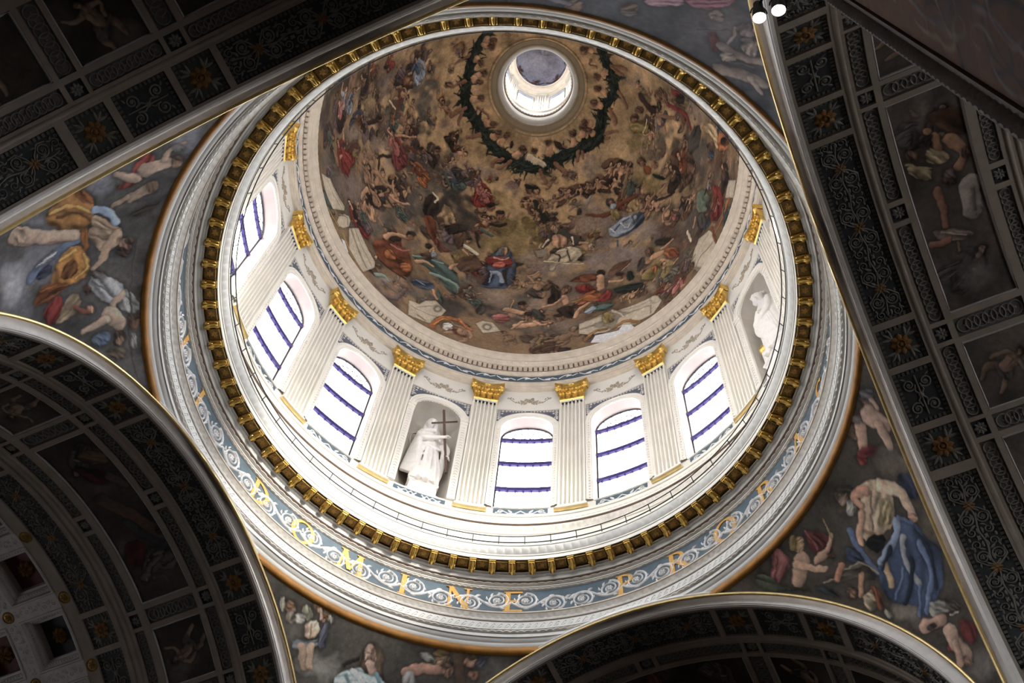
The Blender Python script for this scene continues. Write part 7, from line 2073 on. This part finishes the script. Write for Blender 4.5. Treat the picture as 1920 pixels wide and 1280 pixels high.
# ================================================================ marble statues
def remesh(o, voxel, smooth=2):
    m = o.modifiers.new('r', 'REMESH'); m.mode = 'VOXEL'; m.voxel_size = voxel
    q = o.modifiers.new('s', 'SMOOTH'); q.iterations = smooth; q.factor = .5
    dg = bpy.context.evaluated_depsgraph_get(); dg.update()
    me = bpy.data.meshes.new_from_object(o.evaluated_get(dg)); o.modifiers.clear(); old = o.data; o.data = me
    me.name = old.name; bpy.data.meshes.remove(old)
    me.polygons.foreach_set('use_smooth', np.ones(len(me.polygons), bool))
    if not me.materials: me.materials.append(M['marble'])
SY = RW + .40
def sp(p): p = np.asarray(p, float).reshape(-1, 3); return np.stack([p[:, 0], SY - p[:, 1], p[:, 2]], 1)
def tub(b, pts, rad, n=10):
    p = np.asarray(pts, float)
    # smooth the path
    for _ in range(2):
        if len(p) > 2:
            q = [p[0]]; r = np.broadcast_to(np.asarray(rad, float), len(p)); rr = [r[0]]
            for i in range(len(p) - 1): q += [.75 * p[i] + .25 * p[i + 1], .25 * p[i] + .75 * p[i + 1]]; rr += [.75 * r[i] + .25 * r[i + 1], .25 * r[i] + .75 * r[i + 1]]
            p = np.array(q + [p[-1]]); rad = np.array(rr + [r[-1]])
    b.tube(sp(p), rad, n)
def ball(b, c, rx, ry, rz, n=18, m=10):
    th = np.linspace(.05, PI - .05, m); ph = np.arange(n) * 2 * PI / n; T, F = np.meshgrid(th, ph, indexing='ij')
    P = np.stack([c[0] + rx * np.sin(T) * np.cos(F), SY - c[1] - ry * np.sin(T) * np.sin(F), c[2] + rz * np.cos(T)], -1); b.grid(P, cv=True); b.ngon(P[0]); b.ngon(P[-1])
def skirt(b, rows, folds, amp, seed):
    r = random.Random(seed); ph = np.arange(96) * 2 * PI / 96; G = []
    offs = [r.uniform(0, 6) for _ in range(4)]
    for cx, cy, z, rx, ry, k in rows:
        w = 1 + k * amp * (np.sin(folds * ph + offs[0] + .25 * z) * .6 + .4 * np.sin((folds * 1.7 // 1) * ph + offs[1]) + .3 * np.sin(3 * ph + offs[2]))
        G.append(np.stack([cx + rx * w * np.cos(ph), SY - cy - ry * w * np.sin(ph), np.full(96, z)], 1))
    G = np.array(G); b.grid(G, cv=True); b.ngon(G[0]); b.ngon(G[-1])
def hand(b, w, d, up, L=.24, curl=.5):
    """palm with four bent fingers and a thumb; w wrist, d finger direction, up back of the hand"""
    w, d, up = (np.asarray(q, float) for q in (w, d, up)); d = d / np.linalg.norm(d); s_ = np.cross(d, up); s_ /= np.linalg.norm(s_); up = np.cross(s_, d)
    tub(b, [w, w + d * L * .3, w + d * L * .5], [.06, .085, .08])
    for i, k in enumerate((.9, 1.05, 1.0, .8)):
        o_ = w + d * L * .5 + s_ * (i - 1.5) * .042
        tub(b, [o_, o_ + d * L * .28 * k, o_ + d * L * .45 * k - up * L * curl * .3, o_ + d * L * .5 * k - up * L * curl * .6], [.027, .026, .024, .018], 7)
    o_ = w + d * L * .15 + s_ * -.07
    tub(b, [o_, o_ - s_ * .05 + d * .06, o_ - s_ * .06 + d * .12 - up * .04], [.03, .028, .02], 7)
def head_(b, c, r, face, beard=False):
    c = np.asarray(c, float); f_ = np.asarray(face, float); f_ = f_ / np.linalg.norm(f_); up = np.array([0, 0, 1.]); s_ = np.cross(f_, up); s_ /= np.linalg.norm(s_); up = np.cross(s_, f_)
    ball(b, c, r * .82, r * .92, r * 1.12); P = lambda a, d_, e: c + s_ * a * r + f_ * d_ * r + up * e * r
    tub(b, [P(0, .86, .28), P(0, 1.08, -.08), P(0, .98, -.16)], [.03, .05, .05], 7)          # nose
    tub(b, [P(-.5, .72, .32), P(0, .95, .36), P(.5, .72, .32)], [.035, .04, .035], 7)       # brow
    for q in (-1, 1): ball(b, P(q * .33, .78, .14), r * .13, r * .13, r * .09, 8, 6); ball(b, P(q * .82, -.05, .02), r * .1, r * .16, r * .22, 8, 6); ball(b, P(q * .42, .66, -.2), r * .22, r * .2, r * .25, 8, 6)
    tub(b, [P(-.25, .82, -.46), P(0, .93, -.42), P(.25, .82, -.46)], [.02, .03, .02], 6); tub(b, [P(-.2, .80, -.56), P(0, .90, -.57), P(.2, .80, -.56)], [.02, .03, .02], 6)
    ball(b, P(0, .68, -.8), r * .3, r * .28, r * .22, 10, 6)
    if beard:
        for q in (-.4, -.15, .15, .4): tub(b, [P(q, .7, -.7), P(q * 1.0, .55, -1.1), P(q * .8, .35, -1.6)], [.08, .08, .05], 8)
    return P
def cross_statue():
    e = empty('robed_statue')
    b = MB()
    skirt(b, [(.10, 0, 34.05, .50, .34, 1.2), (.11, .0, 34.3, .52, .36, 1.2), (.10, .02, 35.0, .47, .36, 1.1), (.08, .03, 35.9, .42, .35, .9), (.05, .04, 36.5, .39, .33, .6), (.02, .03, 36.9, .37, .29, .3), (-.03, .02, 37.3, .40, .29, .15), (-.06, 0, 37.65, .42, .26, .1), (-.07, 0, 37.85, .28, .2, 0)], 9, .10, 3)
    for x0, x1, y in ((-.28, -.3, .30), (-.12, -.08, .38), (.06, .12, .40), (.22, .36, .36), (.34, .55, .25), (-.36, -.42, .15)):
        tub(b, [(x0 * .8, y * .85, 36.7), (x0 + .02, y + .04, 36.0), (x1, y + .05, 35.1), (x1 * 1.05, y + .02, 34.1)], [.03, .06, .075, .08])
    for i in range(14):
        q = -.5 + i / 13; tub(b, [(q * .62, .37 - .5 * q * q, 36.5), (q * .8 + .03 * (-1) ** i, .42 - .6 * q * q, 35.5), (q * 1.0, .42 - .6 * q * q, 34.15)], [.018, .034, .045], 6)
    tub(b, [(-.36, .3, 36.15), (-.1, .42, 36.45), (.2, .42, 36.35), (.42, .25, 36.6)], [.05, .06, .06, .05])
    tub(b, [(-.07, 0, 37.8), (-.08, .04, 38.35)], [.15, .13])
    head_(b, (-.09, .08, 38.62), .24, (.3, .85, -.35))
    # veil and hair
    for q in np.linspace(0, 1, 6): tub(b, [(-.24 + .36 * q, -.02 - .06 * q, 38.88 - .1 * abs(q - .4)), (-.3 + .52 * q, -.12, 38.5), (-.28 + .62 * q, -.1, 38.05), (-.30 + .72 * q, -.04, 37.7)], [.07, .09, .09, .07])
    tub(b, [(.02, .12, 38.82), (.12, .10, 38.5), (.14, .12, 38.1), (.2, .15, 37.75)], [.06, .075, .08, .06])
    # arms
    tub(b, [(-.42, .0, 37.72), (-.46, .16, 37.25), (-.30, .38, 36.92), (.05, .46, 37.0), (.46, .46, 37.30)], [.17, .15, .125, .10, .07])
    hand(b, (.46, .46, 37.31), (.9, .05, .35), (0, .3, .9))
    tub(b, [(.30, .0, 37.7), (.52, .10, 37.1), (.60, .28, 36.5), (.70, .36, 36.1)], [.17, .15, .12, .075])
    hand(b, (.70, .36, 36.1), (.5, .2, -.6), (.6, .5, .4))
    # cloak over the left shoulder, flaring to the side
    for i in range(9):
        q = i / 8
        tub(b, [(-.34 - .12 * q, .12 - .2 * q, 37.75 - .03 * q), (-.44 - .14 * q, .24 - .30 * q, 37.0), (-.40 - .26 * q, .30 - .3 * q, 36.0), (-.34 - .44 * q, .28 - .22 * q, 35.0 - .1 * q), (-.38 - .44 * q, .24 - .15 * q, 34.45 + .25 * q)], [.10, .12, .12, .11, .07])
    tub(b, [(-.45, .1, 37.75), (-.2, .3, 37.65), (.1, .34, 37.75)], [.1, .1, .09])
    # hanging folds on the right
    for i in range(5):
        q = i / 4
        tub(b, [(.45 + .1 * q, .3 - .1 * q, 37.3), (.62 + .14 * q, .26 - .1 * q, 37.0), (.56 + .2 * q, .22, 36.5), (.60 + .06 * q, .2, 35.9), (.46 + .2 * q, .18, 35.2), (.5 + .12 * q, .2, 34.6)], [.06, .085, .075, .08, .09, .05])
    for x in (-.2, .12): tub(b, [(x, .30, 34.12), (x + .02, .46, 34.08), (x + .03, .58, 34.06)], [.10, .09, .06])
    body = b.build('draped_figure', M['marble'], e, 0); remesh(body, .023, 1)
    b = MB()
    G = []
    for z, w, d in ((33.26, .60, .34), (33.40, .60, .34), (33.44, .54, .30), (33.92, .52, .30), (33.98, .58, .34), (34.08, .58, .34)):
        G.append(sp([(.08 - w, -d, z), (.08 + w, -d, z), (.08 + w, d, z), (.08 - w, d, z)]))
    G = np.array(G); b.grid(G, cv=True); b.ngon(G[-1]); b.build('plinth', M['marble'], e, 30)
    return e
s1 = cross_statue(); rz(s1, AZC - 22.5); tag(s1, 'white marble statue in long robe and veil holding a tall cross', 'statue', None)
e = empty('wooden_cross')
b = MB(); tub(b, [(.22, .40, 39.40), (.80, .40, 35.0)], .055, 4); b.build('shaft', M['wood'], e, 30)
b = MB(); tub(b, [(-.14, .50, 37.95), (.86, .28, 39.10)], .052, 4); b.build('crossbar', M['wood'], e, 30)
rz(e, AZC - 22.5); tag(e, 'tall brown wooden cross held by the left marble statue', 'cross')

def cloaked_statue():
    e = empty('cloaked_statue')
    b = MB()
    skirt(b, [(.10, 0, 34.2, .52, .38, 1.2), (.10, .0, 34.5, .53, .40, 1.2), (.05, .05, 35.3, .52, .40, 1.), (0, .08, 36.2, .50, .40, .7), (-.05, .08, 37.0, .46, .36, .4), (-.06, .04, 37.7, .46, .32, .2), (-.04, .0, 38.2, .45, .28, .1), (-.03, 0, 38.45, .3, .22, 0)], 8, .09, 8)
    tub(b, [(-.03, 0, 38.3), (-.07, .02, 38.6), (-.10, .06, 39.0)], [.26, .19, .17])
    head_(b, (-.12, .10, 39.12), .27, (-.45, .85, .0), True)
    for q in np.linspace(0, 1, 7): tub(b, [(-.02 + .2 * q, -.06 - .08 * q, 38.62), (.14 + .28 * q, .0 - .05 * q, 38.42), (.22 + .42 * q, .16 - .1 * q, 37.6), (.2 + .45 * q, .26 - .12 * q, 36.6), (.2 + .42 * q, .3 - .14 * q, 35.6), (.24 + .34 * q, .3 - .12 * q, 34.6)], [.08, .12, .12, .11, .10, .07])
    for q in np.linspace(0, 2 * PI, 9)[:-1]: ball(b, (-.04 + .17 * math.cos(q), -.02 + .15 * math.sin(q), 39.2 + .03 * math.cos(3 * q)), .09, .09, .1, 8, 6)
    # one arm folded up to the beard, the other across the waist
    tub(b, [(-.42, .05, 38.1), (-.55, .18, 37.4), (-.42, .40, 36.95), (-.06, .46, 37.15)], [.17, .16, .12, .075]); hand(b, (-.06, .46, 37.15), (.9, .1, .3), (0, .6, .7))
    tub(b, [(.36, .1, 38.1), (.5, .3, 37.1), (.15, .5, 36.6), (-.15, .5, 36.5)], [.17, .16, .13, .08]); hand(b, (-.15, .5, 36.5), (-1, .05, .1), (0, .7, .6))
    for i in range(6):
        q = i / 5; tub(b, [(-.42 + .25 * q, .25 + .12 * q, 37.9 - .2 * q), (-.5 + .4 * q, .36 + .08 * q, 37.0), (-.46 + .55 * q, .42, 36.2), (-.1 + .5 * q, .45 - .1 * q, 35.4), (.2 + .3 * q, .38, 34.6)], [.06, .08, .09, .08, .06])
    for i in range(5):
        q = i / 4; tub(b, [(-.46 + .2 * q, .2 + .1 * q, 36.4), (-.44 + .16 * q, .26 + .1 * q, 35.4), (-.42 + .16 * q, .26 + .12 * q, 34.35)], [.05, .07, .07])
    for x in (-.28, .05): tub(b, [(x, .32, 34.3), (x - .02, .48, 34.25), (x - .03, .6, 34.22)], [.10, .09, .06])
    for i in range(12):
        q = -.5 + i / 11; tub(b, [(q * .7 - .05, .42 - .4 * q * q, 37.2), (q * .85 + .08 * q, .47 - .6 * q * q, 36.0), (q * 1.0 + .08, .44 - .6 * q * q, 34.35)], [.02, .036, .045], 6)
    # broken tree trunk beside the figure
    tub(b, [(-.66, .18, 33.9), (-.64, .2, 34.6), (-.62, .22, 35.18)], [.17, .13, .14])
    body = b.build('draped_figure', M['marble'], e, 0); remesh(body, .023, 1)
    b = MB(); G = []
    for z, w, d in ((33.26, .70, .42), (33.42, .70, .42), (33.48, .64, .38), (34.05, .62, .36), (34.12, .70, .42), (34.22, .70, .42)):
        G.append(sp([(-.06 - w, -d, z), (-.06 + w, -d, z), (-.06 + w, d, z), (-.06 - w, d, z)]))
    G = np.array(G); b.grid(G, cv=True); b.ngon(G[-1]); b.build('plinth', M['marble'], e, 30)
    return e
s2 = cloaked_statue(); rz(s2, AZC + 67.5); tag(s2, 'bearded white marble statue in a heavy cloak, half hidden by the gallery rim', 'statue')
b = MB(); c0 = np.array([-.62, .22]); P = [(0, 35.16), (.13, 35.16), (.14, 35.2), (.08, 35.25), (.17, 35.34), (.19, 35.46), (.15, 35.56), (.10, 35.6), (.13, 35.63), (.12, 35.68), (.05, 35.74), (.03, 35.8), (0, 35.82)]
a = np.arange(20) * 2 * PI / 20
b.grid(np.array([sp(np.stack([c0[0] + r * np.cos(a), c0[1] + r * np.sin(a), 0 * a + z], 1)) for r, z in P]), cv=True)
u = b.build('gilded_urn', M['gold'], None, 50); rz(u, AZC + 67.5); tag(u, 'small gilded urn on a trunk beside the right-hand statue', 'urn')
# ================================================================ painted pier at upper right, spotlights
n_, t_ = nt('UL'); fp = planef(-RB * t_, n_, (0, 0, 1), t_)
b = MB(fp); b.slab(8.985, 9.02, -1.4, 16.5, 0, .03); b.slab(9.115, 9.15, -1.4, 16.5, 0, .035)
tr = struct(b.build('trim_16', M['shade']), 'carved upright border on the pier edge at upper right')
b = MB(fp); b.patch(9.02, 9.115, -1.4, 16.5, .012)
for i in range(150):
    z = 1.0 + i * .085; b.leaf(9.024, z, .8, .115, .03, .06, .012)
    b.ridge([(9.025, z + .045), (9.07, z + .06), (9.112, z + .10)], .016, .05, .012)
b.build('leaf_carving', M['rib2'], tr)
A = np.linspace(9.16, 11.2, 200) * 100; Bz = np.linspace(2.0, 11.0, 620) * 100
p = Painter(A, Bz, lambda q: .01, lambda q: .01, (88, 56, 36)); rg = np.random.default_rng(9)
for q in range(26): p.blob(rg.uniform(920, 1110), rg.uniform(210, 1090), 22, 0, 0, 40, lin([(92, 52, 28), (64, 50, 52), (96, 74, 40)][q % 3]) * rg.uniform(.6, 1.3), .8)
for q in range(150):
    x0, z0 = rg.uniform(9.2, 11.1), rg.uniform(2.1, 10.9); t = np.linspace(0, 1, 14); k = rg.uniform(2, 6) * rg.choice([-1, 1]); rr = rg.uniform(.12, .34)
    path = np.stack([rr * (1 - .75 * t) * np.cos(k * t + q), rr * 1.9 * (1 - .75 * t) * np.sin(k * t + q)], 1)
    p.line_m(x0 * 100, z0 * 100, path, rg.uniform(.012, .03), .006, lin([(118, 98, 84), (104, 88, 84), (40, 30, 26), (128, 104, 76)][q % 4]) * rg.uniform(.7, 1.2))
p.run([], G_VAULT)
SS, ZZ = np.meshgrid(A / 100, Bz / 100, indexing='ij'); mb = MB(); mb.grid(fp(SS, ZZ, np.full(SS.shape, .02)))
tag(mb.build('pier_grotesque', M['paint'], None, 0, p.C.reshape(-1, 3)), 'brown painted scrollwork on the near pier in the upper right corner', 'wall painting')
nr, tr_ = nt('R')
def spot(pos, lab):
    pos = Vector(pos); d = Vector((.05, .48, -.88)).normalized()
    e = empty('spotlight', pos); x = d.cross(Vector((0, 0, 1))).normalized(); y = d.cross(x)
    R = Matrix((x, y, d)).transposed()
    def place(b, nm, m, par, sh=40):
        b.v = [np.asarray(v) @ np.array(R).T for v in b.v]; return b.build(nm, m, par, sh)
    def turn(P, n=20):
        a = np.arange(n) * 2 * PI / n; b = MB(); b.grid(np.array([np.stack([r * np.cos(a), r * np.sin(a), 0 * a + z], 1) for r, z in P]), cv=True); return b
    body = place(turn([(.001, -.36), (.06, -.36), (.075, -.34), (.075, -.22), (.095, -.18), (.105, 0), (.112, 0), (.112, -.02), (.10, -.02)]), 'lamp_housing', M['black'], e)
    place(turn([(.001, -.012), (.10, -.010), (.10, -.02)]), 'lamp_face', M['lamp'], e)
    b = MB(); w = np.array(nr * A0 + tr_ * 8.0) + np.array([0, 0, pos.z + .15]) - np.array(pos)
    bk = np.array(R) @ np.array([0, 0, -.25]); b.tube([bk, bk * .6 + w * .4, w], .022, 8); b.build('mounting_arm', M['black'], e)
    b = MB(); a = np.linspace(0, PI, 9); q = np.stack([.125 * np.cos(a), 0 * a, -.12 - .16 * np.sin(a)], 1) @ np.array(R).T; b.tube(q, .012, 6); b.build('yoke', M['black'], e)
    tag(e, lab, 'spotlight', 'spotlights on the right-hand pier'); return e
spot((3.2, -10.549, 17.639), 'lit black spotlight at top edge, left one of the pair')
spot((3.336, -10.776, 17.0), 'lit black spotlight at top edge, right one of the pair')
# ================================================================ light and camera
W = bpy.data.worlds.new('sky'); bpy.context.scene.world = W; W.use_nodes = True
t = W.node_tree; bg = t.nodes['Background']
tc = t.nodes.new('ShaderNodeTexCoord'); sp = t.nodes.new('ShaderNodeSeparateXYZ'); rp = t.nodes.new('ShaderNodeValToRGB')
t.links.new(tc.outputs['Generated'], sp.inputs['Vector']); t.links.new(sp.outputs['Z'], rp.inputs['Fac'])
rp.color_ramp.elements[0].position = 0; rp.color_ramp.elements[0].color = (.55, .55, .55, 1)
rp.color_ramp.elements[1].position = .5; rp.color_ramp.elements[1].color = (.92, .96, 1, 1)
t.links.new(rp.outputs['Color'], bg.inputs['Color']); bg.inputs['Strength'].default_value = SKY
def portal(loc, nrm, sx, sy):
    L = bpy.data.lights.new('window_portal', 'AREA'); L.shape = 'RECTANGLE'; L.size = sx; L.size_y = sy; L.cycles.is_portal = True
    o = bpy.data.objects.new('window_portal', L); COL.objects.link(o); o.location = loc
    z = -Vector(nrm).normalized(); up = Vector((0, 0, 1)); x = up.cross(z).normalized(); y = z.cross(x)
    o.rotation_euler = Matrix((x, y, z)).transposed().to_euler()
for j in range(16):
    if j % 4 == 3: continue
    a = math.radians(AZC + 22.5 * j); d = np.array([math.sin(a), math.cos(a), 0])
    portal(d * 10.1 + np.array([0, 0, 36.6]), -d, 2.4, 7.0)
for j in range(6):
    a = math.radians(LO + 60 * j); d = np.array([math.sin(a), math.cos(a), 0]); portal(d * 2.3 + np.array([0, 0, 63.4]), -d, 1.2, 3.0)
for k in ARM:
    n_, t_ = nt(k); portal(n_ * 27.8 + np.array([0, 0, 18.0]), -n_, 5.4, 5.4)
sl = bpy.data.lights.new('sun', 'SUN'); sl.energy = SUN; sl.angle = math.radians(14); sl.color = (1, .93, .80)
so = bpy.data.objects.new('sun', sl); COL.objects.link(so); so.location = (30, -30, 60)
q, el = math.radians(142), math.radians(21)
so.rotation_euler = Vector((math.sin(q) * math.cos(el), math.cos(q) * math.cos(el), math.sin(el))).to_track_quat('Z', 'Y').to_euler()
cam = bpy.data.cameras.new('camera'); co = bpy.data.objects.new('camera', cam); COL.objects.link(co)
yaw, pitch, roll, foc = 2.28386413e-02, 1.13131099, 1.22511196e-01, 2084.13555
fw = Vector((math.cos(pitch) * math.sin(yaw), math.cos(pitch) * math.cos(yaw), math.sin(pitch)))
ri = Vector((math.cos(yaw), -math.sin(yaw), 0)); up = ri.cross(fw)
c, s = math.cos(roll), math.sin(roll); ri, up = c * ri + s * up, -s * ri + c * up
co.matrix_world = Matrix.Translation((0, -EYE_D, 0)) @ Matrix((ri, up, -fw)).transposed().to_4x4()
cam.sensor_width = 36; cam.lens = foc * 36 / 1920; cam.clip_end = 500
S = bpy.context.scene; S.camera = co
S.view_settings.view_transform = 'Standard'; S.view_settings.look = 'None'; S.view_settings.gamma = 1; S.view_settings.exposure = EXPO
S.cycles.max_bounces = 7; S.cycles.diffuse_bounces = 5; S.cycles.glossy_bounces = 3; S.cycles.transparent_max_bounces = 6
S.cycles.sample_clamp_indirect = 8; S.cycles.use_denoising = True; S.cycles.caustics_reflective = False; S.cycles.caustics_refractive = False
